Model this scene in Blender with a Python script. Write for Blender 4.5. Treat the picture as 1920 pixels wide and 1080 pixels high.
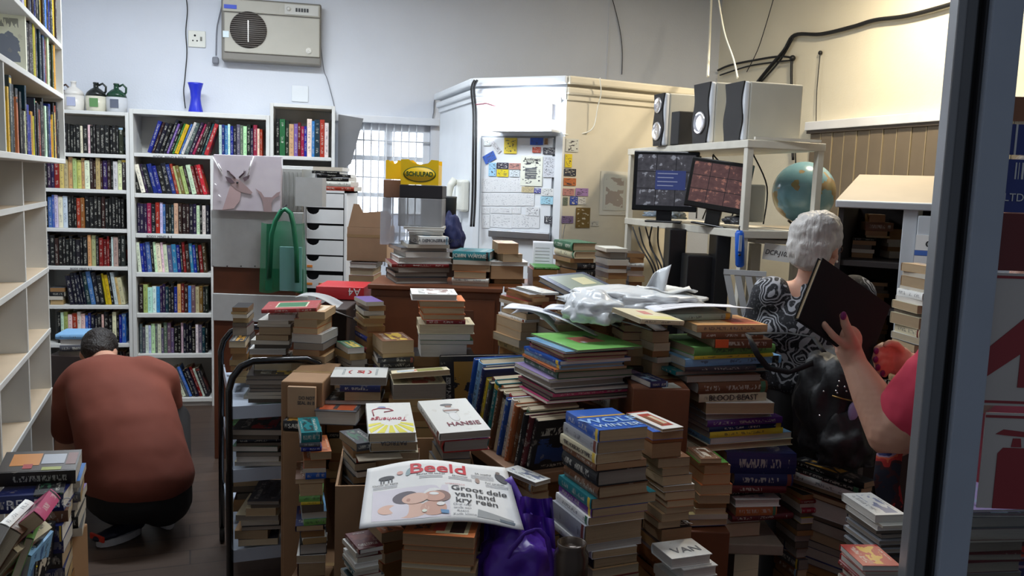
import bpy, bmesh, math, random, re
from mathutils import Vector, Matrix
for _o in list(bpy.data.objects): bpy.data.objects.remove(_o)
sc = bpy.context.scene
COL = sc.collection
# ------------------------------------------------------------------ camera
EYE = Vector((0, 0, 1.55)); FPX = 1600.0
PITCH, ROLL = math.radians(6.78), math.radians(1.95)
_f = Vector((0, math.cos(PITCH), -math.sin(PITCH))); _r = Vector((1, 0, 0)); _u = _r.cross(_f)
CR = (_r * math.cos(ROLL) + _u * math.sin(ROLL)); CU = CR.cross(_f)
cam = bpy.data.cameras.new('camera'); camo = bpy.data.objects.new('camera', cam); COL.objects.link(camo)
camo.matrix_world = Matrix((( CR.x, CU.x, -_f.x, EYE.x), (CR.y, CU.y, -_f.y, EYE.y), (CR.z, CU.z, -_f.z, EYE.z), (0, 0, 0, 1)))
cam.sensor_width = 36; cam.lens = FPX / 1920 * 36; cam.clip_start = 0.02
sc.camera = camo
# ------------------------------------------------------------------ world, view
sc.view_settings.view_transform = 'Standard'; sc.view_settings.look = 'None'
sc.view_settings.exposure = 0.0; sc.view_settings.gamma = 1; sc.view_settings.use_curve_mapping = False
w = bpy.data.worlds.new('world'); sc.world = w; w.use_nodes = True
w.node_tree.nodes['Background'].inputs[0].default_value = (0.75, 0.85, 1.0, 1)
w.node_tree.nodes['Background'].inputs[1].default_value = 0.16
def area(name, loc, size, power, color, rot=(0, 0, 0)):
    l = bpy.data.lights.new(name, 'AREA'); l.shape = 'RECTANGLE'; l.size, l.size_y = size; l.energy = power; l.color = color
    o = bpy.data.objects.new(name, l); o.location = loc; o.rotation_euler = rot; COL.objects.link(o); return o
TUBES = [  # ceiling fluorescent fixtures (above the frame): x, y, length along x, power
    (-1.55, 4.35, 1.2, 62), (0.1, 3.1, 1.2, 27), (0.45, 1.55, 1.2, 3.5)]
for i, (x, y, L, p) in enumerate(TUBES):
    area('tube_light', (x, y, 3.02), (L, .12), p, (0.86, 0.93, 1.0))
area('warm_light', (1.72, 4.35, 3.0), (.18, .18), 40, (1.0, 0.86, 0.64))
area('window_daylight', (-.95, 6.75, 1.75), (1.1, .9), 22, (0.85, 0.93, 1.0), (math.radians(-90), 0, math.radians(12)))
# ------------------------------------------------------------------ projection helpers
def ray(px, py):
    d = _f * FPX + CR * (px - 960) - CU * (py - 540); return d / d.y
def at(px, py, Y): return EYE + ray(px, py) * Y
def on_plane(px, py, P, n):
    d = ray(px, py); return EYE + d * ((P - EYE).dot(n) / d.dot(n))
def proj(p):
    d = Vector(p) - EYE; z = max(.05, d.dot(_f)); return (960 + FPX * d.dot(CR) / z, 540 - FPX * d.dot(CU) / z)
R = math.radians
AB, AD = R(12.04), R(21.05)
UB = Vector((math.cos(AB), math.sin(AB), 0)); NB = Vector((math.sin(AB), -math.cos(AB), 0))      # along / out of the back wall
UD = Vector((-math.sin(AD), math.cos(AD), 0)); ND = Vector((math.cos(AD), math.sin(AD), 0))      # depth direction of the side walls
Z = Vector((0, 0, 1))
# ------------------------------------------------------------------ colours, materials
def lin(c):
    return tuple((v / 255 / 12.92) if v / 255 <= .04045 else ((v / 255 + .055) / 1.055) ** 2.4 for v in c[:3]) + (1,)
MATS = {}
def mat(name, rgb=(200, 200, 200), rough=.6, metal=0, bump=0, bscale=60, var=0, vscale=6, emit=None, estr=0, alpha=1, trans=0, coat=0):
    if name in MATS: return MATS[name]
    m = bpy.data.materials.new(name); m.use_nodes = True; nt = m.node_tree; b = nt.nodes['Principled BSDF']
    b.inputs['Base Color'].default_value = lin(rgb); b.inputs['Roughness'].default_value = rough; b.inputs['Metallic'].default_value = metal
    b.inputs['Coat Weight'].default_value = coat
    tc = nt.nodes.new('ShaderNodeTexCoord')
    n = nt.nodes.new('ShaderNodeTexNoise'); n.inputs['Scale'].default_value = vscale; n.inputs['Detail'].default_value = 5
    nt.links.new(tc.outputs['Object'], n.inputs['Vector'])
    mx = nt.nodes.new('ShaderNodeMix'); mx.data_type = 'RGBA'
    v = var if var else .06
    mx.inputs['A'].default_value = lin(tuple(max(0, c * (1 - v)) for c in rgb)); mx.inputs['B'].default_value = lin(tuple(min(255, c * (1 + v)) for c in rgb))
    nt.links.new(n.outputs['Fac'], mx.inputs['Factor']); nt.links.new(mx.outputs['Result'], b.inputs['Base Color'])
    if bump:
        n2 = nt.nodes.new('ShaderNodeTexNoise'); n2.inputs['Scale'].default_value = bscale
        nt.links.new(tc.outputs['Object'], n2.inputs['Vector'])
        bp = nt.nodes.new('ShaderNodeBump'); bp.inputs['Strength'].default_value = bump; bp.inputs['Distance'].default_value = .01
        nt.links.new(n2.outputs['Fac'], bp.inputs['Height']); nt.links.new(bp.outputs['Normal'], b.inputs['Normal'])
    if emit: b.inputs['Emission Color'].default_value = lin(emit); b.inputs['Emission Strength'].default_value = estr
    if alpha < 1: b.inputs['Alpha'].default_value = alpha
    if trans: b.inputs['Transmission Weight'].default_value = trans; b.inputs['IOR'].default_value = 1.45
    MATS[name] = m; return m
def N(nt, t, **k):
    n = nt.nodes.new(t)
    for a, v in k.items(): setattr(n, a, v)
    return n
def math_(nt, op, a, b=None, c=None):
    n = nt.nodes.new('ShaderNodeMath'); n.operation = op
    for i, v in enumerate((a, b, c)):
        if v is None: continue
        if isinstance(v, (int, float)): n.inputs[i].default_value = v
        else: nt.links.new(v, n.inputs[i])
    return n.outputs[0]
def band(nt, v, lo, hi): return math_(nt, 'MULTIPLY', math_(nt, 'GREATER_THAN', v, lo), math_(nt, 'LESS_THAN', v, hi))
def mixc(nt, f, a, b):
    n = nt.nodes.new('ShaderNodeMix'); n.data_type = 'RGBA'
    for k, v in (('Factor', f), ('A', a), ('B', b)):
        if isinstance(v, (int, float)): n.inputs[k].default_value = v
        elif isinstance(v, tuple): n.inputs[k].default_value = v
        else: nt.links.new(v, n.inputs[k])
    return n.outputs['Result']
def comb(nt, x, y, z):
    n = nt.nodes.new('ShaderNodeCombineXYZ')
    for i, v in enumerate((x, y, z)):
        if isinstance(v, (int, float)): n.inputs[i].default_value = v
        else: nt.links.new(v, n.inputs[i])
    return n.outputs[0]
def noise(nt, vec, scale=1, detail=1):
    n = nt.nodes.new('ShaderNodeTexNoise'); n.inputs['Scale'].default_value = scale; n.inputs['Detail'].default_value = detail
    nt.links.new(vec, n.inputs['Vector']); return n.outputs['Fac']
def cover_material(name, rough, art=True):
    """Printed book cover: the object's own colour, letter-like marks on spine and front, a blotchy picture."""
    m = bpy.data.materials.new(name); m.use_nodes = True; nt = m.node_tree; b = nt.nodes['Principled BSDF']
    b.inputs['Roughness'].default_value = rough
    tc = N(nt, 'ShaderNodeTexCoord'); oi = N(nt, 'ShaderNodeObjectInfo')
    g = N(nt, 'ShaderNodeSeparateXYZ'); nt.links.new(tc.outputs['Generated'], g.inputs[0])
    nn = N(nt, 'ShaderNodeSeparateXYZ'); nt.links.new(tc.outputs['Normal'], nn.inputs[0])
    gx, gy, gz = g.outputs; rnd = math_(nt, 'MULTIPLY', oi.outputs['Random'], 91.7)
    base = oi.outputs['Color']
    bw = N(nt, 'ShaderNodeRGBToBW'); nt.links.new(base, bw.inputs[0])
    light = math_(nt, 'GREATER_THAN', bw.outputs[0], .22)
    ink = mixc(nt, light, (.62, .6, .52, 1), (.03, .03, .05, 1))
    cr = N(nt, 'ShaderNodeValToRGB'); cr.color_ramp.interpolation = 'CONSTANT'
    cols = [(190, 40, 35), (235, 225, 205), (40, 70, 130), (200, 150, 60), (30, 30, 32), (70, 120, 90), (225, 190, 70), (120, 60, 50), (150, 180, 200)]
    e = cr.color_ramp.elements; e[0].position = 0; e[0].color = lin(cols[0]); e[1].position = 1 / 9; e[1].color = lin(cols[1])
    for i in range(2, 9):
        k = e.new(i / 9); k.color = lin(cols[i])
    nt.links.new(oi.outputs['Random'], cr.inputs[0])
    spine = math_(nt, 'LESS_THAN', nn.outputs[1], -.5); flat = math_(nt, 'GREATER_THAN', math_(nt, 'ABSOLUTE', nn.outputs[2]), .5)
    # spine lettering
    t1 = noise(nt, comb(nt, math_(nt, 'MULTIPLY', gx, 42), math_(nt, 'MULTIPLY', gz, 2.5), rnd))
    t2 = noise(nt, comb(nt, math_(nt, 'MULTIPLY', gx, 4.5), 0, rnd))
    st = math_(nt, 'MULTIPLY', math_(nt, 'GREATER_THAN', t1, .5), math_(nt, 'GREATER_THAN', t2, .47))
    st = math_(nt, 'MULTIPLY', st, math_(nt, 'MULTIPLY', band(nt, gx, .08, .9), band(nt, gz, .3, .72)))
    st = math_(nt, 'MULTIPLY', st, spine)
    # front title
    f1 = noise(nt, comb(nt, math_(nt, 'MULTIPLY', gx, 9), math_(nt, 'MULTIPLY', gy, 26), rnd))
    ft = math_(nt, 'MULTIPLY', math_(nt, 'GREATER_THAN', f1, .5), math_(nt, 'MULTIPLY', band(nt, gx, .70, .84), band(nt, gy, .12, .88)))
    ft2 = math_(nt, 'MULTIPLY', math_(nt, 'GREATER_THAN', noise(nt, comb(nt, math_(nt, 'MULTIPLY', gx, 30), math_(nt, 'MULTIPLY', gy, 40), rnd)), .5), math_(nt, 'MULTIPLY', band(nt, gx, .07, .12), band(nt, gy, .25, .75)))
    ft = math_(nt, 'MULTIPLY', math_(nt, 'MAXIMUM', ft, ft2), flat)
    art_ = noise(nt, comb(nt, math_(nt, 'MULTIPLY', gx, 4), math_(nt, 'MULTIPLY', gy, 3), rnd), 1, 4)
    am = math_(nt, 'MULTIPLY', math_(nt, 'MULTIPLY', math_(nt, 'GREATER_THAN', art_, .5), band(nt, gx, .16, .64)), math_(nt, 'MULTIPLY', band(nt, gy, .1, .92), flat))
    stripe = math_(nt, 'MULTIPLY', math_(nt, 'MULTIPLY', band(nt, gx, .9, .97), spine), math_(nt, 'GREATER_THAN', oi.outputs['Random'], .5))
    c = mixc(nt, math_(nt, 'MULTIPLY', am, .75), base, cr.outputs[0]) if art else base
    c = mixc(nt, stripe, c, cr.outputs[0])
    c = mixc(nt, math_(nt, 'MULTIPLY', math_(nt, 'MAXIMUM', st, ft) if art else st, .6), c, ink)
    wear = noise(nt, tc.outputs['Object'], 35, 4)
    c = mixc(nt, math_(nt, 'MULTIPLY', math_(nt, 'GREATER_THAN', wear, .66), .25), c, (.5, .45, .38, 1))
    nt.links.new(c, b.inputs['Base Color'])
    return m
def page_material():
    m = bpy.data.materials.new('book_pages'); m.use_nodes = True; nt = m.node_tree; b = nt.nodes['Principled BSDF']
    b.inputs['Roughness'].default_value = .85
    tc = N(nt, 'ShaderNodeTexCoord'); oi = N(nt, 'ShaderNodeObjectInfo')
    s = N(nt, 'ShaderNodeSeparateXYZ'); nt.links.new(tc.outputs['Object'], s.inputs[0])
    n1 = noise(nt, comb(nt, math_(nt, 'MULTIPLY', s.outputs[0], 4), math_(nt, 'MULTIPLY', s.outputs[1], 4), math_(nt, 'MULTIPLY', s.outputs[2], 900)), 1, 2)
    n2 = noise(nt, comb(nt, math_(nt, 'MULTIPLY', s.outputs[0], 14), math_(nt, 'MULTIPLY', s.outputs[1], 14), math_(nt, 'MULTIPLY', s.outputs[2], 60)), 1, 3)
    f = math_(nt, 'MULTIPLY', math_(nt, 'ADD', math_(nt, 'MULTIPLY', n1, .8), math_(nt, 'MULTIPLY', n2, .5)), .75)
    c = mixc(nt, f, oi.outputs['Color'], (.12, .07, .035, 1)); c2 = mixc(nt, .55, c, oi.outputs['Color'])
    nt.links.new(c2, b.inputs['Base Color'])
    bp = N(nt, 'ShaderNodeBump'); bp.inputs['Strength'].default_value = .35; bp.inputs['Distance'].default_value = .002
    nt.links.new(n1, bp.inputs['Height']); nt.links.new(bp.outputs['Normal'], b.inputs['Normal'])
    return m
M_COVER = cover_material('printed_cover', .42); M_GLOSS = cover_material('glossy_cover', .22); M_CLOTH = cover_material('cloth_cover', .7, False)
M_PAGES = page_material()
def shelf_book_material():
    m = bpy.data.materials.new('shelved_spines'); m.use_nodes = True; nt = m.node_tree; b = nt.nodes['Principled BSDF']
    b.inputs['Roughness'].default_value = .4
    a = N(nt, 'ShaderNodeVertexColor'); a.layer_name = 'Col'; uv = N(nt, 'ShaderNodeUVMap')
    s = N(nt, 'ShaderNodeSeparateXYZ'); nt.links.new(uv.outputs[0], s.inputs[0])
    u, v = s.outputs[0], s.outputs[1]; fr = math_(nt, 'FRACT', v); fu = math_(nt, 'FRACT', u)
    t1 = noise(nt, comb(nt, math_(nt, 'MULTIPLY', u, 40), math_(nt, 'MULTIPLY', v, 2.5), 0))
    t2 = noise(nt, comb(nt, math_(nt, 'MULTIPLY', u, 4.5), math_(nt, 'FLOOR', v), 3))
    st = math_(nt, 'MULTIPLY', math_(nt, 'MULTIPLY', math_(nt, 'GREATER_THAN', t1, .5), math_(nt, 'GREATER_THAN', t2, .48)), math_(nt, 'MULTIPLY', band(nt, fr, .28, .74), band(nt, fu, .08, .9)))
    bw = N(nt, 'ShaderNodeRGBToBW'); nt.links.new(a.outputs[0], bw.inputs[0])
    ink = mixc(nt, math_(nt, 'GREATER_THAN', bw.outputs[0], .2), (.6, .58, .5, 1), (.03, .03, .05, 1))
    nt.links.new(mixc(nt, math_(nt, 'MULTIPLY', st, .5), a.outputs[0], ink), b.inputs['Base Color'])
    return m
# ------------------------------------------------------------------ mesh builder
def basis(ex, ey, ez, o=(0, 0, 0)):
    ex, ey, ez, o = Vector(ex), Vector(ey), Vector(ez), Vector(o)
    return Matrix(((ex.x, ey.x, ez.x, o.x), (ex.y, ey.y, ez.y, o.y), (ex.z, ey.z, ez.z, o.z), (0, 0, 0, 1)))
class MB:
    def __init__(s): s.bm = bmesh.new(); s.mats = []
    def mi(s, m):
        if m is None: return 0
        if m not in s.mats: s.mats.append(m)
        return s.mats.index(m)
    def faces(s, vs, fs, m=None, M=None, smooth=False):
        vv = [s.bm.verts.new((M @ Vector(v)) if M else v) for v in vs]; k = s.mi(m)
        for f in fs:
            try:
                fc = s.bm.faces.new([vv[i] for i in f]); fc.material_index = k; fc.smooth = smooth
            except ValueError: pass
        return s
    def box(s, lo, hi, m=None, M=None, bevel=0):
        x0, y0, z0 = lo; x1, y1, z1 = hi
        if bevel <= 0:
            vs = [(x0, y0, z0), (x1, y0, z0), (x1, y1, z0), (x0, y1, z0), (x0, y0, z1), (x1, y0, z1), (x1, y1, z1), (x0, y1, z1)]
            return s.faces(vs, [(3, 2, 1, 0), (4, 5, 6, 7), (0, 1, 5, 4), (1, 2, 6, 5), (2, 3, 7, 6), (3, 0, 4, 7)], m, M)
        b = min(bevel, (x1 - x0) * .49, (y1 - y0) * .49, (z1 - z0) * .49)
        t = bmesh.new(); bmesh.ops.create_cube(t, size=1)
        for v in t.verts: v.co = Vector(((x0 + x1) / 2 + v.co.x * (x1 - x0), (y0 + y1) / 2 + v.co.y * (y1 - y0), (z0 + z1) / 2 + v.co.z * (z1 - z0)))
        bmesh.ops.bevel(t, geom=list(t.edges), offset=b, segments=2, affect='EDGES', profile=.5)
        t.verts.index_update()
        s.faces([v.co.copy() for v in t.verts], [[v.index for v in f.verts] for f in t.faces], m, M); t.free(); return s
    def prism(s, poly, z0, z1, m=None, M=None):
        n = len(poly); vs = [(x, y, z0) for x, y in poly] + [(x, y, z1) for x, y in poly]
        return s.faces(vs, [tuple(reversed(range(n))), tuple(range(n, 2 * n))] + [(i, (i + 1) % n, n + (i + 1) % n, n + i) for i in range(n)], m, M)
    def tube(s, pts, r, m=None, M=None, seg=8, closed=False):
        pts = [Vector(p) for p in pts]; n = len(pts); rr = r if isinstance(r, (list, tuple)) else [r] * n
        vs = []; up = None
        for i, p in enumerate(pts):
            d = (pts[(i + 1) % n] - pts[i - 1]) if closed else (pts[min(i + 1, n - 1)] - pts[max(i - 1, 0)])
            if d.length < 1e-9: d = Vector((0, 0, 1))
            d.normalize()
            if up is None: up = Vector((0, 0, 1)) if abs(d.z) < .9 else Vector((1, 0, 0))
            a = d.cross(up).normalized(); bb = a.cross(d).normalized(); up = bb
            for k in range(seg):
                t = 2 * math.pi * k / seg; vs.append(p + (a * math.cos(t) + bb * math.sin(t)) * rr[i])
        fs = []
        for i in range(n if closed else n - 1):
            j = (i + 1) % n
            for k in range(seg): fs.append((i * seg + k, i * seg + (k + 1) % seg, j * seg + (k + 1) % seg, j * seg + k))
        if not closed: fs += [tuple(reversed(range(seg))), tuple(range((n - 1) * seg, n * seg))]
        return s.faces(vs, fs, m, M, True)
    def lathe(s, prof, m=None, M=None, seg=24, mats=None, sx=1, sy=1):
        vs = []; n = len(prof)
        for r, z in prof:
            for k in range(seg):
                t = 2 * math.pi * k / seg; vs.append((r * math.cos(t) * sx, r * math.sin(t) * sy, z))
        for i in range(n - 1):
            s2 = [(i * seg + k, i * seg + (k + 1) % seg, (i + 1) * seg + (k + 1) % seg, (i + 1) * seg + k) for k in range(seg)]
            mm = mats[i] if mats else m
            if i == 0:
                base = [s.bm.verts.new((M @ Vector(v)) if M else v) for v in vs]
            for f in s2:
                fc = s.bm.faces.new([base[q] for q in f]); fc.material_index = s.mi(mm); fc.smooth = True
        for idx, mm in ((tuple(reversed(range(seg))), mats[0] if mats else m), (tuple(range((n - 1) * seg, n * seg)), mats[-1] if mats else m)):
            if prof[0 if idx[0] == seg - 1 else n - 1][0] > 1e-5:
                fc = s.bm.faces.new([base[q] for q in idx]); fc.material_index = s.mi(mm)
        return s
    def ball(s, c, r, m=None, M=None, seg=16, rot=None):
        rx, ry, rz = r if isinstance(r, (tuple, list)) else (r, r, r)
        t = bmesh.new(); bmesh.ops.create_uvsphere(t, u_segments=seg, v_segments=max(6, seg // 2), radius=1)
        q = rot or Matrix.Identity(3)
        for v in t.verts: v.co = Vector(c) + q @ Vector((v.co.x * rx, v.co.y * ry, v.co.z * rz))
        t.verts.index_update(); s.faces([v.co.copy() for v in t.verts], [[v.index for v in f.verts] for f in t.faces], m, M, True); t.free(); return s
    def grid(s, fn, nu, nv, m=None, M=None, smooth=True):
        vs = [fn(i / nu, j / nv) for j in range(nv + 1) for i in range(nu + 1)]
        fs = [(j * (nu + 1) + i, j * (nu + 1) + i + 1, (j + 1) * (nu + 1) + i + 1, (j + 1) * (nu + 1) + i) for j in range(nv) for i in range(nu)]
        return s.faces(vs, fs, m, M, smooth)
    def mesh(s, name):
        bmesh.ops.recalc_face_normals(s.bm, faces=list(s.bm.faces))
        me = bpy.data.meshes.new(name); s.bm.to_mesh(me); s.bm.free()
        for m in s.mats: me.materials.append(m)
        return me
    def obj(s, name, parent=None, M=None, **tags):
        o = bpy.data.objects.new(name, s.mesh(name)); COL.objects.link(o)
        if parent: o.parent = parent
        if M is not None: o.matrix_local = M
        tag(o, **tags); return o
def tag(o, label=None, cat=None, group=None, kind=None, color=None):
    if label: o['label'] = label
    if cat: o['category'] = cat
    if group: o['group'] = group
    if kind: o['kind'] = kind
    if color: o.color = color
    return o
def empty(name, M=None, **tags):
    o = bpy.data.objects.new(name, None); COL.objects.link(o); o.empty_display_size = .05
    if M is not None: o.matrix_world = M
    return tag(o, **tags)
def solid(o, t, off=0):
    m = o.modifiers.new('thickness', 'SOLIDIFY'); m.thickness = t; m.offset = off; return o
def subs(o, n=1):
    m = o.modifiers.new('smooth', 'SUBSURF'); m.levels = m.render_levels = n; return o
def text(name, s, size, m, parent=None, M=None, ext=.0004, bold=0, shear=0, align='CENTER', sx=1, **tags):
    cu = bpy.data.curves.new(name, 'FONT'); cu.body = s; cu.size = size; cu.extrude = ext; cu.offset = bold * size; cu.shear = shear
    cu.align_x = align; cu.align_y = 'CENTER'; cu.resolution_u = 3
    t = bpy.data.objects.new('tmp', cu); COL.objects.link(t)
    dg = bpy.context.evaluated_depsgraph_get(); me = bpy.data.meshes.new_from_object(t.evaluated_get(dg)); bpy.data.objects.remove(t)
    if sx != 1:
        for v in me.vertices: v.co.x *= sx
    me.materials.clear(); me.materials.append(m); me.name = name
    o = bpy.data.objects.new(name, me); COL.objects.link(o)
    if parent: o.parent = parent
    if M is not None: o.matrix_local = M
    tag(o, **tags); return o
def TR(x, y, z, rx=0, ry=0, rz=0): return Matrix.Translation((x, y, z)) @ Matrix.Rotation(R(rz), 4, 'Z') @ Matrix.Rotation(R(ry), 4, 'Y') @ Matrix.Rotation(R(rx), 4, 'X')
def wire(name, pix, r, m, **tags):
    """pix: list of world points; smooth cable through them"""
    P = [Vector(p) for p in pix]; out = []
    for i in range(len(P) - 1):
        p0 = P[max(i - 1, 0)]; p1 = P[i]; p2 = P[i + 1]; p3 = P[min(i + 2, len(P) - 1)]
        for k in range(6):
            t = k / 6
            out.append(.5 * ((2 * p1) + (p2 - p0) * t + (2 * p0 - 5 * p1 + 4 * p2 - p3) * t * t + (3 * p1 - p0 - 3 * p2 + p3) * t ** 3))
    out.append(P[-1])
    b = MB(); b.tube(out, r, m, seg=6); return b.obj(name, **tags)
# ------------------------------------------------------------------ room
def wallmat(name, rgb):
    m = mat(name, rgb, .75, bump=.08, bscale=90, var=.05, vscale=1.5); return m
W_WHITE = wallmat('painted_wall', (214, 218, 226)); W_CREAM = wallmat('cream_wall', (226, 218, 196))
def floor_mat():
    m = bpy.data.materials.new('laminate_floor'); m.use_nodes = True; nt = m.node_tree; b = nt.nodes['Principled BSDF']; b.inputs['Roughness'].default_value = .45
    tc = N(nt, 'ShaderNodeTexCoord'); mp = N(nt, 'ShaderNodeMapping'); mp.inputs['Rotation'].default_value = (0, 0, R(-21)); nt.links.new(tc.outputs['Object'], mp.inputs[0])
    br = N(nt, 'ShaderNodeTexBrick'); br.inputs['Color1'].default_value = lin((84, 66, 54)); br.inputs['Color2'].default_value = lin((70, 55, 45)); br.inputs['Mortar'].default_value = lin((35, 26, 22))
    br.inputs['Scale'].default_value = 1; br.inputs['Mortar Size'].default_value = .003; br.inputs['Brick Width'].default_value = 1.2; br.inputs['Row Height'].default_value = .14
    nt.links.new(mp.outputs[0], br.inputs['Vector'])
    s = N(nt, 'ShaderNodeMapping'); s.inputs['Scale'].default_value = (2, 30, 1); nt.links.new(mp.outputs[0], s.inputs[0])
    n = noise(nt, s.outputs[0], 1, 5); nt.links.new(mixc(nt, math_(nt, 'MULTIPLY', n, .6), br.outputs[0], lin((40, 30, 26))), b.inputs['Base Color'])
    return m
B0 = at(320, 400, 5.86); B0.z = 0                       # a point of the back wall
def wall_pt(px, py): return on_plane(px, py, B0, NB)
corner = wall_pt(1336, 300); corner.z = 0
def s_of(p): return (p - B0).dot(UB)
MBW = basis(UB, -NB, Z, B0)                             # local: x along wall, y into the wall, z up
CEIL = 3.12
wl = s_of(wall_pt(640, 300)); wr = s_of(wall_pt(806, 300)); wt = wall_pt(720, 232).z; wb = .95
_LP = at(85, 320, 4.2); _q = _LP - ND * .31 - B0; sL = (_q - UD * (_q.dot(NB) / UD.dot(NB))).dot(UB); sR = s_of(corner)
b = MB()
for lo, hi in (((sL, 0, 0), (wl, .2, CEIL)), ((wr, 0, 0), (sR + .2, .2, CEIL)), ((wl, 0, wt), (wr, .2, CEIL)), ((wl, 0, 0), (wr, .2, wb))): b.box(lo, hi, W_WHITE, MBW)
b.obj('wall_back', kind='structure')
MRW = basis(UD, ND, Z, corner)                          # right wall: x into depth, y outward (right)
b = MB(); b.box((-6.6, 0, 0), (0, .2, CEIL), W_CREAM, MRW).obj('wall_right', kind='structure')
lc = B0 + UB * sL; MLW = basis(UD, -ND, Z, lc)
b = MB(); b.box((-5.5, 0, 0), (.2, .2, CEIL), W_WHITE, MLW).obj('wall_left', kind='structure')
b = MB(); b.box((-4.2, -1.2, -.1), (4.4, 7.6, 0), floor_mat()).obj('floor', kind='structure')
b = MB(); b.box((-4.2, .9, CEIL), (4.4, 7.6, CEIL + .1), mat('ceiling_paint', (225, 225, 222), .8)).obj('ceiling', kind='structure')
# the rest of the bulkhead: grey paint seam on the back wall
b = MB(); p = s_of(wall_pt(1140, 80)); b.box((p - .004, -.006, 1.7), (p + .004, .001, CEIL), W_WHITE, MBW).obj('trim_1', kind='structure')
# ceiling fixtures for the lamps overhead
for x, y, L, p in TUBES:
    t = empty('ceiling_light', TR(x, y, CEIL), label='white fluorescent batten on the ceiling', cat='light', group='ceiling battens')
    MB().box((-L / 2 - .03, -.08, -.05), (L / 2 + .03, .08, -.001), mat('batten_white', (235, 235, 232), .4), bevel=.01).obj('housing', t)
# window with burglar bars
wf = mat('window_frame_white', (226, 228, 232), .5); outm = mat('outside_glow', (255, 255, 255), emit=(232, 240, 255), estr=3.2)
t = empty('window_1', MBW, kind='structure')
b = MB(); ww, wh = wr - wl, wt - wb
for lo, hi in (((wl, .02, wt - .05), (wr, .1, wt)), ((wl, .02, wb), (wr, .1, wb + .05)), ((wl, .02, wb), (wl + .05, .1, wt)), ((wr - .05, .02, wb), (wr, .1, wt)),
               ((wl + .30, .03, wb), (wl + .36, .09, wt)), ((wl, .03, wt - .26), (wr, .08, wt - .225)), ((wl, .03, wt - .52), (wr, .08, wt - .49)), ((wl, .03, wt - .8), (wr, .08, wt - .77))): b.box(lo, hi, wf, bevel=.004)
b.obj('window_frame', t)
b = MB()
for i in range(9):
    x = wl + .1 + i * (ww - .2) / 8; b.tube([(x, .0, wb), (x, .0, wt)], .006, wf, seg=6)
for z in (wt - .12, wt - .38, wt - .64): b.tube([(wl, .0, z), (wr, .0, z)], .006, wf, seg=6)
b.obj('burglar_bars', t)
MB().box((wl, .055, wb), (wr, .06, wt), mat('window_glass', (240, 245, 250), .05, trans=1)).obj('glass', t)
# sky brightness and hazy trees behind the window
m = bpy.data.materials.new('bright_yard'); m.use_nodes = True; nt = m.node_tree; bb = nt.nodes['Principled BSDF']
tc = N(nt, 'ShaderNodeTexCoord'); c = mixc(nt, math_(nt, 'GREATER_THAN', noise(nt, tc.outputs['Object'], 5, 6), .56), lin((235, 242, 255)), lin((120, 140, 150)))
nt.links.new(c, bb.inputs['Base Color']); nt.links.new(c, bb.inputs['Emission Color']); bb.inputs['Emission Strength'].default_value = .95
MB().box((wl - .8, .9, .2), (wr + .8, .95, 3), m, MBW).obj('backdrop_yard', kind='structure')
# lintel ledge above the window
MB().box((wl - .08, -.05, wt), (wr + .06, .0, wt + .05), wf, MBW, bevel=.005).obj('trim_2', kind='structure')
# steel shutter leaf standing open at the left of the window
a = wall_pt(634, 232); bq = wall_pt(664, 240)
sh = MB(); sx0 = s_of(a); sh.faces([(sx0, -.16, 2.0), (sx0 + .17, -.16, 1.98), (sx0 + .09, -.16, 1.67), (sx0, -.16, 1.60), (sx0, -.14, 2.0), (sx0 + .17, -.14, 1.98), (sx0 + .09, -.14, 1.67), (sx0, -.14, 1.60)],
    [(0, 1, 2, 3), (7, 6, 5, 4), (0, 4, 5, 1), (1, 5, 6, 2), (2, 6, 7, 3), (3, 7, 4, 0)], mat('shutter_grey', (118, 118, 120), .6), MBW)
sh.obj('window_shutter', label='dark grey tapered board hanging between the small top bookcase and the window', cat='shutter')
# ------------------------------------------------------------------ booth (partition cubicle)
K = [at(823, 300, 6.13), at(890, 300, 5.2), at(1058, 300, 4.94), at(1290, 300, 5.35)]
for k in K: k.z = 0
BT = 2.17; bw_ = mat('booth_white', (222, 226, 230), .55, var=.03); bc_ = mat('booth_cream', (214, 206, 186), .6, var=.04)
b = MB()
for i, mm in ((0, bw_), (1, bw_), (2, bc_)):
    p, q = K[i], K[i + 1]; u = (q - p); L = u.length; u.normalize(); n = Vector((u.y, -u.x, 0))
    b.box((0, 0, 0), (L, .05, BT), mm, basis(u, -n, Z, p))
b.obj('partition_booth', label='angled white and cream partition booth in the back corner with moulded cornice', cat='partition', kind='structure')
b = MB()
for i, mm in ((0, bw_), (1, bw_), (2, bc_)):
    p, q = K[i], K[i + 1]; u = (q - p); L = u.length; u.normalize(); n = Vector((u.y, -u.x, 0)); M_ = basis(u, -n, Z, p)
    b.box((-.012, -.045, BT - .035), (L + .012, .06, BT + .01), mm, M_, bevel=.01); b.box((-.01, -.03, BT - .09), (L + .01, .05, BT - .05), mm, M_, bevel=.012); b.box((0, -.012, BT - .12), (L, .05, BT - .09), mm, M_)
b.obj('trim_3', kind='structure')
u1 = (K[2] - K[1]).normalized(); n1 = Vector((u1.y, -u1.x, 0)); MF = basis(u1, -n1, Z, K[1])          # front face of the booth
u2 = (K[3] - K[2]).normalized(); n2 = Vector((u2.y, -u2.x, 0)); MR_ = basis(u2, -n2, Z, K[2])
u0 = (K[1] - K[0]).normalized(); n0 = Vector((u0.y, -u0.x, 0)); ML_ = basis(u0, -n0, Z, K[0])
def loc_on(M_, px, py, off=0):
    o = M_.translation.copy(); n = M_.to_3x3() @ Vector((0, -1, 0)); p = on_plane(px, py, o + n * off, n); q = M_.inverted() @ p; return q
d0 = loc_on(MF, 904, 255); d1 = loc_on(MF, 1046, 255)
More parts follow.
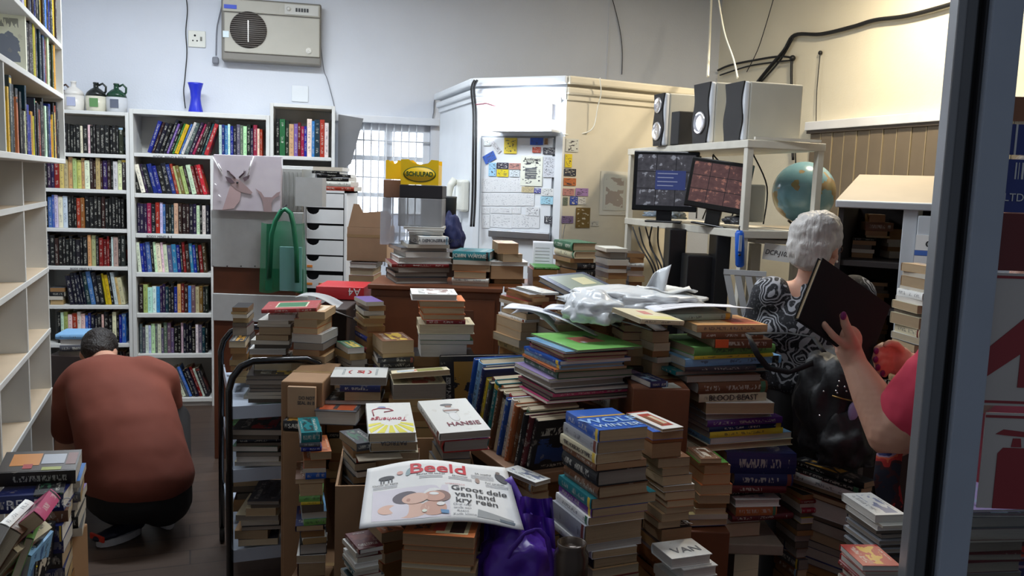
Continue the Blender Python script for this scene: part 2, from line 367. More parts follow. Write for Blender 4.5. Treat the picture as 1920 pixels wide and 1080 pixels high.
t = empty('door_1', MF, kind='structure')
dm = mat('door_white', (228, 232, 236), .5, var=.02); dg = mat('door_edge_grey', (150, 155, 160), .5)
MB().box((d0.x + .01, -.02, .05), (d1.x - .02, -.002, d0.z - .01), dm, bevel=.003).obj('door_panel', t)
MB().box((d0.x, -.012, .05), (d0.x + .008, -.001, d0.z), dg).box((d0.x, -.012, d0.z - .008), (d1.x, -.001, d0.z), dg).box((d1.x - .012, -.012, .05), (d1.x - .004, -.001, d0.z), dg).box((d1.x, -.03, .05), (d1.x + .045, -.001, d0.z), dm).obj('door_frame', t)
q = loc_on(MF, 924, 430); q2 = loc_on(MF, 1037, 450)
MB().box((q.x, -.06, q2.z), (q2.x, -.021, q.z), mat('brushed_steel', (150, 152, 158), .3, metal=.8), bevel=.004).obj('letter_tray', t, label='brushed steel flap')
# papers on the door and booth wall
PAPER = mat('paper_white', (232, 232, 230), .8)
def flyer_mat(rgb, rgb2=(60, 60, 70), sc_=30, th=.58):
    k = 'flyer_%d_%d_%d_%d' % (*rgb, sc_)
    if k in MATS: return MATS[k]
    m = bpy.data.materials.new(k); m.use_nodes = True; nt = m.node_tree; b = nt.nodes['Principled BSDF']; b.inputs['Roughness'].default_value = .6
    tc = N(nt, 'ShaderNodeTexCoord'); s = N(nt, 'ShaderNodeSeparateXYZ'); nt.links.new(tc.outputs['Generated'], s.inputs[0]); oi = N(nt, 'ShaderNodeObjectInfo')
    f = noise(nt, comb(nt, math_(nt, 'MULTIPLY', s.outputs[0], sc_ * .35), math_(nt, 'MULTIPLY', oi.outputs['Random'], 50), math_(nt, 'MULTIPLY', s.outputs[2], sc_)), 1, 2)
    e = math_(nt, 'MULTIPLY', band(nt, s.outputs[0], .1, .9), band(nt, s.outputs[2], .08, .92))
    nt.links.new(mixc(nt, math_(nt, 'MULTIPLY', math_(nt, 'GREATER_THAN', f, th), e), lin(rgb), lin(rgb2)), b.inputs['Base Color']); MATS[k] = m; return m
def sheet(name, M_, x0, y0, x1, y1, m, label, cat='paper', group=None, tilt=0, off=.022):
    a = loc_on(M_, x0, y0, off); c = loc_on(M_, x1, y1, off); cx, cz = (a.x + c.x) / 2, (a.z + c.z) / 2; w2, h2 = abs(c.x - a.x) / 2, abs(a.z - c.z) / 2
    o = MB().box((-w2, -.0012, -h2), (w2, 0, h2), m).obj(name, M=M_ @ TR(cx, -off, cz, 0, tilt, 0), label=label, cat=cat, group=group); return o
F0 = (880, 240, 1296 / 240.)
def fz(x, y): return (880 + x / 5.4, 240 + y / 5.4)
FL = [('business_card', 150, 100, 215, 178, (222, 228, 226), 'small white card with dark green band, top left of the papered door', 0),
 ('flyer', 355, 100, 478, 260, (228, 205, 70), 'white and yellow flyer near the top of the papered door', 0), ('card', 618, 100, 745, 172, (50, 95, 200), 'bright blue card at the top of the papered door', 0),
 ('card', 762, 105, 792, 168, (170, 130, 90), 'narrow tan card beside the bright blue card on the door', 0), ('card', 640, 192, 722, 250, (190, 75, 50), 'red oval advert card on the papered door', 0),
 ('card', 748, 198, 878, 268, (60, 60, 70), 'black framed white card with red arch on the door', 0), ('card', 145, 255, 262, 345, (60, 100, 190), 'tilted blue card on the left of the papered door', -28),
 ('card', 205, 165, 330, 215, (215, 215, 218), 'tilted white card with dark strip on the papered door', 48), ('card', 198, 350, 268, 488, (160, 205, 235), 'pale blue slip on the left of the papered door', 0),
 ('card', 280, 350, 395, 415, (45, 40, 60), 'dark purple card above a yellow card on the door', 0), ('card', 280, 418, 395, 495, (225, 205, 40), 'yellow card below a dark purple card on the door', 0),
 ('card', 402, 355, 520, 420, (190, 140, 130), 'dusty pink card right of the dark purple card', 0), ('card', 408, 425, 505, 495, (215, 225, 230), 'white card below the dusty pink card', 0),
 ('poster', 525, 285, 735, 590, (226, 228, 214), 'cream poster of an antique settee on the door', 0), ('drawing', 752, 285, 868, 500, (205, 208, 215), 'sheet of dense pencil scribbles right of the settee poster', 0),
 ('card', 530, 592, 655, 655, (200, 185, 145), 'sand coloured card under the settee poster', 0), ('card', 655, 612, 725, 660, (70, 70, 150), 'small indigo card under the settee poster', 0),
 ('flyer', 728, 610, 850, 690, (222, 224, 222), 'white flyer with black top line on the door', 0), ('card', 722, 692, 845, 775, (165, 210, 228), 'pale cyan card low on the right of the door', 0),
 ('card', 760, 890, 838, 968, (50, 50, 62), 'dark grey card at the lower right of the door', 0), ('notice', 570, 800, 705, 890, (226, 228, 230), 'white notice with wide lettering low on the door', 0)]
rnd = random.Random(4)
for nme, x0, y0, x1, y1, rgb, lab, tl in FL:
    a, c_ = fz(x0, y0), fz(x1, y1); sheet(nme, MF, a[0], a[1], c_[0], c_[1], flyer_mat(rgb, (70, 70, 78) if sum(rgb) > 330 else (225, 225, 220), 14 if nme != 'drawing' else 40), lab, 'paper', tilt=tl, off=.024)
k = 0
for row, (y0, y1) in enumerate(((505, 650), (660, 790), (800, 870), (872, 1015))):
    xs = [(130, 210), (215, 300), (305, 390), (393, 478), (482, 560), (565, 655)] if row < 2 else [(130, 205), (215, 430), (436, 520)] if row == 2 else [(130, 205), (215, 430), (436, 520), (525, 610), (614, 708)]
    for j, (x0, x1) in enumerate(xs):
        if row == 0 and j == 5: continue
        a, c_ = fz(x0, y0), fz(x1, y1); kk = ('first', 'second', 'third', 'fourth')[row]; jj = ('first', 'second', 'third', 'fourth', 'fifth', 'sixth')[j]
        sheet('note_sheet', MF, a[0], a[1] , c_[0], c_[1], flyer_mat((226, 228, 230), (150, 152, 160), 22, .62), 'plain white note, %s in the %s row of white notes on the door' % (jj, kk), 'paper', 'white notes on the booth door', tilt=rnd.uniform(-1, 1), off=.022)
for (x0, y0, x1, y1, rgb, lab) in ((965, 105, 1088, 245, (205, 205, 195), 'pale grey sheet at the top of the cream booth wall'), (955, 262, 1020, 400, (225, 200, 40), 'yellow and black card on the cream booth wall'), (945, 410, 1062, 488, (40, 45, 60), 'dark card under the yellow and black card'),
    (940, 505, 1062, 585, (190, 110, 60), 'brown and orange photo card on the cream booth wall'), (930, 612, 1045, 685, (185, 130, 125), 'dusty pink card left of the lilac card'), (1062, 608, 1185, 690, (165, 130, 180), 'lilac card on the cream booth wall'),
    (935, 700, 978, 780, (110, 120, 105), 'small grey-green card left of the royal blue card'), (1005, 692, 1078, 778, (50, 75, 165), 'royal blue card on the cream booth wall'), (1085, 700, 1160, 775, (215, 212, 205), 'white card right of the royal blue card'),
    (1065, 805, 1200, 1012, (120, 95, 45), 'brown sepia photograph low on the cream booth wall'), (920, 890, 1035, 965, (130, 110, 150), 'mauve and teal card low on the cream booth wall'), (1215, 940, 1290, 995, (205, 200, 185), 'blank off-white card right of the sepia photograph')):
    a, c_ = fz(x0, y0), fz(x1, y1); sheet('card', MR_, a[0] + 3, a[1], c_[0] + 3, c_[1], flyer_mat(rgb, (60, 55, 60) if sum(rgb) > 330 else (215, 205, 180), 10), lab, 'paper', off=.003)
pm = flyer_mat((205, 205, 195), (168, 156, 146), 6, .52)
sheet('framed_print', MR_, 1127, 320, 1176, 404, mat('poster_white', (215, 212, 200), .6), 'pale poster with faded pink figures beside the monitor rack', 'poster', off=.003)
sheet('print_sheet', MR_, 1133, 326, 1171, 395, pm, 'faded printed picture on the pale poster', 'picture', off=.006)
for nm, s_, x, y, sz in (('headline', 'Antiques', 998, 299, .03), ('subline', 'COURT 103', 998, 305, .014)):
    q = loc_on(MF, x, y, .026); text(nm, s_, sz, mat('ink', (40, 40, 45)), M=MF @ TR(q.x, -.0262, q.z, 90), label='black printed %s on the settee poster' % nm, cat='lettering')
q = loc_on(MF, 995, 325, .026); b = MB()
for r_ in range(5): b.box((q.x - .036, -.0268, q.z - .03 + r_ * .013), (q.x + .036, -.0255, q.z - .021 + r_ * .013), mat('print_grey', (105, 108, 112)))
b.obj('printed_settee', M=MF, label='grey printed settee picture on the antiques poster', cat='picture')
# booth lamp
q = loc_on(MF, 942, 185, .0); q2 = loc_on(MF, 1052, 246)
t = empty('wall_lamp', MF @ TR(0, 0, 0), label='glowing fluorescent wall lamp above the papered door', cat='lamp')
tube_m = mat('lamp_tube', (255, 255, 255), emit=(235, 242, 255), estr=24)
MB().box((q.x, -.02, q.z - .03), (q2.x, -.002, q.z + .0), bw_, bevel=.004).obj('back_plate', t)
MB().box((q.x, -.13, q2.z - .012), (q2.x, -.002, q2.z + .004), bw_, bevel=.004).obj('bottom_shelf', t)
b = MB(); b.box((q.x + .015, -.09, q2.z + .05), (q2.x - .05, -.02, q.z - .02), tube_m, bevel=.03).obj('diffuser', t)
MB().box((q2.x - .05, -.07, q2.z + .06), (q2.x - .03, -.02, q.z - .04), mat('cap_grey', (160, 165, 180), .4)).obj('end_cap', t)
area('booth_lamp_light', MF @ Vector(((q.x + q2.x) / 2, -.16, (q.z + q2.z) / 2)), (.3, .12), 4.0, (.9, .95, 1.0), (R(65), 0, math.atan2(u1.y, u1.x)))
# black twin cable and phone on booth left face
BLK = mat('cable_black', (22, 22, 24), .5); WHC = mat('cable_white', (220, 218, 205), .5)
for i, dx in enumerate((-2, 3)):
    pts = [at(892 + dx, 150, 5.12), at(886 + dx, 168, 5.13), at(890 + dx, 215, 5.13), at(889 + dx, 290, 5.12), at(888 + dx, 370, 5.12), at(885 + dx, 425, 5.1)]
    wire('cable', pts, .007, BLK, label='%s of two thick black cables down the booth corner' % ('left' if i == 0 else 'right'), cat='cable', group='black cables on booth corner')
wire('cord', [at(893, 196, 5.12), at(905, 195, 5.05), at(912, 194, 5.02), at(925, 198, 5.0), at(945, 203, 4.99)], .004, mat('cord_pink', (175, 110, 120), .5), label='short red and grey cord running into the glowing wall lamp', cat='cord')
wire('cord', [at(1125, 146, 4.95), at(1127, 175, 4.97), at(1121, 200, 4.98), at(1112, 240, 4.99), at(1085, 252, 4.99), at(1056, 252, 4.93)], .0035, WHC, label='thin cream cord looping down the cream booth wall', cat='cord')
q = loc_on(ML_, 862, 337); q2 = loc_on(ML_, 880, 398); PW = mat('phone_white', (222, 222, 212), .4)
t = empty('wall_phone', ML_, label='white corded telephone mounted on the booth side wall', cat='telephone')
MB().box((q.x, -.05, q2.z), (q2.x, -.002, q.z), PW, bevel=.015).obj('cradle', t)
b = MB(); hx = (q.x + q2.x) / 2 - .03; b.tube([(hx, -.055, q2.z + .01), (hx, -.085, q2.z + .05), (hx, -.09, (q.z + q2.z) / 2), (hx, -.085, q.z - .04), (hx, -.055, q.z)], [.026, .024, .017, .024, .026], PW); b.obj('handset', t)
pts = []
for i in range(60):
    a = i * 1.1; pts.append((hx + .012 * math.cos(a) + .03 * math.sin(i / 60 * 3.14), -.07 + .012 * math.sin(a), q2.z - i * .004))
MB().tube(pts, .003, PW, seg=5).obj('coiled_cord', t)
# ------------------------------------------------------------------ things on the back wall
def wl_at(px, py): q = MBW.inverted() @ wall_pt(px, py); return q
a = wl_at(418, 2); c_ = wl_at(603, 22); d_ = wl_at(420, 119); hgt = a.z - d_.z; wid = c_.x - a.x
t = empty('air_conditioner', MBW @ TR(a.x, 0, (a.z + c_.z) / 2 - hgt + .02, 0, 0, 0), label='beige wall air conditioner with round dark grille', cat='air conditioner')
AC = mat('ac_beige', (176, 172, 160), .5, var=.05); ACD = mat('ac_trim', (120, 116, 108), .5)
MB().box((0, -.10, 0), (wid, -.001, hgt), ACD, bevel=.012).obj('case', t)
MB().box((.02, -.115, .055), (wid - .01, -.098, hgt - .1), AC, bevel=.006).obj('front_panel', t)
MB().box((.01, -.112, hgt - .093), (wid - .01, -.098, hgt - .012), AC, bevel=.005).obj('top_strip', t)
gx, gz, gr = wid * .27, hgt * .5, hgt * .29
MB().lathe([(.001, 0), (gr, 0), (gr, .006), (.001, .006)], mat('grille_dark', (52, 46, 42), .6), TR(gx, -.115, gz, 90), seg=40).obj('grille', t)
b = MB()
for i in range(17):
    z = -gr + (i + 1) * gr * 2 / 18; h = math.sqrt(max(0, gr * gr - z * z)); b.box((gx - h, -.125, gz + z - .0022), (gx + h, -.121, gz + z + .0022), mat('grille_slat', (86, 78, 70), .5))
b.box((gx - .004, -.128, gz - .08), (gx + .002, -.123, gz + .06), mat('silver', (190, 188, 182), .3, metal=.7)); b.obj('grille_slats', t, label='fine horizontal bars across the round grille')
MB().box((wid * .63, -.118, hgt - .085), (wid - .02, -.111, hgt - .02), mat('panel_light', (186, 184, 176), .4)).obj('control_panel', t)
b = MB()
for i in range(5): b.box((wid * .74 + i * .018, -.124, hgt - .065), (wid * .74 + i * .018 + .012, -.117, hgt - .042), mat('button_dark', (50, 50, 52)))
b.obj('button', t); MB().lathe([(.001, 0), (.014, 0), (.014, .008), (.001, .008)], mat('silver2', (200, 198, 190), .3), TR(wid * .67, -.118, hgt - .05, 90)).obj('knob', t)
MB().lathe([(.001, 0), (.02, 0), (.02, .004), (.001, .004)], mat('badge_white', (225, 222, 212), .3), TR(wid * .875, -.115, hgt * .23, 90)).obj('badge', t)
text('badge_monogram', 'K', .026, AC, t, TR(wid * .875, -.1195, hgt * .23, 90))
MB().box((.02, -.117, hgt - .075), (.10, -.111, hgt - .05), mat('sticker_blue', (70, 90, 200))).obj('sticker', t, label='small blue sticker')
MB().box((.012, -.12, hgt * .36), (.05, -.113, hgt * .46), mat('sticker_white', (220, 235, 240))).obj('sticker', t, label='small pale sticker')
GR = mat('grey_cord', (120, 122, 130), .6)
wire('power_cord', [MBW @ Vector((a.x + .01, -.02, a.z + .02)), MBW @ (wl_at(410, 40) + Vector((0, -.02, 0))), MBW @ (wl_at(407, 62) + Vector((0, -.02, 0))), MBW @ (wl_at(406, 105) + Vector((0, -.02, 0)))], .004, GR, label='grey power cord hanging left of the air conditioner', cat='cord')
q = wl_at(405, 115); MB().box((q.x - .02, -.04, q.z - .02), (q.x + .02, -.005, q.z + .025), GR, MBW, bevel=.008).obj('plug', label='small grey plug at the end of the air conditioner cord', cat='plug')
o5 = Vector((0, -.012, 0))
wire('cable', [MBW @ (wl_at(*p) + o5) for p in ((601, 80), (607, 130), (614, 150), (622, 180), (627, 200))], .003, GR, label='thin grey cable from the air conditioner down to the small top bookcase', cat='cable')
wire('cable', [MBW @ (wl_at(*p) + o5) for p in ((349, -8), (352, 20), (349, 60), (351, 100), (347, 150), (345, 172), (348, 203))], .0035, BLK, label='thin black cable down the wall beside the blue vase', cat='cable')
wire('cable', [MBW @ (wl_at(*p) + o5) for p in ((1145, -8), (1153, 20), (1162, 60), (1166, 100), (1165, 140))], .003, BLK, label='thin dark cable hanging on the grey upper wall above the booth', cat='cable')
wire('cable', [MBW @ (wl_at(*p) + o5) for p in ((640, 222), (720, 226), (800, 229), (812, 215), (814, 190), (822, 174))], .004, GR, label='grey cable along the top of the window to the booth', cat='cable')
q, q2 = wl_at(353, 57), wl_at(386, 90); t = empty('wall_socket', MBW, label='white wall socket above the blue vase', cat='socket')
MB().box((q.x, -.012, q2.z), (q2.x, -.001, q.z), PW, bevel=.004).obj('plate', t)
b = MB(); cx, cz = (q.x + q2.x) / 2, (q.z + q2.z) / 2
for dx, dz, r_ in ((-.012, .022, .007), (-.025, -.012, .005), (.002, -.012, .005)): b.lathe([(.0005, 0), (r_, 0), (r_, .002), (.0005, .002)], BLK, TR(cx + dx, -.012, cz + dz, 90), seg=12)
b.box((cx + .022, -.015, cz - .012), (cx + .034, -.011, cz + .015), mat('switch_grey', (120, 118, 110))); b.obj('socket_holes', t)
q, q2 = wl_at(547, 160), wl_at(578, 192); MB().box((q.x, -.01, q2.z), (q2.x, -.001, q.z), bw_, MBW, bevel=.003).obj('cover_plate', label='blank white cover plate on the wall over the small top bookcase', cat='plate')
# ------------------------------------------------------------------ right wall: pelmet, blind, cable bundle
def rw(px, py, off=.02): return on_plane(px, py, corner - ND * off, ND)
a = rw(1520, 240, 0); c_ = rw(1812, 212, 0); iM = MRW.inverted(); qa, qc = iM @ a, iM @ c_
MB().box((qc.x - .5, -.05, qa.z - .02), (qa.x, -.001, qa.z + .035), wf, MRW, bevel=.004).obj('trim_4', kind='structure')
t = empty('vertical_blind', MRW, label='brown vertical slat blind below the white pelmet on the right wall', cat='blind')
bl = mat('blind_brown', (112, 100, 84), .7, var=.08); x = qa.x - .03; i = 0
while x > qc.x - .5:
    MB().box((x - .098, -.022 - .004 * (i % 2), 1.0), (x, -.012, qa.z - .035), bl, bevel=.002).obj('slat', t)
    MB().box((x - .101, -.026, 1.0), (x - .097, -.006, qa.z - .03), mat('blind_edge', (165, 150, 120))).obj('slat_edge', t) if i < 14 else None
    x -= .105; i += 1
MB().box((qc.x - .5, -.04, qa.z - .04), (qa.x - .01, -.005, qa.z - .021), mat('rail_dark', (70, 62, 55))).obj('head_rail', t)
for nm, pts, r_, lab in (
  ('cable_bundle', ((1830, -8), (1770, 12), (1700, 30), (1640, 38), (1600, 50), (1540, 64), (1490, 66), (1470, 95), (1440, 130), (1400, 180)), .013, 'thick black cable bundle rising along the cream right wall'),
  ('cable', ((1488, 70), (1465, 110), (1435, 145), (1415, 165), (1396, 190)), .006, 'black cable fanning out just below the thick bundle'),
  ('cable', ((1346, 132), (1370, 122), (1420, 112), (1460, 106), (1485, 108)), .008, 'black cable curving over the speakers to the wall hook'),
  ('cable', ((1350, 141), (1400, 125), (1440, 118), (1484, 113)), .006, 'second lower brown cable curving to the wall hook'),
  ('cable_bundle', ((1485, 108), (1484, 130), (1484, 170), (1482, 205), (1484, 240), (1487, 300)), .009, 'black cable bundle hanging straight down behind the globe'),
  ('cable', ((1484, 205), (1489, 245), (1492, 310)), .005, 'thin loose cable strand hanging beside the vertical bundle'),
  ('cable', ((1538, 100), (1535, 130), (1531, 180), (1530, 240)), .003, 'thin black wire hanging from a small hook above the pelmet'),
  ('cable', ((1452, -8), (1435, 50), (1420, 95), (1400, 135)), .003, 'thin dark wire coming down from the ceiling by the speakers')):
    wire(nm, [rw(x, y, .03) for x, y in pts], r_, BLK, label=lab, cat='cable')
MB().ball(rw(1538, 99, .015), .014, BLK).obj('wall_hook', label='small dark hook on the cream wall above the thin wire', cat='hook')
MB().ball(rw(1486, 109, .03), .02, BLK).obj('cable_clamp', label='dark clamp where the cables turn down on the wall', cat='clamp')
wire('cable', [at(1334, -8, 5.9), at(1331, 60, 5.7), at(1327, 143, 4.6)], .008, WHC, label='cream cable hanging straight to the largest speaker', cat='cable')
wire('cable', [at(1346, -8, 5.4), at(1358, 60, 5.0), at(1375, 110, 4.6), at(1383, 146, 4.3)], .005, WHC, label='white cable sagging from the ceiling behind the speakers', cat='cable')
# ------------------------------------------------------------------ books
CN = {'k': ('black', (28, 28, 32)), 'n': ('navy', (28, 38, 92)), 'b': ('blue', (38, 92, 185)), 'c': ('cream', (222, 212, 180)), 'W': ('white', (236, 236, 232)),
      'r': ('red', (178, 40, 38)), 'm': ('maroon', (98, 28, 36)), 'o': ('orange', (196, 112, 62)), 'y': ('yellow', (230, 205, 60)), 'G': ('dark green', (38, 88, 58)),
      'g': ('light green', (120, 182, 96)), 'T': ('teal', (30, 120, 128)), 'p': ('purple', (100, 55, 135)), 'P': ('pink', (205, 80, 125)), 's': ('silver grey', (158, 160, 166)),
      'B': ('brown', (112, 72, 46)), 'd': ('dark grey', (66, 66, 72)), 'L': ('light blue', (130, 178, 220)), 't': ('tan', (186, 150, 108)), 'O': ('olive', (120, 112, 60)), 'l': ('lilac', (170, 150, 200))}
PG = {'t': (196, 170, 134), 'w': (226, 222, 214), 'c': (212, 196, 166), 'g': (160, 152, 142), 'o': (188, 148, 108)}
ORD = 'first second third fourth fifth sixth seventh eighth ninth tenth eleventh twelfth thirteenth fourteenth fifteenth sixteenth seventeenth eighteenth nineteenth twentieth'.split()
def ordn(i):
    if i < 20: return ORD[i]
    return ('twenty-' if i < 29 else 'thirty-' if i < 39 else 'forty-') + ORD[(i + 1) % 10 - 1] if (i + 1) % 10 else {30: 'thirtieth', 40: 'fortieth', 50: 'fiftieth'}[i + 1]
BK = []
def book_meshes(L, W, T, hard, rng):
    """cover and page block; X = along the spine, Y = from the spine (-) to the fore-edge (+), Z = thickness"""
    c = .0022 if hard else .0009; o = .003 if hard else .0004; b = MB()
    x0, x1 = -L / 2, L / 2; y0, y1 = -W / 2, W / 2
    b.box((x0, y0 + .001, T - c), (x1, y1, T)); b.box((x0, y0 + .001, 0), (x1, y1, c))
    n = 6; bul = min(T * .16, .006) if hard else min(.0015, T * .08); prof = []
    for i in range(n + 1):
        a = i / n; prof.append((y0 + .001 - bul * math.sin(math.pi * a), T * a))
    inner = [(y + c + .0004, min(max(z, c), T - c)) for y, z in prof]
    poly = prof + inner[::-1]; m = len(poly)
    vs = [(x0, y, z) for y, z in poly] + [(x1, y, z) for y, z in poly]
    fs = [(i, (i + 1) % m, m + (i + 1) % m, m + i) for i in range(m)]
    for i in range(n):
        fs.append((i, i + 1, m - 2 - i, m - 1 - i)); fs.append((m + i, m + m - 1 - i, m + m - 2 - i, m + i + 1))
    b.faces(vs, fs)
    p = MB(); px0, px1 = x0 + o, x1 - o; py1 = y1 - o; cav = min(.004, T * .1) if hard else .0008; pv = []
    for i in range(5):
        a = i / 4; pv.append((py1 - cav * math.sin(math.pi * a), c + (T - 2 * c) * a))
    pv += [(y0 + .004, T - c), (y0 + .004, c)]; m = len(pv)
    vs = [(px0, y, z) for y, z in pv] + [(px1, y, z) for y, z in pv]
    p.faces(vs, [tuple(range(m)), tuple(reversed(range(m, 2 * m)))] + [(i, (i + 1) % m, m + (i + 1) % m, m + i) for i in range(m)])
    return b, p
def reg(M, L, W, T, cov, pag, kind, label, group, tex=None, extra=None, keep=False, cat=None):
    cs = [proj(M @ Vector((sx * L / 2, sy * W / 2, z))) for sx in (-1, 1) for sy in (-1, 1) for z in (0, T)]
    xs = [min(max(c[0], 0), 1920) for c in cs]; ys = [min(max(c[1], 0), 1080) for c in cs]
    ar = (max(xs) - min(xs)) * (max(ys) - min(ys))
    if ar <= 0: return
    BK.append(dict(M=M, L=L, W=W, T=T, cov=cov, pag=pag, kind=kind, label=label, group=group, tex=tex, extra=extra, a=1e9 if keep else ar, cat=cat))
KINDN = {'p': ('paperback', False), 'h': ('hardback', True), 'm': ('magazine', False)}
def stack(land, x0, x1, Y, ytop, z0, toks, D=.19, rot=0, auto=(10, 24), pal='WkcBrnbsdmt', pages='tttccw', seed=0, modes='fffl', jr=4, last=None, hard=.15, zt=None):
    """a pile of books; toks from the top down: (px, 'mode cover pages kind') or with overrides"""
    rng = random.Random(seed * 7 + int(x0)); cx = (x0 + x1) / 2; k = Y / 1600
    ztop = at(cx, ytop, Y).z if zt is None else zt; items = []; z = ztop
    for tk in toks:
        if isinstance(tk, str): tk = (tk, {})
        s, ov = tk; mm = re.match(r'(\d+)(.)(.)(.)(.?)', s); th = int(mm.group(1)) * k
        items.append([th, mm.group(2), mm.group(3), mm.group(4), mm.group(5) or 'p', dict(ov)]); z -= th
        if z - z0 < .006: break
    while z - z0 > .008:
        th = rng.uniform(*auto) * k
        if z - th < z0 + .012: th = z - z0
        hd = 'h' if rng.random() < hard else 'p'
        items.append([th, rng.choice(modes), rng.choice(pal), rng.choice(pages), hd, {}]); z -= th
    tot = sum(i[0] for i in items); 
    z = z0
    n = len(items)
    for i in range(n - 1, -1, -1):
        th, mode, cov, pag, kd, ov = items[i]; th = th * (ztop - z0) / tot
        a0, a1, YY, DD, rr = ov.get('x0', x0), ov.get('x1', x1), ov.get('Y', Y), ov.get('D', D), ov.get('rot', rot)
        auto_ = not ov
        r_ = R(rr + (rng.uniform(-jr, jr)))
        sil = (a1 - a0) * YY / 1600; W_ = max(.06, (sil - DD * abs(math.sin(r_))) / max(.5, math.cos(r_)))
        if auto_ and i > 0: W_ *= rng.uniform(.9, 1.0)
        DD_ = DD * (rng.uniform(.92, 1.03) if auto_ else 1)
        yc = YY + (W_ * abs(math.sin(r_)) + DD_ * math.cos(r_)) / 2
        c = at((a0 + a1) / 2, 540, YY); X = c.x * (yc / YY) if ov.get('persp', True) and False else c.x + (yc - YY) * 0
        dx = rng.uniform(-.006, .006) if auto_ else 0; dy = rng.uniform(-.004, .010) if auto_ else 0
        if mode in 'sf': L, Wd, q = W_, DD_, (0 if mode == 's' else 180)
        else: L, Wd, q = DD_, W_, (-90 if mode == 'l' else 90)
        M = Matrix.Translation((X + dx, yc + dy, z)) @ Matrix.Rotation(r_, 4, 'Z') @ Matrix.Rotation(R(ov.get('tx', 0)), 4, 'X') @ Matrix.Rotation(R(ov.get('ty', 0)), 4, 'Y') @ Matrix.Rotation(R(q), 4, 'Z')
        nm, hardf = KINDN[kd]; col = CN[cov][0]
        if 'label' in ov: lab = ov['label']
        else:
            view = {'s': '%s-spined %s' % (col, nm), 'f': '%s-edged %s' % ({'w': 'white', 'c': 'cream', 'g': 'grey', 'o': 'brown'}.get(pag, 'tan'), nm), 'l': '%s-spined %s' % (col, nm), 'r': 'sideways %s' % nm}[mode]
            lab = '%s, %s from top of %s' % (view, ordn(i), land) if i else '%s %s on top of %s' % (col, nm, land)
        reg(M, L, Wd, th * .985, CN[cov][1], PG.get(pag, PG['t']), kd, lab, 'books in ' + land, ov.get('tex'), ov.get('extra'), ov.get('keep', False))
        z += th
    return ztop
def shelf_row(Mc, x0, x1, z0, hmin, hmax, land, y0=.0, pal='kkkBdmWcnb', wid=(.012, .03), lean=0, seed=1, cols=None, depth=.13, keep=False, gap=.0, first=None):
    """standing books, spines out; Mc local: x along the shelf, y into it, z up"""
    rng = random.Random(seed * 13 + 5); x = x0; i = 0; sl = math.sin(abs(lean))
    while x < x1 - .012:
        T = rng.uniform(*wid); h = rng.uniform(hmin, hmax); cv = cols[i % len(cols)] if cols else rng.choice(pal)
        if x + T / math.cos(lean) > x1: break
        le = lean * rng.uniform(.9, 1.08) if lean else rng.uniform(-.003, .003)
        # local X -> up, Y -> into, Z -> left
        foot = x + T if le >= 0 else x
        Mb = Mc @ Matrix.Translation((x + T, y0 + depth / 2 + rng.uniform(0, .012), z0 + (-math.sin(le) * T if le < 0 else 0))) @ Matrix.Rotation(le, 4, 'Y') @ basis((0, 0, 1), (0, 1, 0), (-1, 0, 0)) @ Matrix.Translation((h / 2, 0, 0))
        lab = '%s-spined book, %s from left %s' % (CN[cv][0], ordn(i), land)
        rgb = tuple(max(10, min(250, v + rng.uniform(-14, 14))) for v in CN[cv][1])
        reg(Mb, h, depth, T, rgb, PG['c'], 'p', lab, 'books ' + land, None, None, keep)
        x += T / math.cos(le) + gap + .0009; i += 1
    return x
# ------------------------------------------------------------------ bookcases
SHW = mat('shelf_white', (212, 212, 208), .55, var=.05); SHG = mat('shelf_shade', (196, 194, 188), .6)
def case_pt(px, py, dep): 
    p = on_plane(px, py, B0 + NB * dep, NB); return MBW.inverted() @ p
LP = at(85, 320, 4.2); LP.z = 0
den = (lc - B0).length
def bookcase(name, x0, x1, z0, zt, shelves, label, dep=.27, cat='bookcase', th=.022):
    t = empty(name, MBW @ Matrix.Translation((x0, -dep, 0)), label=label, cat=cat)
    w_ = x1 - x0
    MB().box((0, 0, z0), (th, dep - .004, zt), SHW, bevel=.002).obj('side_panel', t); MB().box((w_ - th, 0, z0), (w_, dep - .004, zt), SHW, bevel=.002).obj('side_panel', t)
    MB().box((th, dep - .012, z0), (w_ - th, dep - .006, zt), SHG).obj('back_panel', t)
    MB().box((th, 0, zt - th), (w_ - th, dep - .014, zt), SHW, bevel=.002).obj('top_board', t)
    for z in shelves: MB().box((th, .004, z - .024), (w_ - th, dep - .014, z), SHW, bevel=.003).obj('shelf', t)
    if z0 < .05: MB().box((th, .02, .0), (w_ - th, .035, shelves[-1] - .024), SHW).obj('kickboard', t)
    return t
dep = .27
def zc(px, py): return case_pt(px, py, dep).z
c1l, c1r = case_pt(66, 400, dep).x, case_pt(244.5, 400, dep).x
c2r = case_pt(402, 500, dep).x; c2t = case_pt(505, 260, dep).x; c3r = case_pt(628, 260, dep).x
z1 = [zc(180, y) for y in (288, 355, 429, 500, 573, 645, 716, 782)]; z1[-1] = .07
z2 = [zc(325, y) for y in (289, 364, 439, 512, 588, 664, 747)]
bookcase('bookcase', c1l, c1r, 0, zc(180, 208), z1[:-1] + [.09], 'tall white bookcase of dark spined paperbacks under the stoneware jars')
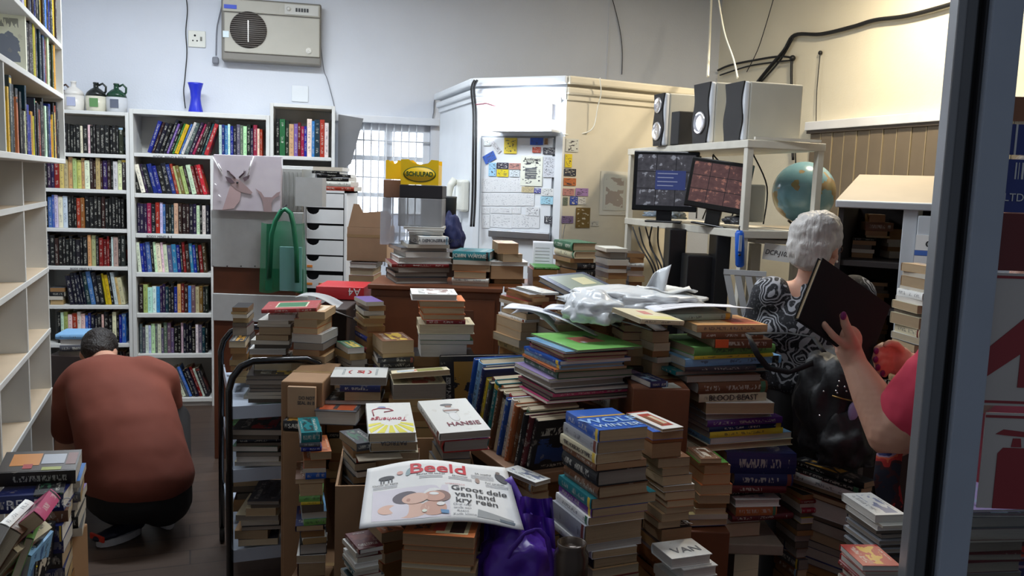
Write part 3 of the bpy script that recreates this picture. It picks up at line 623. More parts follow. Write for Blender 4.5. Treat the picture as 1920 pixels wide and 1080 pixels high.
# second case: its topmost compartment is wider
t = empty('bookcase', MBW @ Matrix.Translation((c1r + .002, -dep, 0)), label='tall white bookcase of blue spined books under the blue vase', cat='bookcase')
w2, w2t, zt2 = c2r - c1r, c2t - c1r, zc(250, 204); th = .024
MB().box((0, 0, 0), (th, dep - .004, zt2), SHW, bevel=.002).obj('side_panel', t); MB().box((w2 - th, 0, 0), (w2, dep - .004, z2[0] - .024), SHW, bevel=.002).obj('side_panel', t)
MB().box((w2t - th, 0, z2[0] - .024), (w2t, dep - .004, zt2), SHW, bevel=.002).obj('side_panel', t)
MB().box((th, 0, zt2 - .03), (w2t - th, dep - .014, zt2), SHW, bevel=.002).obj('top_board', t)
MB().box((th, dep - .012, 0), (w2 - th, dep - .006, zt2 - .03), SHG).obj('back_panel', t); MB().box((w2, dep - .012, z2[0]), (w2t - th, dep - .006, zt2 - .03), SHG).obj('back_panel', t)
MB().box((th, .004, z2[0] - .024), (w2t - th, dep - .014, z2[0]), SHW, bevel=.003).obj('shelf', t)
for z in z2[1:]: MB().box((th, .004, z - .028), (w2 - th, dep - .014, z), SHW, bevel=.003).obj('shelf', t)
MB().box((th, .02, .0), (w2 - th, .035, z2[-1] - .028), SHW).obj('kickboard', t)
inkd = mat('label_ink', (60, 60, 70))
for px, py, s_ in ((318, 294, 'BODY, MIND & SOUL'), (298, 443, 'BODY MIND & S'), ): 
    q = case_pt(px, py, dep); text('shelf_label', s_, .022, inkd, t, TR(q.x - c1r, .002, q.z - .004, 90))
q = case_pt(152, 504, dep); text('shelf_label', 'BODY MIND & S', .018, inkd, M=MBW @ TR(q.x, -dep + .0, q.z, 90), label='dark lettered shelf strip on the dark spined bookcase', cat='lettering')
bookcase('bookcase', c2t + .004, c3r, zc(560, 318), zc(560, 197) + .005, [zc(560, 293), zc(560, 318) + .024], 'small white top bookcase next to the window with red and cream spines')
Mc = MBW @ Matrix.Translation((0, -dep, 0))
dark = 'kkkkkdBkmWnkd'
rows1 = [(c1l + .1, z1[0], .17, .185, 'oLkkkkkkWkWkddkkkkkkkmkm', 0), (c1l + .03, z1[1], .18, .20, 'OkpprccccccWmBcBpmkWWkkkkkctBk', 0), (c1l + .03, z1[2], .19, .21, 'OdLLWWWdkkotkkkkBkkkkkkkkck', 0),
         (c1l + .03, z1[3], .17, .21, 'nnkBkkkkddkkcckrrrmWckkkkWkkkkk', 0), (c1l + .18, z1[4], .18, .22, 'nnnnnTLnkyykWcctkBttt', -.14), (c1l + .1, z1[5], .18, .21, 'kWcWoWWLbnnkWkkWkbbWss', 0), (c1l + .1, z1[6], .18, .2, dark, 0)]
for i, (x, z, h0, h1, cols, le) in enumerate(rows1):
    shelf_row(Mc, x, c1r - .03, z + .001, h0, h1, 'on the %s shelf of the dark spined bookcase' % ordn(i), y0=.03, seed=i + 1, cols=cols, lean=le, wid=(.012, .03))
rows2 = [('bBnknlkgyLWspPmkTrrLkTnsnWbnbWssWp', .36, (.012, .026), .20, .235), ('kWpnbbknboctcBWrrrdrmmbbL', -.22, (.014, .03), .18, .2), ('pppPnoWLkGTcBmmnpWkWnnbbL', 0, (.014, .028), .19, .205),
         ('WbbLkWWWWsLbkrBLbGrOkGnb', -.07, (.014, .028), .18, .205), ('mcWWLppTnkbcrBLsctkGTsPk', 0, (.014, .028), .17, .2), ('ssWWWsWsssskkWnnnkWsTknk', 0, (.014, .026), .17, .21), ('WsLknrWkksdknn', -.36, (.014, .026), .19, .22)]
for i, (cols, le, wd, h0, h1) in enumerate(rows2):
    x0 = c1r + (.10 if i == 0 else .035 if i < 6 else .30); xe = (c1r + w2t * .56) if i == 0 else c1r + w2 - .035
    x = shelf_row(Mc, x0, xe, z2[i] + .001, h0, h1, 'on the %s shelf of the blue spined bookcase' % ordn(i), y0=.03, seed=i + 21, cols=cols, lean=le, wid=wd)
    if i == 0: shelf_row(Mc, x + .07, c1r + w2t - .03, z2[i] + .001, .18, .225, 'in the straight part of the top shelf of the blue spined bookcase', y0=.03, seed=33, cols='WbLWbnssWGpPWoknB', wid=(.014, .026), lean=0)
shelf_row(Mc, c2t + .04, c3r - .03, zc(560, 293) + .001, .20, .26, 'in the small top bookcase next to the window', y0=.03, seed=44, cols='kGGclrPbWLToWtoWdTLc', wid=(.016, .036))
_pc = on_plane(96, 600, B0 + NB * (dep - .02), NB)
stack('the little pile at the left end of the leaning navy books', 84, 116, _pc.y, 540, z1[4] + .001, ['8fstp', '9skwp', '7fWwp', '10fdcp', '8fswp'], D=.12, rot=12, seed=90, jr=3)
MB().box((at(86, 640, 4.62).x, 4.62, 0), (at(162, 640, 4.62).x, 4.86, at(120, 668, 4.62).z), mat('dark_wood', (50, 36, 30), .6)).obj('low_stand', label='dark low stand between the left bookcase and the crouching person', cat='stand')
stack('the flat grey pile behind the crouching person', 88, 162, 4.63, 628, at(120, 668, 4.62).z + .001, ['9sLwh', '12fswh', '11sdgh', '8fdgh'], D=.2, rot=14, seed=91, jr=3)
# jars and vase
def jar(px, py, Y, s, lab, body, top, handle, cork=None):
    p = case_pt(px, py, .14); t = empty('stoneware_jar', MBW @ Matrix.Translation((p.x, -.14, zc(180, 208))), label=lab, cat='jar', group=None)
    H_ = .18 * s; bm_ = mat('glaze_' + body[0], body[1], .25); tm = mat('glaze_' + top[0], top[1], .25)
    pr = [(.001, 0), (.05, 0), (.062, .01), (.065, .05), (.064, .10)]; MB().lathe([(r_ * s, z * s) for r_, z in pr] + [(.001, .1 * s)], bm_).obj('body', t)
    pr = [(.001, .0995), (.064, .1), (.055, .125), (.03, .148), (.016, .155), (.015, .18), (.019, .183), (.017, .19), (.001, .19)]
    MB().lathe([(r_ * s, z * s) for r_, z in pr], tm).obj('neck', t)
    if handle:
        MB().tube([((.016 + .0) * s, 0, .172 * s), (.04 * s, 0, .185 * s), (.06 * s, 0, .165 * s), (.058 * s, 0, .135 * s), (.05 * s, 0, .125 * s)], .007 * s, tm).obj('handle', t)
    MB().box((-.025 * s, -.067 * s, .03 * s), (.025 * s, -.055 * s, .085 * s), mat('jar_print_' + body[0] + top[0], cork or (120, 130, 150), .5)).obj('printed_label', t)
jar(113, 205, 5.5, .9, 'stoneware jar half hidden behind the left bookcase', ('pinkish', (205, 190, 180)), ('brown', (70, 50, 45)), True)
jar(139, 205, 5.5, 1.0, 'plain off-white stoneware jar on the dark spined bookcase', ('white', (226, 222, 215)), ('white', (226, 222, 215)), False, (170, 175, 200))
jar(181, 208, 5.5, 1.0, 'cream jar with black neck and green leaf print on the bookcase', ('cream', (214, 210, 190)), ('black', (30, 34, 30)), True, (90, 135, 80))
jar(219, 210, 5.5, 1.0, 'grey-white jar with dark green neck nearest the white divider', ('grey', (200, 202, 206)), ('green', (24, 62, 42)), True, (90, 95, 110))
p = case_pt(367, 205, .14); vz = zt2
MB().lathe([(.001, 0), (.046, 0), (.047, .01), (.036, .06), (.031, .10), (.035, .145), (.046, .185), (.05, .197), (.046, .197), (.031, .145), (.026, .10), (.001, .05)], mat('vase_blue', (34, 48, 190), .3), seg=32).obj('vase', M=MBW @ Matrix.Translation((p.x, -.14, vz)), label='waisted royal blue vase on top of the bookcase', cat='vase')
# left bookcase along the left wall
LW = .28
MLC = basis(-UD, -ND, Z, LP)                            # local x toward the camera, y into the case (left), z up
def lpx(px, py, off=0): return MLC.inverted() @ on_plane(px, py, LP + ND * off, ND)
t = empty('bookcase', MLC, label='empty white pigeonhole bookcase along the left wall behind the crouching person', cat='bookcase')
sd = .62
zL = [lpx(80, y).z for y in (379, 508, 631, 754)]; zLt = 1.66
SHB = mat('shelf_beige', (196, 176, 150), .6, var=.05)
for x in (0, sd, 2 * sd, 3 * sd): MB().box((x, 0, 0), (x + .02, LW, zLt), SHW, bevel=.002).obj('upright', t)
MB().box((0, LW - .008, 0), (3 * sd, LW, zLt), SHG).obj('back_panel', t)
for z in zL + [.06]:
    for k_ in range(3): MB().box((k_ * sd + .02, .002, z - .02), ((k_ + 1) * sd, LW - .01, z), SHB, bevel=.002).obj('shelf', t)
    MB().box((.0, -.003, z - .022), (3 * sd, .003, z + .001), SHW, bevel=.001).obj('shelf_edge', t)
t = empty('wall_bookcase', MLC, label='white upper bookcase at the top left with tall coloured books', cat='bookcase')
UO = .09
zU = [at(107, 298, 4.18).z, at(107, 176, 4.18).z, at(105.5, 82, 4.18).z, 2.45]
for x in (0, 1.9): MB().box((x, -UO, zU[0] - .02), (x + .02, LW, 2.7), SHW, bevel=.002).obj('side_panel', t)
for z in zU: MB().box((.02, -UO, z - .022), (1.9, LW - .01, z), SHW, bevel=.002).obj('shelf', t)
MB().box((0, LW - .008, zU[0]), (1.9, LW, 2.7), SHG).obj('back_panel', t)
dq = MLC.inverted() @ on_plane(13, 250, LP + ND * UO, ND)
MB().box((dq.x, -UO + .002, zU[0]), (dq.x + .018, LW - .01, zU[1] - .022), SHW).obj('divider', t)
# upper bookcase books: spines face the room; built from the far end toward the camera
ML2 = basis(UD, -ND, Z, LP - UD * 1.9 + ND * UO)
shelf_row(ML2, 1.9 - dq.x + .01, 1.84, zU[0] + .001, .15, .27, 'on the lowest shelf of the top left bookcase', y0=.01, seed=61, cols='bbyydkcokkkkWkT', wid=(.022, .05), depth=.2)
shelf_row(ML2, .9, 1.9 - dq.x - .02, zU[0] + .001, .2, .28, 'left of the divider on the lowest shelf of the top left bookcase', y0=.01, seed=64, cols='sWrWcoWct', wid=(.022, .045), depth=.2)
shelf_row(ML2, .95, 1.78, zU[1] + .001, .19, .24, 'on the middle shelf of the top left bookcase', y0=.01, seed=62, cols='WdmdOyybTTGdssLr', wid=(.022, .045), depth=.2)
shelf_row(ML2, .9, 1.86, zU[2] + .001, .2, .24, 'on the highest visible shelf of the top left bookcase', y0=.01, seed=63, cols='WyymTLbBbrkG', wid=(.022, .045), depth=.2)
# one dark book alone in a pigeonhole, one blue low down
ML3 = basis(UD, -ND, Z, LP - UD * 1.24)
shelf_row(ML3, .655, .70, zL[0] + .001, .24, .25, 'alone in an otherwise empty pigeonhole', y0=.03, seed=5, cols='n', wid=(.034, .038), lean=-.09, keep=True)
# ------------------------------------------------------------------ grey cabinet, bag, print, drawer unit
GP = mat('panel_grey', (182, 184, 184), .6, var=.05, vscale=20); WD = mat('brown_wood', (98, 54, 34), .45, var=.2, vscale=9); DK = mat('dark_metal', (40, 38, 40), .5)
def slab(name, px0, py0, px1, py1, Y, d, m, label=None, cat=None, parent=None, bevel=.003, **k):
    a = at(px0, py1, Y); c = at(px1, py0, Y); 
    zb, zt = at((px0 + px1) / 2, py1, Y).z, at((px0 + px1) / 2, py0, Y).z
    return MB().box((a.x, Y, zb), (c.x, Y + d, zt), m, bevel=bevel).obj(name, parent, label=label, cat=cat, **k)
t = empty('cabinet', label='old wooden cabinet patched with pale grey panels behind the trolley', cat='cabinet'); YC = 4.55
a, c_ = at(396, 395, YC), at(568, 395, YC); zt = a.z - .02
MB().box((a.x, YC + .02, 0), (c_.x - .04, YC + .5, zt), WD, bevel=.004).obj('body', t)
slab('panel', 396, 396, 568, 503, YC, .018, GP, parent=t, label='pale grey studded panel'); slab('panel', 399, 553, 577, 604, YC, .018, GP, parent=t, label='lower pale grey panel')
b = MB()
for i in range(7): q = at(400 + i * 26, 499, YC); b.ball((q.x, q.y, q.z), .004, DK, seg=6)
b.obj('rivets', t, label='row of small studs')
t2 = slab('ribbed_crate', 520, 316, 567, 398, YC + .05, .3, mat('ribbed_grey', (158, 158, 154), .6), label='grey ribbed plastic crate standing behind the antelope print', cat='crate')
for i in range(6):
    q = at(523 + i * 8, 350, YC + .05); MB().box((q.x, YC + .044, at(540, 393, YC).z), (q.x + .008, YC + .052, at(540, 322, YC).z), mat('rib_grey', (145, 145, 142), .6)).obj('rib', t2)
# antelope print (shrink-wrapped canvas)
t = empty('canvas_print', TR(at(462, 396, YC - .04).x, YC - .04, at(462, 396, YC - .04).z, -4), label='shrink-wrapped canvas print of an antelope head leaning above the grey panel', cat='picture')
wpr, hpr = 126 * YC / 1600, 103 * YC / 1600
m = bpy.data.materials.new('antelope_canvas'); m.use_nodes = True; nt = m.node_tree; bb = nt.nodes['Principled BSDF']; bb.inputs['Roughness'].default_value = .3
tc = N(nt, 'ShaderNodeTexCoord'); s_ = N(nt, 'ShaderNodeSeparateXYZ'); nt.links.new(tc.outputs['Generated'], s_.inputs[0])
nt.links.new(mixc(nt, math_(nt, 'MULTIPLY', noise(nt, tc.outputs['Generated'], 3, 4), 1), lin((200, 192, 196)), lin((172, 162, 172))), bb.inputs['Base Color'])
MB().box((-wpr / 2, 0, 0), (wpr / 2, .03, hpr), m, bevel=.003).obj('canvas', t)
def relief(name, poly, m_, z, t_, y=-.002):   # small flat printed shape on a canvas
    MB().prism([(x, y2) for x, y2 in poly], 0, .0012, m_, basis((1, 0, 0), (0, 0, 1), (0, -1, 0), (0, y, 0))).obj(name, t_)
def scp(pts): return [((x - 85) / 440 * wpr - wpr / 2, hpr - (y - 55) / 360 * hpr) for x, y in pts]
FUR = mat('print_fur', (150, 128, 128), .4); FURD = mat('print_fur_dark', (92, 76, 84), .4)
relief('printed_neck', scp([(200, 250), (270, 290), (262, 350), (225, 400), (150, 412), (170, 350)]), mat('print_neck', (176, 150, 150), .4), 0, t)
relief('printed_head', scp([(185, 215), (225, 200), (270, 225), (310, 260), (343, 292), (335, 305), (300, 300), (262, 290), (235, 275), (205, 250)]), FUR, 0, t, -.003)
relief('printed_ear', scp([(165, 195), (200, 205), (228, 232), (205, 240), (180, 225)]), FURD, 0, t, -.004); relief('printed_ear', scp([(280, 200), (325, 180), (318, 205), (290, 225)]), FURD, 0, t, -.004)
relief('printed_head', scp([(360, 265), (400, 290), (420, 320), (470, 320), (500, 290), (523, 280), (515, 310), (480, 330), (468, 360), (470, 415), (420, 415), (410, 350), (395, 310)]), FUR, 0, t, -.003)
for pts in (((230, 205), (205, 180), (190, 160), (176, 158)), ((255, 200), (285, 170), (294, 150), (285, 155), (240, 150), (215, 120), (198, 70), (205, 55))):
    MB().tube([(x, -.004, z) for x, z in scp(pts)], .004, FURD, seg=5).obj('printed_horn', t)
q = scp([(245, 232)])[0]; MB().ball((q[0], -.0045, q[1]), .006, mat('ink', (40, 40, 45))).obj('printed_eye', t)
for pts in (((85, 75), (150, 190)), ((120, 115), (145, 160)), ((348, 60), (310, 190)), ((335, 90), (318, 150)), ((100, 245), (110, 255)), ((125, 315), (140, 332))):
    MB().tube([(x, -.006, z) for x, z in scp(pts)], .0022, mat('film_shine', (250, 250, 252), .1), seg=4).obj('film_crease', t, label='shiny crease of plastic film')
# green mesh bag hanging from the cabinet
MESH = mat('green_mesh', (16, 128, 88), .5, alpha=.42); MESHD = mat('green_strap', (8, 98, 66), .5)
t = empty('mesh_bag', TR(0, 0, 0), label='translucent green mesh tote bag hanging in front of the grey panel', cat='bag'); YB = YC - .06
def q3(px, py, Y): return at(px, py, Y)
def bagf(u, v, back=0):
    l, r_ = 490 - 4 * v, 571 + 5 * v; x = l + (r_ - l) * u; y = 417 + (547 - 417) * v + 3 * math.sin(u * 9)
    bulge = .035 * math.sin(math.pi * u) * math.sin(math.pi * min(1, v * .7 + .15)); return at(x, y, YB - bulge + back * (.02 + bulge))
MB().grid(lambda u, v: bagf(u, v), 12, 14, MESH).obj('mesh_front', t); MB().grid(lambda u, v: bagf(u, v, 1), 12, 14, MESH).obj('mesh_back', t)
b = MB(); b.grid(lambda u, v: at(506 + (-2 if u < .5 else 3) + (u - .5) * 8 - 3 * v, 420 + v * 125, YB - .045), 2, 6, MESHD); 
b.tube([at(505, 520, YB - .045), at(509, 440, YB - .05), at(516, 415, YB - .05), at(527, 396, YB - .05), at(535, 392, YB - .05), at(545, 400, YB - .05), at(550, 420, YB - .05), at(556, 470, YB - .05), at(557, 530, YB - .045)], .013, MESHD, seg=6); b.obj('handle', t)
slab('book_inside', 524, 463, 566, 546, YB - .005, .012, mat('pale_blue_card', (158, 198, 206), .5, alpha=.999), parent=t, label='pale blue book showing through the mesh', bevel=.002)
MB().tube([(at(533, 392, YB).x, YB - .06, at(533, 392, YB).z), (at(533, 388, YB).x, YB + .04, at(533, 385, YB).z)], .005, DK).obj('hook', label='small dark hook holding the green mesh bag', cat='hook')
# drawer unit
YD = 4.62; t = empty('drawer_unit', label='tall white cardboard drawer unit with half-round dark finger holes', cat='drawer unit'); DW = mat('drawer_white', (222, 224, 226), .5); HOLE = mat('hole_dark', (22, 20, 28), .8)
a, c_ = at(570, 540, YD), at(649, 358, YD); zt = at(610, 357, YD).z; x0, x1 = at(569, 450, YD).x, at(649, 450, YD).x
MB().box((x0, YD, 0), (x0 + .012, YD + .33, zt), DW).box((x1 - .012, YD, 0), (x1, YD + .33, zt), DW).box((x0, YD, zt - .012), (x1, YD + .33, zt), DW).box((x0, YD + .32, 0), (x1, YD + .33, zt), DW).box((x0 + .01, YD + .03, .01), (x1 - .01, YD + .04, zt - .01), HOLE).obj('carcass', t)
ys = [(363, 389), (393, 419), (423, 448), (451, 478), (481, 508), (516, 541), (545, 570), (575, 600)]
for i, (y0, y1) in enumerate(ys):
    z1_, z0_ = at(610, y0, YD).z, at(610, y1, YD).z; w_ = x1 - x0
    poly = [(.016, z0_), (w_ - .016, z0_), (w_ - .016, z1_), (w_ * .38, z1_)]
    for k_ in range(7):
        a_ = math.pi * k_ / 6; poly.append((w_ * .22 + w_ * .15 * math.cos(a_), z1_ - w_ * .12 * math.sin(a_)))
    poly.append((.016, z1_))
    d = MB().prism(poly, 0, .008, DW, basis((1, 0, 0), (0, 0, 1), (0, -1, 0), (x0, YD + .006, 0))).obj('drawer', t)
    if i in (4, 5):
        b = MB().box((x0 + .02, YD - .0045, z0_ + .018), (x0 + .05, YD - .001, z0_ + .03), mat('label_orange', (235, 140, 50)))
        if i == 5: b.box((x0 + .085, YD - .0045, z0_ + .018), (x1 - .02, YD - .001, z0_ + .03), mat('label_orange', (235, 140, 50)))
        b.obj('orange_label', d)
    if i == 5: text('label_print', 'STAMPSTERS', .011, inkd, d, TR(x0 + .115, YD - .0048, z0_ + .024, 90))
b = MB(); p0 = at(566, 385, YD - .02); b.prism([(0, 0), (.14, 0), (.158, .015), (.13, .03), (0, .045)], 0, .15, GP, TR(p0.x, YD - .16, p0.z, 0)).obj('envelope_stack', label='grey pointed envelope sticking out beside the top drawer', cat='envelope')
stack('the pile on the white drawer unit', 570, 657, YD, 313, at(610, 357, YD).z, [('7fWwp', {'x0': 585, 'x1': 640}), ('5sdwh', {'x0': 583, 'x1': 636}), ('6sdwp', {'x0': 590, 'x1': 655}), ('7skwp', {'x0': 592, 'x1': 654}), ('9sWwp', {'x0': 598, 'x1': 658}), ('8sowp', {'x0': 598, 'x1': 664}), '5fWtp'], D=.2, jr=2)
stack('the little pile left on the drawer unit', 572, 597, YD - .0, 342, at(610, 357, YD).z, ['8fWwp', '6sdwp'], D=.15, jr=1)
# ------------------------------------------------------------------ supports: brown chest, trolley, tables, boxes
CARD = mat('cardboard', (150, 116, 84), .8, var=.08, vscale=12); CARDL = mat('cardboard_light', (176, 144, 114), .8, var=.06, vscale=14)
BW = mat('chest_wood', (112, 66, 42), .4, var=.22, vscale=7)
ZC = 1.135
def chest(x0, x1, Y, d, zt, lab, name='wooden_chest', m=BW, drawers=1):
    a, c_ = at(x0, 540, Y).x, at(x1, 540, Y).x; t = empty(name, TR(a, Y, 0), label=lab, cat='chest'); w_ = c_ - a
    MB().box((0, .015, 0), (w_, d, zt - .022), m, bevel=.004).obj('body', t); MB().box((-.01, -.005, zt - .02), (w_ + .01, d + .005, zt), m, bevel=.004).obj('top_board', t)
    for i in range(drawers):
        z1_ = zt - .05 - i * .4; dr = MB().box((.02, .003, z1_ - .36), (w_ - .02, .016, z1_), m, bevel=.003).obj('drawer', t)
        MB().box((w_ * .62, -.002, z1_ - .10), (w_ * .80, .004, z1_ - .045), mat('label_holder', (96, 58, 38), .35), bevel=.002).obj('label_holder', dr)
    return t
chest(694, 938, 3.46, .36, ZC, 'brown wooden chest with label holder carrying the tall back stacks', drawers=2)
chest(950, 1208, 3.5, .36, ZC, 'brown wooden chest right of the one with the label holder', drawers=2)
# trolley
TP = at(428, 540, 2.85); TP.z = 0; MT = basis(ND, UD, Z, TP)      # local x right, y back
TW, TL = .34, .70; BT_ = mat('black_tube', (14, 14, 18), .18, coat=.5); TRAY = mat('tray_blue_grey', (178, 188, 204), .5, var=.05)
t = empty('book_trolley', MT, label='black tube framed trolley with pale shelves packed with books', cat='trolley')
zt = .925
for y in (0, TL):
    pts = [(0, y, .06), (0, y, zt - .10), (.012, y, zt - .055), (.04, y, zt - .018), (.08, y, zt), (TW - .08, y, zt), (TW - .04, y, zt - .018), (TW - .012, y, zt - .055), (TW, y, zt - .1), (TW, y, .06)]
    MB().tube(pts, .0125, BT_, seg=12).obj('tube_frame', t)
for z in (.77, .545, .255):
    MB().box((.012, .0, z - .045), (TW - .012, TL, z - .036), TRAY).box((.012, -.006, z - .045), (TW - .012, .002, z), TRAY).box((.008, 0, z - .045), (.014, TL, z), TRAY).box((TW - .014, 0, z - .045), (TW - .008, TL, z), TRAY).obj('tray', t)
for x in (0, TW):
    for y in (0, TL): MB().lathe([(.001, -.01), (.03, -.01), (.03, .01), (.001, .01)], mat('rubber', (30, 30, 32), .6), TR(x, y, .03, 0, 90), seg=16).obj('wheel', t)
# low tables / boxes that carry the stacks
def carton(name, x0, x1, Y, d, z0, z1, lab, m=CARD, rot=0, open_=False):
    a, c_ = at(x0, 540, Y).x, at(x1, 540, Y).x; w_ = c_ - a; t = empty(name, TR(a, Y, z0, 0, 0, rot), label=lab, cat='box'); h = z1 - z0; e = .006
    if open_:
        MB().box((0, 0, 0), (w_, e, h), m).box((0, d - e, 0), (w_, d, h), m).box((0, e, 0), (e, d - e, h), m).box((w_ - e, e, 0), (w_, d - e, h), m).box((e, e, 0), (w_ - e, d - e, e), m).obj('walls', t)
    else:
        MB().box((0, 0, 0), (w_, d, h), m, bevel=.004).obj('walls', t); MB().box((0, d * .45, h), (w_, d * .55, h + .001), mat('packing_tape', (170, 140, 100), .2)).obj('tape', t)
    return t
def table(name, x0, x1, Y, d, zt, lab, m=BW, th=.03):
    a, c_ = at(x0, 540, Y).x, at(x1, 540, Y).x; t = empty(name, TR(a, Y, 0), label=lab, cat='table'); w_ = c_ - a
    MB().box((0, 0, zt - th), (w_, d, zt), m, bevel=.004).obj('tabletop', t)
    if name == 'bench': MB().box((w_ * .3, d * .45, 0), (w_ * .7, d * .9, zt - th), mat('dark_wood', (50, 36, 30), .6)).obj('pedestal', t); return t
    for x in (.02, w_ - .06):
        for y in (.02, d - .06): MB().box((x, y, 0), (x + .04, y + .04, zt - th), m).obj('leg', t)
    return t
table('side_table', 628, 905, 2.93, .36, .75, 'brown table under the middle paperback stacks beyond the trolley')
table('side_table', 940, 1275, 2.86, .5, .80, 'brown table under the back heap of papers and the plastic bag')
table('bench', 1262, 1506, 2.58, .27, .455, 'low bench with a pale worn edge under the stack of large art books', m=mat('bench_pale', (150, 138, 124), .6, var=.1, vscale=20), th=.035)
carton('wooden_box', 1196, 1306, 2.5, .32, .60, .965, 'dark brown wooden box between the two tall picture book stacks', m=BW)
carton('crate', 1196, 1306, 2.5, .32, .0, .598, 'brown crate on the floor under the wooden box', m=BW)
carton('cardboard_box', 1072, 1236, 2.08, .3, 0, .44, 'brown carton under the stack topped by the blue atlas paperback')
carton('cardboard_box', 1240, 1400, 2.14, .28, 0, .44, 'brown carton under the tan paperback stacks beside the low bench')
carton('cardboard_box', 985, 1092, 2.5, .34, 0, .30, 'brown carton under the stack topped by the green picture book')
carton('cardboard_box', 542, 616, 2.42, .24, 0, .36, 'brown carton under the narrow stack beside the trolley')
carton('cardboard_box', 680, 925, 1.86, .2, 0, .42, 'brown carton under the stack that carries the newspaper')
t = carton('cardboard_box', 632, 912, 2.13, .42, 0, .765, 'tall open cardboard box beside the newspaper holding two book piles', rot=8, open_=True)
t = carton('cardboard_box', 527, 606, 2.68, .3, .0, .905, 'cardboard box with printed do not seal flap beside the trolley')
p = at(540, 540, 2.665).x - at(527, 540, 2.68).x
w_ = .09; b = MB().box((p, -.02, .905 - .035 - .10), (p + w_, -.004, .905 - .012), CARDL, bevel=.002).obj('flap', t, label='paler printed carton flap')
text('flap_print', 'DO NOT', .016, inkd, t, TR(p + .062, -.0212, .905 - .048, 90), sx=.8); text('flap_print', 'SEAL IN B', .016, inkd, t, TR(p + .060, -.0212, .905 - .064, 90), sx=.8)
# ------------------------------------------------------------------ stacks
S = stack
# back stacks on the chests
S('the tall left stack on the brown chest', 706, 842, 3.5, 443, ZC, [('15sWwp', {'x0': 752, 'x1': 838, 'extra': lambda t, L, W, T: text('spine_title', 'R. O. A DEMONSTRATION 75', .020, inkd, t, TR(0, -W / 2 - .002, T / 2, 90), sx=.82), 'keep': True, 'label': 'white book with large dark spine lettering on the tall chest stack'}),
   ('7fkwp', {'x0': 735, 'x1': 840}), ('7fdgp', {'x0': 712, 'x1': 834}), ('11fswp', {'x0': 722, 'x1': 840}), ('12fWwh', {'x0': 715, 'x1': 845}), '7srwp', '10fBgp', '9fkgh', ('12fdgh', {'x0': 708, 'x1': 838}), '9fkgp', '8lLwp', '6frcp'], D=.24, rot=20, seed=1, jr=6)
S('the pile above the tall chest stack', 752, 833, 3.56, 426, at(795, 443, 3.5).z + .001, ['6fWwm', '5fswm', '6fWwm'], D=.2, rot=6, seed=41)
S('the stack with the teal cowboy biography', 846, 926, 3.5, 472, ZC, [('17sTwh', {'keep': True, 'label': 'white and teal hardback reading JOHN WAYNE on its spine', 'extra': lambda t, L, W, T: text('spine_title', 'JOHN WAYNE', .022, mat('spine_print', (225, 225, 215)), t, TR(-.005, -W / 2 - .0045, T / 2, 90), sx=1.0)}),
   '8fWwp', '13fBtp', ('13fotp', {'x0': 850, 'x1': 914}), '8sWwh', '7fbwp', '6fWwh'], D=.2, rot=-3, seed=2)
S('the brown paperbacks behind the whiteboard door', 900, 984, 3.52, 456, ZC, [('20ftop', {'x0': 918, 'x1': 970}), ('15fttp', {'x0': 920, 'x1': 978}), ('8fWwh', {'x0': 905, 'x1': 990}), '25ftop', '9fBtp'], D=.19, rot=12, seed=3, pages='tto')
S('the short pile under the pale card', 990, 1046, 3.54, 501, ZC, [('5sgtp', {}), '14fotp', '13fttp'], D=.16, rot=5, seed=4)
S('the stack topped by a dark green antique hardback', 1036, 1117, 3.56, 455, ZC, [('16lGth', {'x0': 1040}), ('14lcth', {'x0': 1042}), '8fBth', ('14skrh', {}), ('13skrp', {}), ('10spwp', {'x0': 1046})], D=.22, rot=22, seed=5, hard=.5)
S('the pale topped stack at the end of the chest', 1119, 1176, 3.56, 466, ZC, ['7fWwh', '14fkBh'.replace('B', 'g'), '11fWwp', '7fBtp', '7fLwp', '12fttp'], D=.18, rot=14, seed=6)
S('the short stack next to the monitor rack', 1172, 1206, 3.6, 475, ZC, ['8fBtp', '10fttp', '8sWwp', '7frtp', '10fwwp'.replace('fw', 'fW')], D=.16, rot=4, seed=7, pal='rWBk')
# on the table beyond the trolley
S('the middle stack right of the red A4 box', 652, 722, 3.04, 566, .75, ['8flwp', '10fBtp', '9fswp', '5fkcp', '10fctp', '6fBcp', '11fttp'], D=.17, rot=24, seed=8, auto=(8, 14))
S('the small dark stack in the very middle', 628, 678, 2.96, 652, .75, ['12fGwp', ('13fdcp', {}), '10fkwp', '9fswp'], D=.14, rot=32, seed=9, auto=(8, 12), pal='kdGB')
S('the stack with black and white spines', 682, 778, 2.9, 640, .75, [('25fBtp', {'x0': 684, 'x1': 776}), '8fccp', '10skwp', '11skcp', ('10sWwp', {}), '11flgp', '14fmtp'], D=.17, rot=18, seed=10, auto=(9, 14))
S('the stack of old hardbacks left of the brown chest', 757, 892, 3.0, 553, .75, [('12fWwh', {'x0': 758, 'x1': 858}), ('13foth', {'x0': 773, 'x1': 873}), ('13foth', {'x0': 775, 'x1': 873}), ('11foth', {'x0': 776, 'x1': 874}), ('8srtp', {'x0': 782, 'x1': 874}), ('19fcch', {'x0': 772, 'x1': 892}), ('12fGwp', {'x0': 774, 'x1': 884}), ('8fGwp', {'x0': 776, 'x1': 890}), ('24fWwp', {'x0': 776, 'x1': 878})], D=.17, rot=10, seed=11, auto=(8, 12), jr=2)
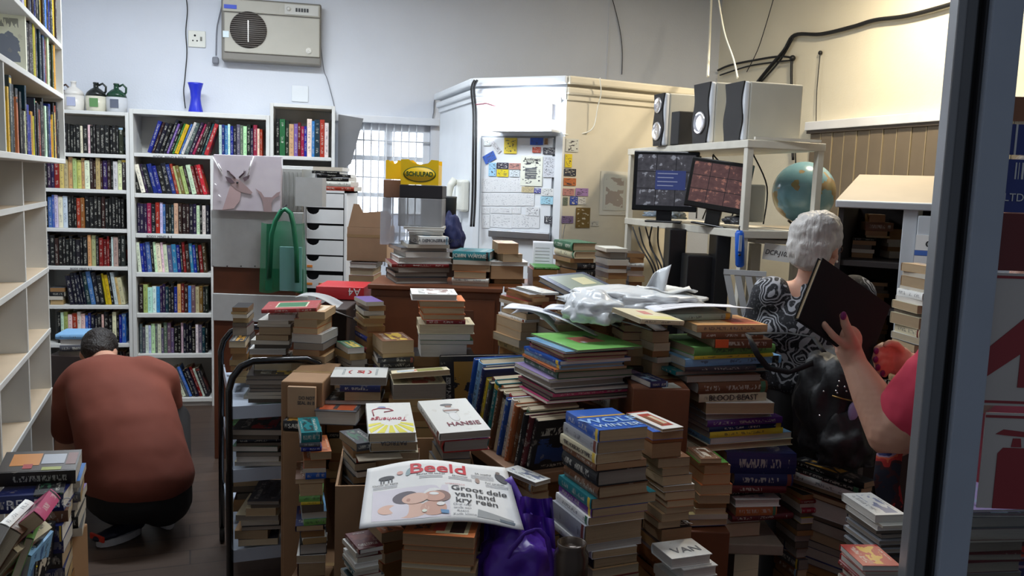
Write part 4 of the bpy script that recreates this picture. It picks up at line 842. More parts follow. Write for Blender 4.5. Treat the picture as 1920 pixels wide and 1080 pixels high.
# trolley
S('the magazines behind the front trolley loop', 436, 604, 2.90, 706, .771, [('9fkgm', {}), '10fdgp', '9fkgp', '7fdgp', ('7fswp', {'x1': 530}), ('7fGwp', {'x1': 530}), ('8fggp', {'x1': 530}), ('8fGwp', {'x1': 530})], D=.25, rot=10, seed=12, jr=2)
zt4 = at(520, 706, 2.9).z
S('the left paperback stack on the trolley', 462, 545, 2.98, 590, zt4, [('11fWwp', {'x0': 490, 'x1': 553}), ('7fWwp', {'x0': 478, 'x1': 540}), ('6fcwp', {'x0': 470, 'x1': 543}), ('15fBtp', {'x0': 475, 'x1': 544}), ('11fBtp', {'x0': 474, 'x1': 540}), '8fWwp', '9fkgp', ('11fWwp', {'x0': 455, 'x1': 534}), ('9fotp', {'x0': 462, 'x1': 528}), '9fBtp'], D=.17, rot=7, seed=13)
S('the right paperback stack on the trolley', 545, 616, 2.96, 584, zt4, [('15fttp', {'x0': 560, 'x1': 611}), ('17fotp', {'x0': 550, 'x1': 604}), ('12fotp', {'x0': 548, 'x1': 604}), ('17fWwp', {'x0': 545, 'x1': 616}), ('14fdgp', {'x0': 549, 'x1': 615}), ('11foop', {'x0': 547, 'x1': 610}), '14fttp'], D=.17, rot=-4, seed=14)
S('the little dark pile at the trolley far left', 431, 460, 3.3, 577, .80, ['8fdtp', '5fkcp', '7fkwp', '10fkcp', '7fdgp'], D=.15, rot=10, seed=15, pal='kdBm', pages='g')
S('the pile inside the rear trolley loop', 425, 452, 3.18, 640, .771, [], D=.15, rot=10, seed=16, pal='kdBms', pages='gct', auto=(9, 14))
S('the rear of the middle trolley shelf', 408, 500, 3.18, 800, .547, [], D=.2, rot=14, seed=92, auto=(10, 14), pal='kdgBs', pages='gct')
S('the rear of the bottom trolley shelf', 412, 500, 3.18, 905, .257, [], D=.2, rot=14, seed=93, auto=(10, 14), pal='kdBs', pages='gct')
S('the rear pile on the top trolley tray', 450, 520, 3.26, 650, .771, [], D=.18, rot=12, seed=94, auto=(9, 13), pal='kdBsW', pages='gct')
S('the middle trolley shelf', 420, 526, 2.88, 806, .547, ['12fkgp', '10fdgp', '8sngp', '7fkgp', '11fGwp', '9fkgp', '13fWwp', '9fcwp', '5srgp'], D=.22, rot=8, seed=17)
S('the bottom trolley shelf', 422, 522, 2.88, 940, .257, [('7fdgp', {'x0': 450}), ('7fkgp', {'x0': 450}), ('16fctp', {'x0': 444, 'x1': 516}), '12fcgp', '10fkwp', '8fkgp', ('17fttp', {'x1': 500}), '14fdcp', '12fswp'], D=.22, rot=8, seed=18)
# narrow stack between trolley and open box
S('the narrow stack beside the open carton', 534, 612, 2.44, 812, .362, [('20sTwm', {'x0': 553, 'x1': 583}), ('9sswp', {'x0': 552, 'x1': 590}), ('9sbwp', {'x0': 548, 'x1': 590}), ('16fotp', {'x0': 562, 'x1': 612}), ('17foop', {'x0': 542, 'x1': 612}), ('9fowp', {'x0': 545, 'x1': 612}), ('13sbwm', {'x0': 548, 'x1': 610}), ('10fBtp', {'x0': 530, 'x1': 608}), ('24fttp', {'x0': 534, 'x1': 606}),
    ('12sgwm', {'x0': 541, 'x1': 606}), ('6sywm', {'x0': 541, 'x1': 606}), ('16fdgh', {'x0': 535, 'x1': 608}), '14fLwp', '12sgwm'], D=.17, rot=14, seed=19)
S('the carton with the do not seal flap', 530, 574, 2.62, 789, .76, [('19skwh', {'keep': True, 'label': 'black book with spine lettered SABI wedged below the do not seal flap', 'extra': lambda t, L, W, T: text('spine_title', 'SABI', .02, mat('spine_print', (225, 225, 215)), t, TR(0, -W / 2 - .005, T / 2, 90))})], D=.05, rot=2, seed=20)
carton('cardboard_box', 531, 572, 2.62, .055, 0, .758, 'narrow brown carton strip right below the black SABI book', m=CARD)
# white topped stack
def cover_art(items):
    def f(t, L, W, T):
        for it in items: it(t, L, W, T)
    return f
def patch(x0, y0, x1, y1, rgb, nm='cover_picture', z=0):   # fractions of the cover seen from above, x along the spine, y from spine
    def f(t, L, W, T):
        MB().box((-L / 2 + L * x0, -W / 2 + W * y0, T + z), (-L / 2 + L * x1, -W / 2 + W * y1, T + z + .0005), mat('print_%d_%d_%d' % rgb, rgb, .35)).obj(nm, t)
    return f
def title(s, fx, fy, size, rgb, rz=0, bold=0, nm='cover_title', sx=1, shear=0):
    def f(t, L, W, T): text(nm, s, size, mat('print_%d_%d_%d' % rgb, rgb, .35), t, TR(-L / 2 + L * fx, -W / 2 + W * fy, T + .0012, 0, 0, rz), bold=bold, sx=sx, shear=shear)
    return f
PLAIN = cover_material('plain_cover', .35, False)
S('the stack under the white red-emblem paperback', 602, 722, 2.72, 708, .56, [('16fWgp', {'x0': 611, 'x1': 726, 'rot': 3, 'D': .155, 'keep': True, 'tex': PLAIN, 'label': 'thick white paperback with round red emblem lying above the trolley end', 'extra': cover_art([patch(.42, .35, .45, .65, (190, 70, 70)), title('( S )', .5, .5, .05, (180, 60, 60), 180), title('lorem ipsum dolor'[:0] or '=======', .8, .5, .02, (150, 160, 165), 90), title('========', .2, .5, .02, (150, 160, 165), 90)])}),
   ('12snop', {'x0': 634, 'x1': 716}), ('18fktp', {'x0': 636, 'x1': 716}), ('8fkwp', {'x0': 590, 'x1': 716}), ('27fdwh', {'x0': 590, 'x1': 672, 'Y': 2.64, 'D': .17, 'rot': 3, 'keep': True, 'label': 'dark hardback with fiery orange cover picture and white pages', 'extra': cover_art([patch(.1, .25, .92, .9, (196, 92, 56)), patch(.5, .3, .6, .85, (70, 66, 66), z=.0006)])}), ('13foop', {'x0': 592, 'x1': 668}), ('16fttp', {'x0': 598, 'x1': 664}), ('11sktp', {'x0': 605, 'x1': 660})],
   D=.17, rot=6, seed=21, auto=(12, 18), pal='kBmot')
S('the stack behind the two white novels', 722, 838, 2.72, 722, .60, [('30fcgp', {'x0': 720, 'x1': 840, 'rot': 10}), ('14ftcp', {}), ('12fkcp', {})], D=.16, rot=9, seed=22, auto=(12, 20), pal='kdBc')
a0 = at(782, 712, 2.72)
reg(TR(a0.x, 2.81, at(780, 722, 2.72).z + .012, 8, 4, 190), .19, .13, .018, CN['c'][1], PG['t'], 'p', 'thin paperback with leafy cover resting crooked behind the white novels', 'loose books', None, cover_art([patch(.1, .15, .55, .9, (150, 150, 90)), patch(.6, .2, .9, .8, (205, 215, 220))]), True)
# open box contents and the two white novels
S('the pile in the box under the ray cover novel', 692, 790, 2.28, 850, .30, [('14fctp', {'rot': 8})], D=.2, rot=8, seed=23, auto=(18, 26), pal='ctWB')
zb_ = at(740, 850, 2.28).z
def rays(t, L, W, T):
    cx, cy = -L * .12, 0
    m_ = mat('ray_yellow', (226, 218, 74), .4)
    for a_ in range(-3, 4):
        a0_, a1_ = R(180 + a_ * 22 - 7), R(180 + a_ * 22 + 7); pts = []
        for aa, r_ in ((a0_, .03), (a0_, .5), (a1_, .5), (a1_, .03)):
            x, y = cx + r_ * math.cos(aa), cy + r_ * math.sin(aa)
            if abs(math.sin(aa)) > 1e-6 and abs(y) > W * .48: k_ = W * .48 / abs(y); x, y = cx + (x - cx) * k_, cy + (y - cy) * k_
            if x < -L * .49: k_ = (-L * .49 - cx) / (x - cx); x, y = cx + (x - cx) * k_, cy + (y - cy) * k_
            pts.append((x, y))
        MB().prism([(-x, y) for x, y in pts], T, T + .0006, m_).obj('cover_ray', t)
zz = zb_ + .003
def lay(x, y, z, rz, tx, L, W, T, cov, pag, kd, lab, extra, ty=0, tex=None, cat=None):
    M = Matrix.Translation((x, y, z)) @ Matrix.Rotation(R(rz), 4, 'Z') @ Matrix.Rotation(R(tx), 4, 'X') @ Matrix.Rotation(R(ty), 4, 'Y') @ Matrix.Rotation(R(-90), 4, 'Z')
    reg(M, L, W, T, CN[cov][1], PG[pag], kd, lab, 'loose books', tex or PLAIN, extra, True, cat)
# local frame after the -90 turn: +x = toward the camera, -y side = right?  (spine on the left)
p = at(737, 850, 2.28)
lay(p.x - .02, 2.38, zb_ + .022, 12, 9, .205, .13, .026, 'W', 't', 'p', 'white novel with PATRICIA along its edge under the ray cover novel', lambda t, L, W, T: text('edge_title', 'PATRICIA', .017, inkd, t, TR(L / 2 + .001, 0, T * .93, 90, 0, 90) @ TR(0, 0, 0, 0, 0, 180)))
lay(p.x - .024, 2.375, zb_ + .050, 12, 9, .205, .13, .026, 'W', 'c', 'p', 'white paperback novel with yellow sun rays left of the HANSIE novel', cover_art([rays, lambda t, L, W, T: text('cover_title', 'Towhenge', .032, mat('print_r', (185, 70, 90), .4), t, TR(.012, -.002, T + .0012, 0, 0, -90), sx=.75, shear=.3), lambda t, L, W, T: MB().tube([(-.01, -.045, T + .001), (-.05, -.048, T + .001), (-.062, -.03, T + .001), (-.058, 0, T + .001), (-.045, .012, T + .001), (-.035, -.015, T + .001)], .0016, mat('print_r', (185, 70, 90), .4), seg=4).obj('cover_swirl', t), lambda t, L, W, T: MB().ball((-.068, -.02, T + .0008), (.008, .012, .0006), mat('print_bluegrey', (120, 140, 180), .4)).obj('cover_bird', t)]))
S('the pile in the box under the HANSIE novel', 802, 892, 2.3, 848, .30, [('15fdgp', {'x0': 808, 'x1': 890})], D=.19, rot=16, seed=24, auto=(16, 24), pal='kdBW')
zb2 = at(850, 848, 2.3).z; p = at(847, 848, 2.3)
lay(p.x + .005, 2.405, zb2 + .018, 20, 9, .21, .135, .036, 'r', 'g', 'h', 'red and purple hardback with grey pages beneath the HANSIE novel', cover_art([patch(.7, .35, 1, .95, (150, 80, 170)), patch(.8, .6, 1, .78, (90, 35, 45), z=.0006)]))
lay(p.x - .006, 2.40, zb2 + .058, 22, 9, .225, .15, .022, 'W', 'g', 'p', 'white HANSIE paperback with a photo of a capped figure with folded arms', cover_art([lambda t, L, W, T: text('cover_title', 'HANSIE', .034, mat('print_maroon', (120, 30, 48), .4), t, TR(.062, .012, T + .001, 0, 0, 90), sx=.85, bold=.012),
    lambda t, L, W, T: MB().ball((-.072, -.0, T + .0006), (.008, .019, .0006), mat('print_grey', (105, 108, 112))).obj('cover_cap', t), lambda t, L, W, T: MB().ball((-.06, .002, T + .0006), (.008, .010, .0005), mat('print_brown', (150, 120, 110))).obj('cover_face', t),
    lambda t, L, W, T: MB().ball((-.032, .0, T + .0004), (.022, .022, .0005), mat('print_pale', (205, 205, 205))).obj('cover_shirt', t), lambda t, L, W, T: MB().box((-.036, -.02, T + .0004), (-.026, .026, T + .0012), mat('print_brown', (150, 120, 110))).obj('cover_arms', t), lambda t, L, W, T: MB().ball((.01, .0, T + .0003), (.032, .014, .0005), mat('print_palest', (222, 222, 222))).obj('cover_trousers', t)]))
# purple book etc. at the box's left edge
S('the left corner of the open carton', 646, 684, 2.25, 832, .45, [('16sdtp', {}), ('15fktp', {}), ('10sowp', {}), ('15fkcp', {}), ('12fkwp', {})], D=.14, rot=28, seed=25, auto=(12, 18), pal='mdkB')
b = MB(); p = at(700, 840, 2.3); b.box((-.06, -.07, 0), (.06, .10, .003), mat('card_beige', (150, 138, 120), .8), TR(at(705, 840, 2.3).x, 2.30, at(700, 845, 2.3).z, 5, 0, 20)).obj('carton_flap', label='loose beige card sheet sticking out under the ray cover novel', cat='card')
# newspaper stack
def saga(t, L, W, T):
    for it in (patch(.1, .1, .55, .9, (226, 214, 170)), patch(.16, .2, .36, .85, (66, 44, 40), z=.0006), patch(.44, .3, .6, .8, (190, 70, 60), z=.0006), title('SAGA', .82, .5, .03, (60, 40, 40), 90), title('OPIUM', .7, .5, .02, (60, 40, 40), 90)): it(t, L, W, T)
S('the stack carrying the newspaper', 757, 912, 1.9, 1006, .42, [('24foop', {'x0': 762, 'x1': 912, 'keep': True, 'extra': saga, 'tex': PLAIN, 'label': 'old orange edged paperback with a painted cover right below the newspaper'}), '12foop', ('26foop', {}), ('10ftcp', {}), ('28fttp', {})], D=.13, rot=-4, seed=26, jr=1, auto=(22, 30), pages='to')
S('the slumped paperbacks left of the newspaper stack', 690, 758, 2.02, 1000, .42, [('22fotp', {'rot': 30}), ('20fmtp', {'rot': 34}), ('22fotp', {'rot': 38})], D=.1, rot=36, seed=27, auto=(16, 22), pal='rmoB')
S('the magazines at the bottom left of the newspaper stack', 655, 700, 1.88, 1030, .42, [], D=.1, rot=30, seed=28, auto=(7, 12), pal='rWTms', pages='w')
# newspaper
def newspaper():
    M0 = TR(at(829, 980, 1.93).x, 1.93, at(830, 990, 1.92).z + .004, 12, 0, 8); WN, LN_ = .385, .275
    t = empty('newspaper', M0, label='folded newspaper with red Beeld masthead draped over the stacks', cat='newspaper')
    def hz(x, y): return .022 * math.cos((x + .02) * 7.5) - .012 + .004 * math.sin(x * 22 + y * 9) - .03 * max(0, abs(x) - .13)
    NP = mat('newsprint', (232, 232, 232), .75)
    o = MB().grid(lambda u, v: Vector(((u - .5) * WN * (1 - .05 * v), v * LN_, hz((u - .5) * WN, v * LN_))), 30, 12, NP).obj('sheet', t); solid(o, .0035, -1)
    o = MB().grid(lambda u, v: Vector(((u - .5) * WN * (1 - .05 * v) + .004, v * LN_ * .99 + .002, hz((u - .5) * WN, v * LN_) - .0042)), 30, 12, mat('newsprint_inner', (205, 205, 205), .8)).obj('inner_sheet', t); solid(o, .002, -1)
    def onp(me_or_o, lift=.0012):
        for v in me_or_o.data.vertices: v.co.z = hz(v.co.x, v.co.y) + lift + (v.co.z if v.co.z > .0001 else 0) * .2
    def tx(s, x, y, size, rgb, bold=0, sx=1, nm='printed_text'):
        o = text(nm, s, size, mat('print_%d_%d_%d' % rgb, rgb, .6), t, None, bold=bold, sx=1, ext=0)
        bm_ = bmesh.new(); bm_.from_mesh(o.data); bmesh.ops.triangulate(bm_, faces=bm_.faces)
        bmesh.ops.subdivide_edges(bm_, edges=[e for e in bm_.edges if e.calc_length() > .012], cuts=2); bm_.to_mesh(o.data); bm_.free()
        for v in o.data.vertices: v.co.x = v.co.x * sx + x; v.co.y += y; v.co.z = 0
        onp(o); return o
    def pic(pts, rgb, nm='printed_picture', lift=.0008, n=1):
        bm_ = bmesh.new(); vs = [bm_.verts.new((x, y, 0)) for x, y in pts]; bm_.faces.new(vs); bmesh.ops.triangulate(bm_, faces=bm_.faces)
        for _ in range(2): bmesh.ops.subdivide_edges(bm_, edges=[e for e in bm_.edges if e.calc_length() > .02], cuts=1)
        bmesh.ops.triangulate(bm_, faces=bm_.faces); me = bpy.data.meshes.new(nm); bm_.to_mesh(me); bm_.free(); me.materials.append(mat('print_%d_%d_%d' % rgb, rgb, .6))
        o = bpy.data.objects.new(nm, me); COL.objects.link(o); o.parent = t
        for v in me.vertices: v.co.z = hz(v.co.x, v.co.y) + lift
        return o
    RED = (205, 50, 62); BK_ = (45, 45, 52); G_ = (120, 120, 128)
    tx('Beeld', .0, .232, .064, RED, bold=.014, sx=1.05, nm='masthead')
    tx('Groot dele', .100, .140, .031, BK_, bold=.014, sx=1.02, nm='headline'); tx('van land', .088, .112, .031, BK_, bold=.014, sx=1.0, nm='headline'); tx('kry reën', .090, .085, .031, BK_, bold=.014, nm='headline')
    tx('UITBRINGNUUS', .04, .158, .007, (190, 80, 90)); 
    for x, y, s_ in ((-.135, .178, 'Honde en katte'), (-.02, .205, 'Beurse tot bedrae'), (.055, .200, 'Ekonomie'), (.118, .226, 'SA voetbal'), (.145, .186, 'Tyd verdoen')): tx(s_, x, y, .010, BK_, bold=.01)
    for x, y, n_ in ((-.135, .168, 2), (-.02, .194, 2), (.055, .190, 2), (.115, .215, 3), (.15, .176, 2)):
        for i in range(n_): pic([(x - .03, y - i * .007), (x + .03, y - i * .007), (x + .03, y - i * .007 + .0022), (x - .03, y - i * .007 + .0022)], (165, 165, 170), 'printed_line')
    for i, s_ in enumerate(('Oral reel', 'wolk van', 'Reent', 'Kuilk kliene')): tx(s_, .052 + .004 * (i == 3), .066 - i * .0135, .012, G_)
    # photograph of two sleeping babies: pale cloth, two heads, two bodies
    pic([(-.165, .018), (.022, .018), (.022, .152), (-.165, .152)], (214, 208, 218), 'photo_background', .0006)
    def ell(cx, cy, a, b_, rgb, nm, lift, rot=0, n=20): pic([(cx + a * math.cos(i / n * 6.283) * math.cos(rot) - b_ * math.sin(i / n * 6.283) * math.sin(rot), cy + a * math.cos(i / n * 6.283) * math.sin(rot) + b_ * math.sin(i / n * 6.283) * math.cos(rot)) for i in range(n)], rgb, nm, lift)
    SK, SK2 = (218, 178, 160), (206, 160, 142)
    ell(-.075, .052, .048, .030, SK, 'photo_body', .0010, .05); ell(-.128, .063, .024, .020, SK, 'photo_arm', .0012, .3); ell(-.018, .055, .032, .030, SK2, 'photo_body', .0010, -.2)
    ell(-.085, .108, .032, .026, (92, 82, 92), 'photo_hair', .0014, .2); ell(-.062, .100, .032, .022, SK, 'photo_face', .0018, .1); ell(.0, .102, .026, .024, (140, 108, 100), 'photo_hair', .0014, -.4); ell(-.014, .102, .026, .021, SK2, 'photo_face', .0018, -.3)
    ell(-.078, .096, .005, .006, (190, 140, 124), 'photo_ear', .0022); ell(-.015, .112, .012, .006, (235, 235, 235), 'photo_bandage', .0022, -.2); ell(.0, .068, .010, .008, (235, 232, 230), 'photo_patch', .0022)
    ell(-.04, .045, .006, .006, (225, 230, 215), 'photo_patch', .0022); pic([(0, .03), (.018, .026), (.018, .04), (-.002, .045)], (90, 140, 185), 'photo_monitor', .0022)
    ell(-.132, .208, .020, .009, BK_, 'printed_dog', .001)
    for dx in (-.015, -.008, .004, .012): pic([(-.132 + dx, .185), (-.129 + dx, .185), (-.129 + dx, .206), (-.132 + dx, .206)], BK_, 'printed_dog_leg', .001)
    ell(-.098, .222, .008, .008, (210, 160, 150), 'printed_figure', .001); ell(-.075, .222, .007, .018, (140, 160, 165), 'printed_figure', .001, -.3)
    ell(.165, .215, .012, .024, (75, 75, 82), 'printed_figure', .001, .5); ell(.158, .238, .006, .007, (120, 105, 100), 'printed_figure', .0015); ell(.10, .190, .006, .012, (165, 140, 130), 'printed_figure', .001)
    pic([(.085, .018), (.175, .012), (.175, .028), (.09, .052)], (148, 152, 156), 'printed_landscape', .0008); pic([(.14, .012), (.175, .008), (.178, .018), (.14, .024)], (80, 95, 110), 'printed_landscape', .0012)
newspaper()
# row of standing books on the brown shelf board
pA, pB = at(852, 790, 3.02), at(992, 896, 2.48); pA.z = pB.z = .70
du = (pB - pA).normalized(); nL = Vector((du.y, -du.x, 0)); nL = nL if nL.x < 0 else -nL   # spines look to the left/front
MRow = basis(-du, -nL, Z, pB); Lr = (pB - pA).length
MB().box((-.02, -.05, -.035), (Lr + .1, .24, 0), mat('shelf_brown', (150, 112, 84), .6, var=.1), MRow, bevel=.003).obj('shelf_board', label='brown shelf board under the row of leaning tall books', cat='shelf')
for yy in (.0, .19): MB().box((.02, yy, -.69), (Lr, yy + .03, -.037), mat('dark_wood', (50, 36, 30), .6), MRow).obj('shelf_support', label='dark plank carrying the brown shelf board, %s one' % ('front' if yy == 0 else 'rear'), cat='plank')
row = [('k', .21, .02), ('m', .215, .018), ('k', .22, .016), ('c', .235, .02), ('B', .23, .022), ('o', .235, .022), ('c', .24, .018), ('W', .245, .02), ('b', .24, .016), ('r', .25, .02), ('c', .255, .02), ('B', .26, .022), ('o', .265, .016), ('T', .28, .03), ('d', .27, .02), ('m', .28, .022), ('y', .27, .02), ('n', .31, .022), ('W', .31, .014), ('L', .33, .04), ('b', .33, .016)]
x = .01; le = R(17); nm_row = len(row)
for i, (c_, h, T) in enumerate(row):
    lk = -abs(le); h *= .86; Mb = MRow @ Matrix.Translation((x + T, .085, .001)) @ Matrix.Rotation(lk, 4, 'Y') @ basis((0, 0, 1), (0, 1, 0), (-1, 0, 0)) @ Matrix.Translation((h / 2, 0, 0))
    reg(Mb, h, .17 + .02 * (i % 3), T, CN[c_][1], PG['c'], 'h' if i % 3 else 'p', '%s-spined tall book, %s from the near end of the leaning row' % (CN[c_][0], ordn(i)), 'tall books leaning on the brown board', None, None, True)
    x += T / math.cos(lk) + .0008
for i, (px, py, Y, w_, h_, cv, lab) in enumerate(((838, 700, 3.1, .17, .26, 'd', 'dark hardback tilted against the far end of the leaning row'), (912, 664, 3.0, .32, .24, 'k', 'large dark brown book standing behind the tall leaning row'))):
    p = at(px, py, Y); reg(TR(p.x, Y, p.z - .12, 0, 12 if i == 0 else -3, 0) @ basis((1, 0, 0), (0, 0, 1), (0, -1, 0)), w_, h_, .03, CN[cv][1], PG['g'], 'h', lab, 'loose books', None, None, True)
# picture book stack (green top)
def green_cover(t, L, W, T):
    for it in (patch(.3, .35, .7, .65, (214, 120, 110)), patch(.34, .3, .4, .5, (40, 40, 40), z=.0006), patch(.1, .05, .95, .12, (150, 205, 120)), patch(.6, .6, .66, .68, (240, 240, 240), z=.0006)): it(t, L, W, T)
zE = at(1090, 760, 2.5).z
S('the picture book stack topped by the green album', 972, 1212, 2.5, 657, zE, [('4fggm', {'x0': 1002, 'x1': 1222, 'rot': 25, 'D': .30, 'keep': True, 'extra': green_cover, 'tex': PLAIN, 'label': 'thin bright green picture book on top of the tall album stack'}), ('4fLwm', {'x0': 992, 'x1': 1206, 'rot': 28}), ('9fmth', {'x0': 1000, 'x1': 1192}), ('6fPtp', {'x0': 1000, 'x1': 1186}), ('8lbwm', {'x0': 988, 'x1': 1200}), ('9lLgh', {'x0': 990, 'x1': 1186}),
   ('5lotm', {'x0': 985, 'x1': 1192}), ('14lGgh', {'x0': 990, 'x1': 1206}), ('6flwm', {'x0': 970, 'x1': 1225}), ('13fWgh', {'x0': 970, 'x1': 1190}), ('10fdwh', {'x0': 985, 'x1': 1210}), ('7sPgp', {'x0': 978, 'x1': 1200}), ('8fkgh', {}), ('6fPwm', {'x0': 967, 'x1': 1205}), ('7fLwm', {'x0': 970, 'x1': 1203}), ('5fTwm', {'x0': 976, 'x1': 1200})], D=.25, rot=24, seed=30, jr=2)
S('the paperback part of the album stack', 982, 1096, 2.53, 770, .305, ['6fkwp', '5fdwp', ('9lWwm', {'x0': 980, 'x1': 1090}), ('22fktp', {'x0': 992, 'x1': 1090}), ('24ftop', {'x0': 996, 'x1': 1092}), ('12fbwp', {'x0': 980, 'x1': 1070}), ('16fTgh', {'x0': 988, 'x1': 1088}), ('14fytp', {'x0': 985, 'x1': 1090}), '18fttp'], D=.19, rot=26, seed=31, auto=(14, 24), pages='ttcg', modes='fffl', pal='BtcWdsT', hard=.1)
S('the slumping pile left of the album stack base', 978, 1030, 2.36, 905, .44, [('8fWwp', {})], D=.16, rot=34, seed=32, auto=(12, 20), pages='ttcg', modes='ffl', pal='BtcWd', jr=7)
carton('cardboard_box', 985, 1030, 2.38, .2, 0, .44, 'small brown carton under the slumping pile by the purple bag')
# blue atlas stack
def wow(t, L, W, T):
    for it in (patch(.34, .0, .39, 1, (214, 168, 70)), title('WOLF', .60, .5, .056, (150, 190, 240), 90, bold=.02, sx=1.0), title('WINTER', .84, .52, .036, (190, 215, 245), 90, bold=.01, sx=.95), patch(.95, .72, .99, .9, (60, 130, 220))): it(t, L, W, T)
def spine_txt(s, size, rgb, sx=1, dz=0):
    return lambda t, L, W, T: text('spine_title', s, size, mat('print_%d_%d_%d' % rgb, rgb, .4), t, TR(0, -W / 2 - (.0025), T / 2 + dz, 90), sx=sx)
S('the stack topped by the blue WOLF paperback', 1080, 1236, 2.06, 808, .44, [('24lbtp', {'x0': 1080, 'x1': 1236, 'rot': 22.5, 'keep': True, 'extra': wow, 'tex': PLAIN, 'label': 'thick bright blue paperback with WOLF WINTER title and gold band'}), ('24lstp', {'x0': 1076, 'x1': 1232, 'rot': 23}), ('20lctp', {'x0': 1070, 'x1': 1228, 'rot': 24, 'extra': spine_txt('THE HORRORS OF TIME', .016, (80, 70, 70), .8), 'keep': True, 'tex': PLAIN, 'label': 'cream-spined paperback, third from the top of the blue WOLF stack'}),
   ('14lBop', {'x0': 1076, 'x1': 1238}), ('31lkgh', {'x0': 1078, 'x1': 1243}), ('25lBth', {'x0': 1082, 'x1': 1246}), ('21lTtp', {'x0': 1070, 'x1': 1262}), ('17lptp', {'x0': 1072, 'x1': 1246}), ('17lWtp', {'x0': 1066, 'x1': 1240}), ('40lstp', {'x0': 1058, 'x1': 1236}), ('15lWwp', {'x0': 1054, 'x1': 1238}), ('16lWtp', {})], D=.19, rot=23, seed=33, jr=1.5, auto=(18, 26))
def smile(t, L, W, T):
    for it in (patch(.2, .15, .75, .85, (170, 70, 60)), patch(.3, .3, .5, .75, (216, 200, 170), z=.0006), patch(.6, .3, .72, .8, (120, 100, 70), z=.0006), patch(0, 0, 1, .04, (150, 50, 40), z=.0002)): it(t, L, W, T)
zf2 = at(1270, 900, 2.16).z
S('the tan stack under the red and white cookery book', 1228, 1332, 2.17, 806, .44, [('6fWtp', {'x0': 1202, 'x1': 1302, 'rot': 26, 'D': .17, 'keep': True, 'extra': smile, 'tex': PLAIN, 'label': 'thin white book with a red food picture beside the blue WOLF paperback'}), ('17fbop', {'x0': 1212, 'x1': 1302}), ('6ftop', {'x0': 1212, 'x1': 1302}), ('30fBop', {'x0': 1212, 'x1': 1300}), ('19fBtp', {'x0': 1228, 'x1': 1318}), ('16fttp', {'x0': 1232, 'x1': 1318}), ('20fdtp', {'x0': 1234, 'x1': 1325}),
   ('12fWtp', {'x0': 1240, 'x1': 1330}), ('17fBtp', {'x0': 1245, 'x1': 1332}), ('14fotp', {'x0': 1250, 'x1': 1330}), ('13fBtp', {'x0': 1246, 'x1': 1332}), ('16fttp', {'x0': 1240, 'x1': 1322}), ('15fBtp', {'x0': 1232, 'x1': 1306}),
   ('28fkop', {'x0': 1240, 'x1': 1330, 'rot': 22, 'keep': True, 'tex': PLAIN, 'extra': cover_art([title('MILLER', .5, .78, .036, (200, 195, 185), 180, bold=.01)]), 'label': 'dark paperback lettered MILLER near the bottom of the tan stack'}), ('18fBtp', {})], D=.11, rot=20, seed=34, jr=3, auto=(16, 22), pages='tto')
S('the short tan stack nearest the big navy volumes', 1322, 1396, 2.3, 862, .62, [('9fBtp', {'x1': 1376}), ('5fgtp', {}), '17ftop', ('21foop', {}), ('20fotp', {'x1': 1402}), '17fttp', '12fttp', '11fctp', ('10fcwp', {'x0': 1308}), ('14fbtp', {'x0': 1306}), ('20fttp', {'x0': 1310, 'x1': 1400})], D=.11, rot=10, seed=35, auto=(12, 18), pages='tto')
carton('wooden_box', 1318, 1400, 2.28, .2, .0, .615, 'short dark box under the tan stack nearest the navy volumes', m=BW)
S('the pair of white hardbacks at the bottom edge', 1266, 1378, 2.02, 1050, .46, [('22fWwh', {'x0': 1262, 'x1': 1376, 'rot': 18, 'keep': True, 'extra': cover_art([title('VAN', .45, .62, .04, (130, 130, 135), 180)]), 'tex': PLAIN, 'label': 'white hardback lettered VAN at the bottom edge of the picture'}), ('22fWwh', {'x0': 1285, 'x1': 1388, 'rot': 18})], D=.10, rot=18, seed=36, auto=(18, 24), pal='W', pages='w', hard=1)
carton('cardboard_box', 1262, 1388, 2.0, .13, 0, .455, 'brown carton under the pair of white hardbacks')
# brown wooden box top and books on it
S('the little pile on the wooden box front', 1195, 1262, 2.5, 717, .966, [('10snwp', {'x0': 1205, 'x1': 1262}), ('6sLwp', {})], D=.12, rot=20, seed=37)
S('the tan pair at the right end of the wooden box', 1254, 1290, 2.5, 735, .966, ['5fWwp', '6fytp'], D=.07, rot=14, seed=38)
S('the pile behind the wooden box', 1206, 1262, 2.66, 622, .966, [('22fBtp', {}), ('16ftcp', {}), ('12fdtp', {})], D=.14, rot=24, seed=39, pal='Btcd')
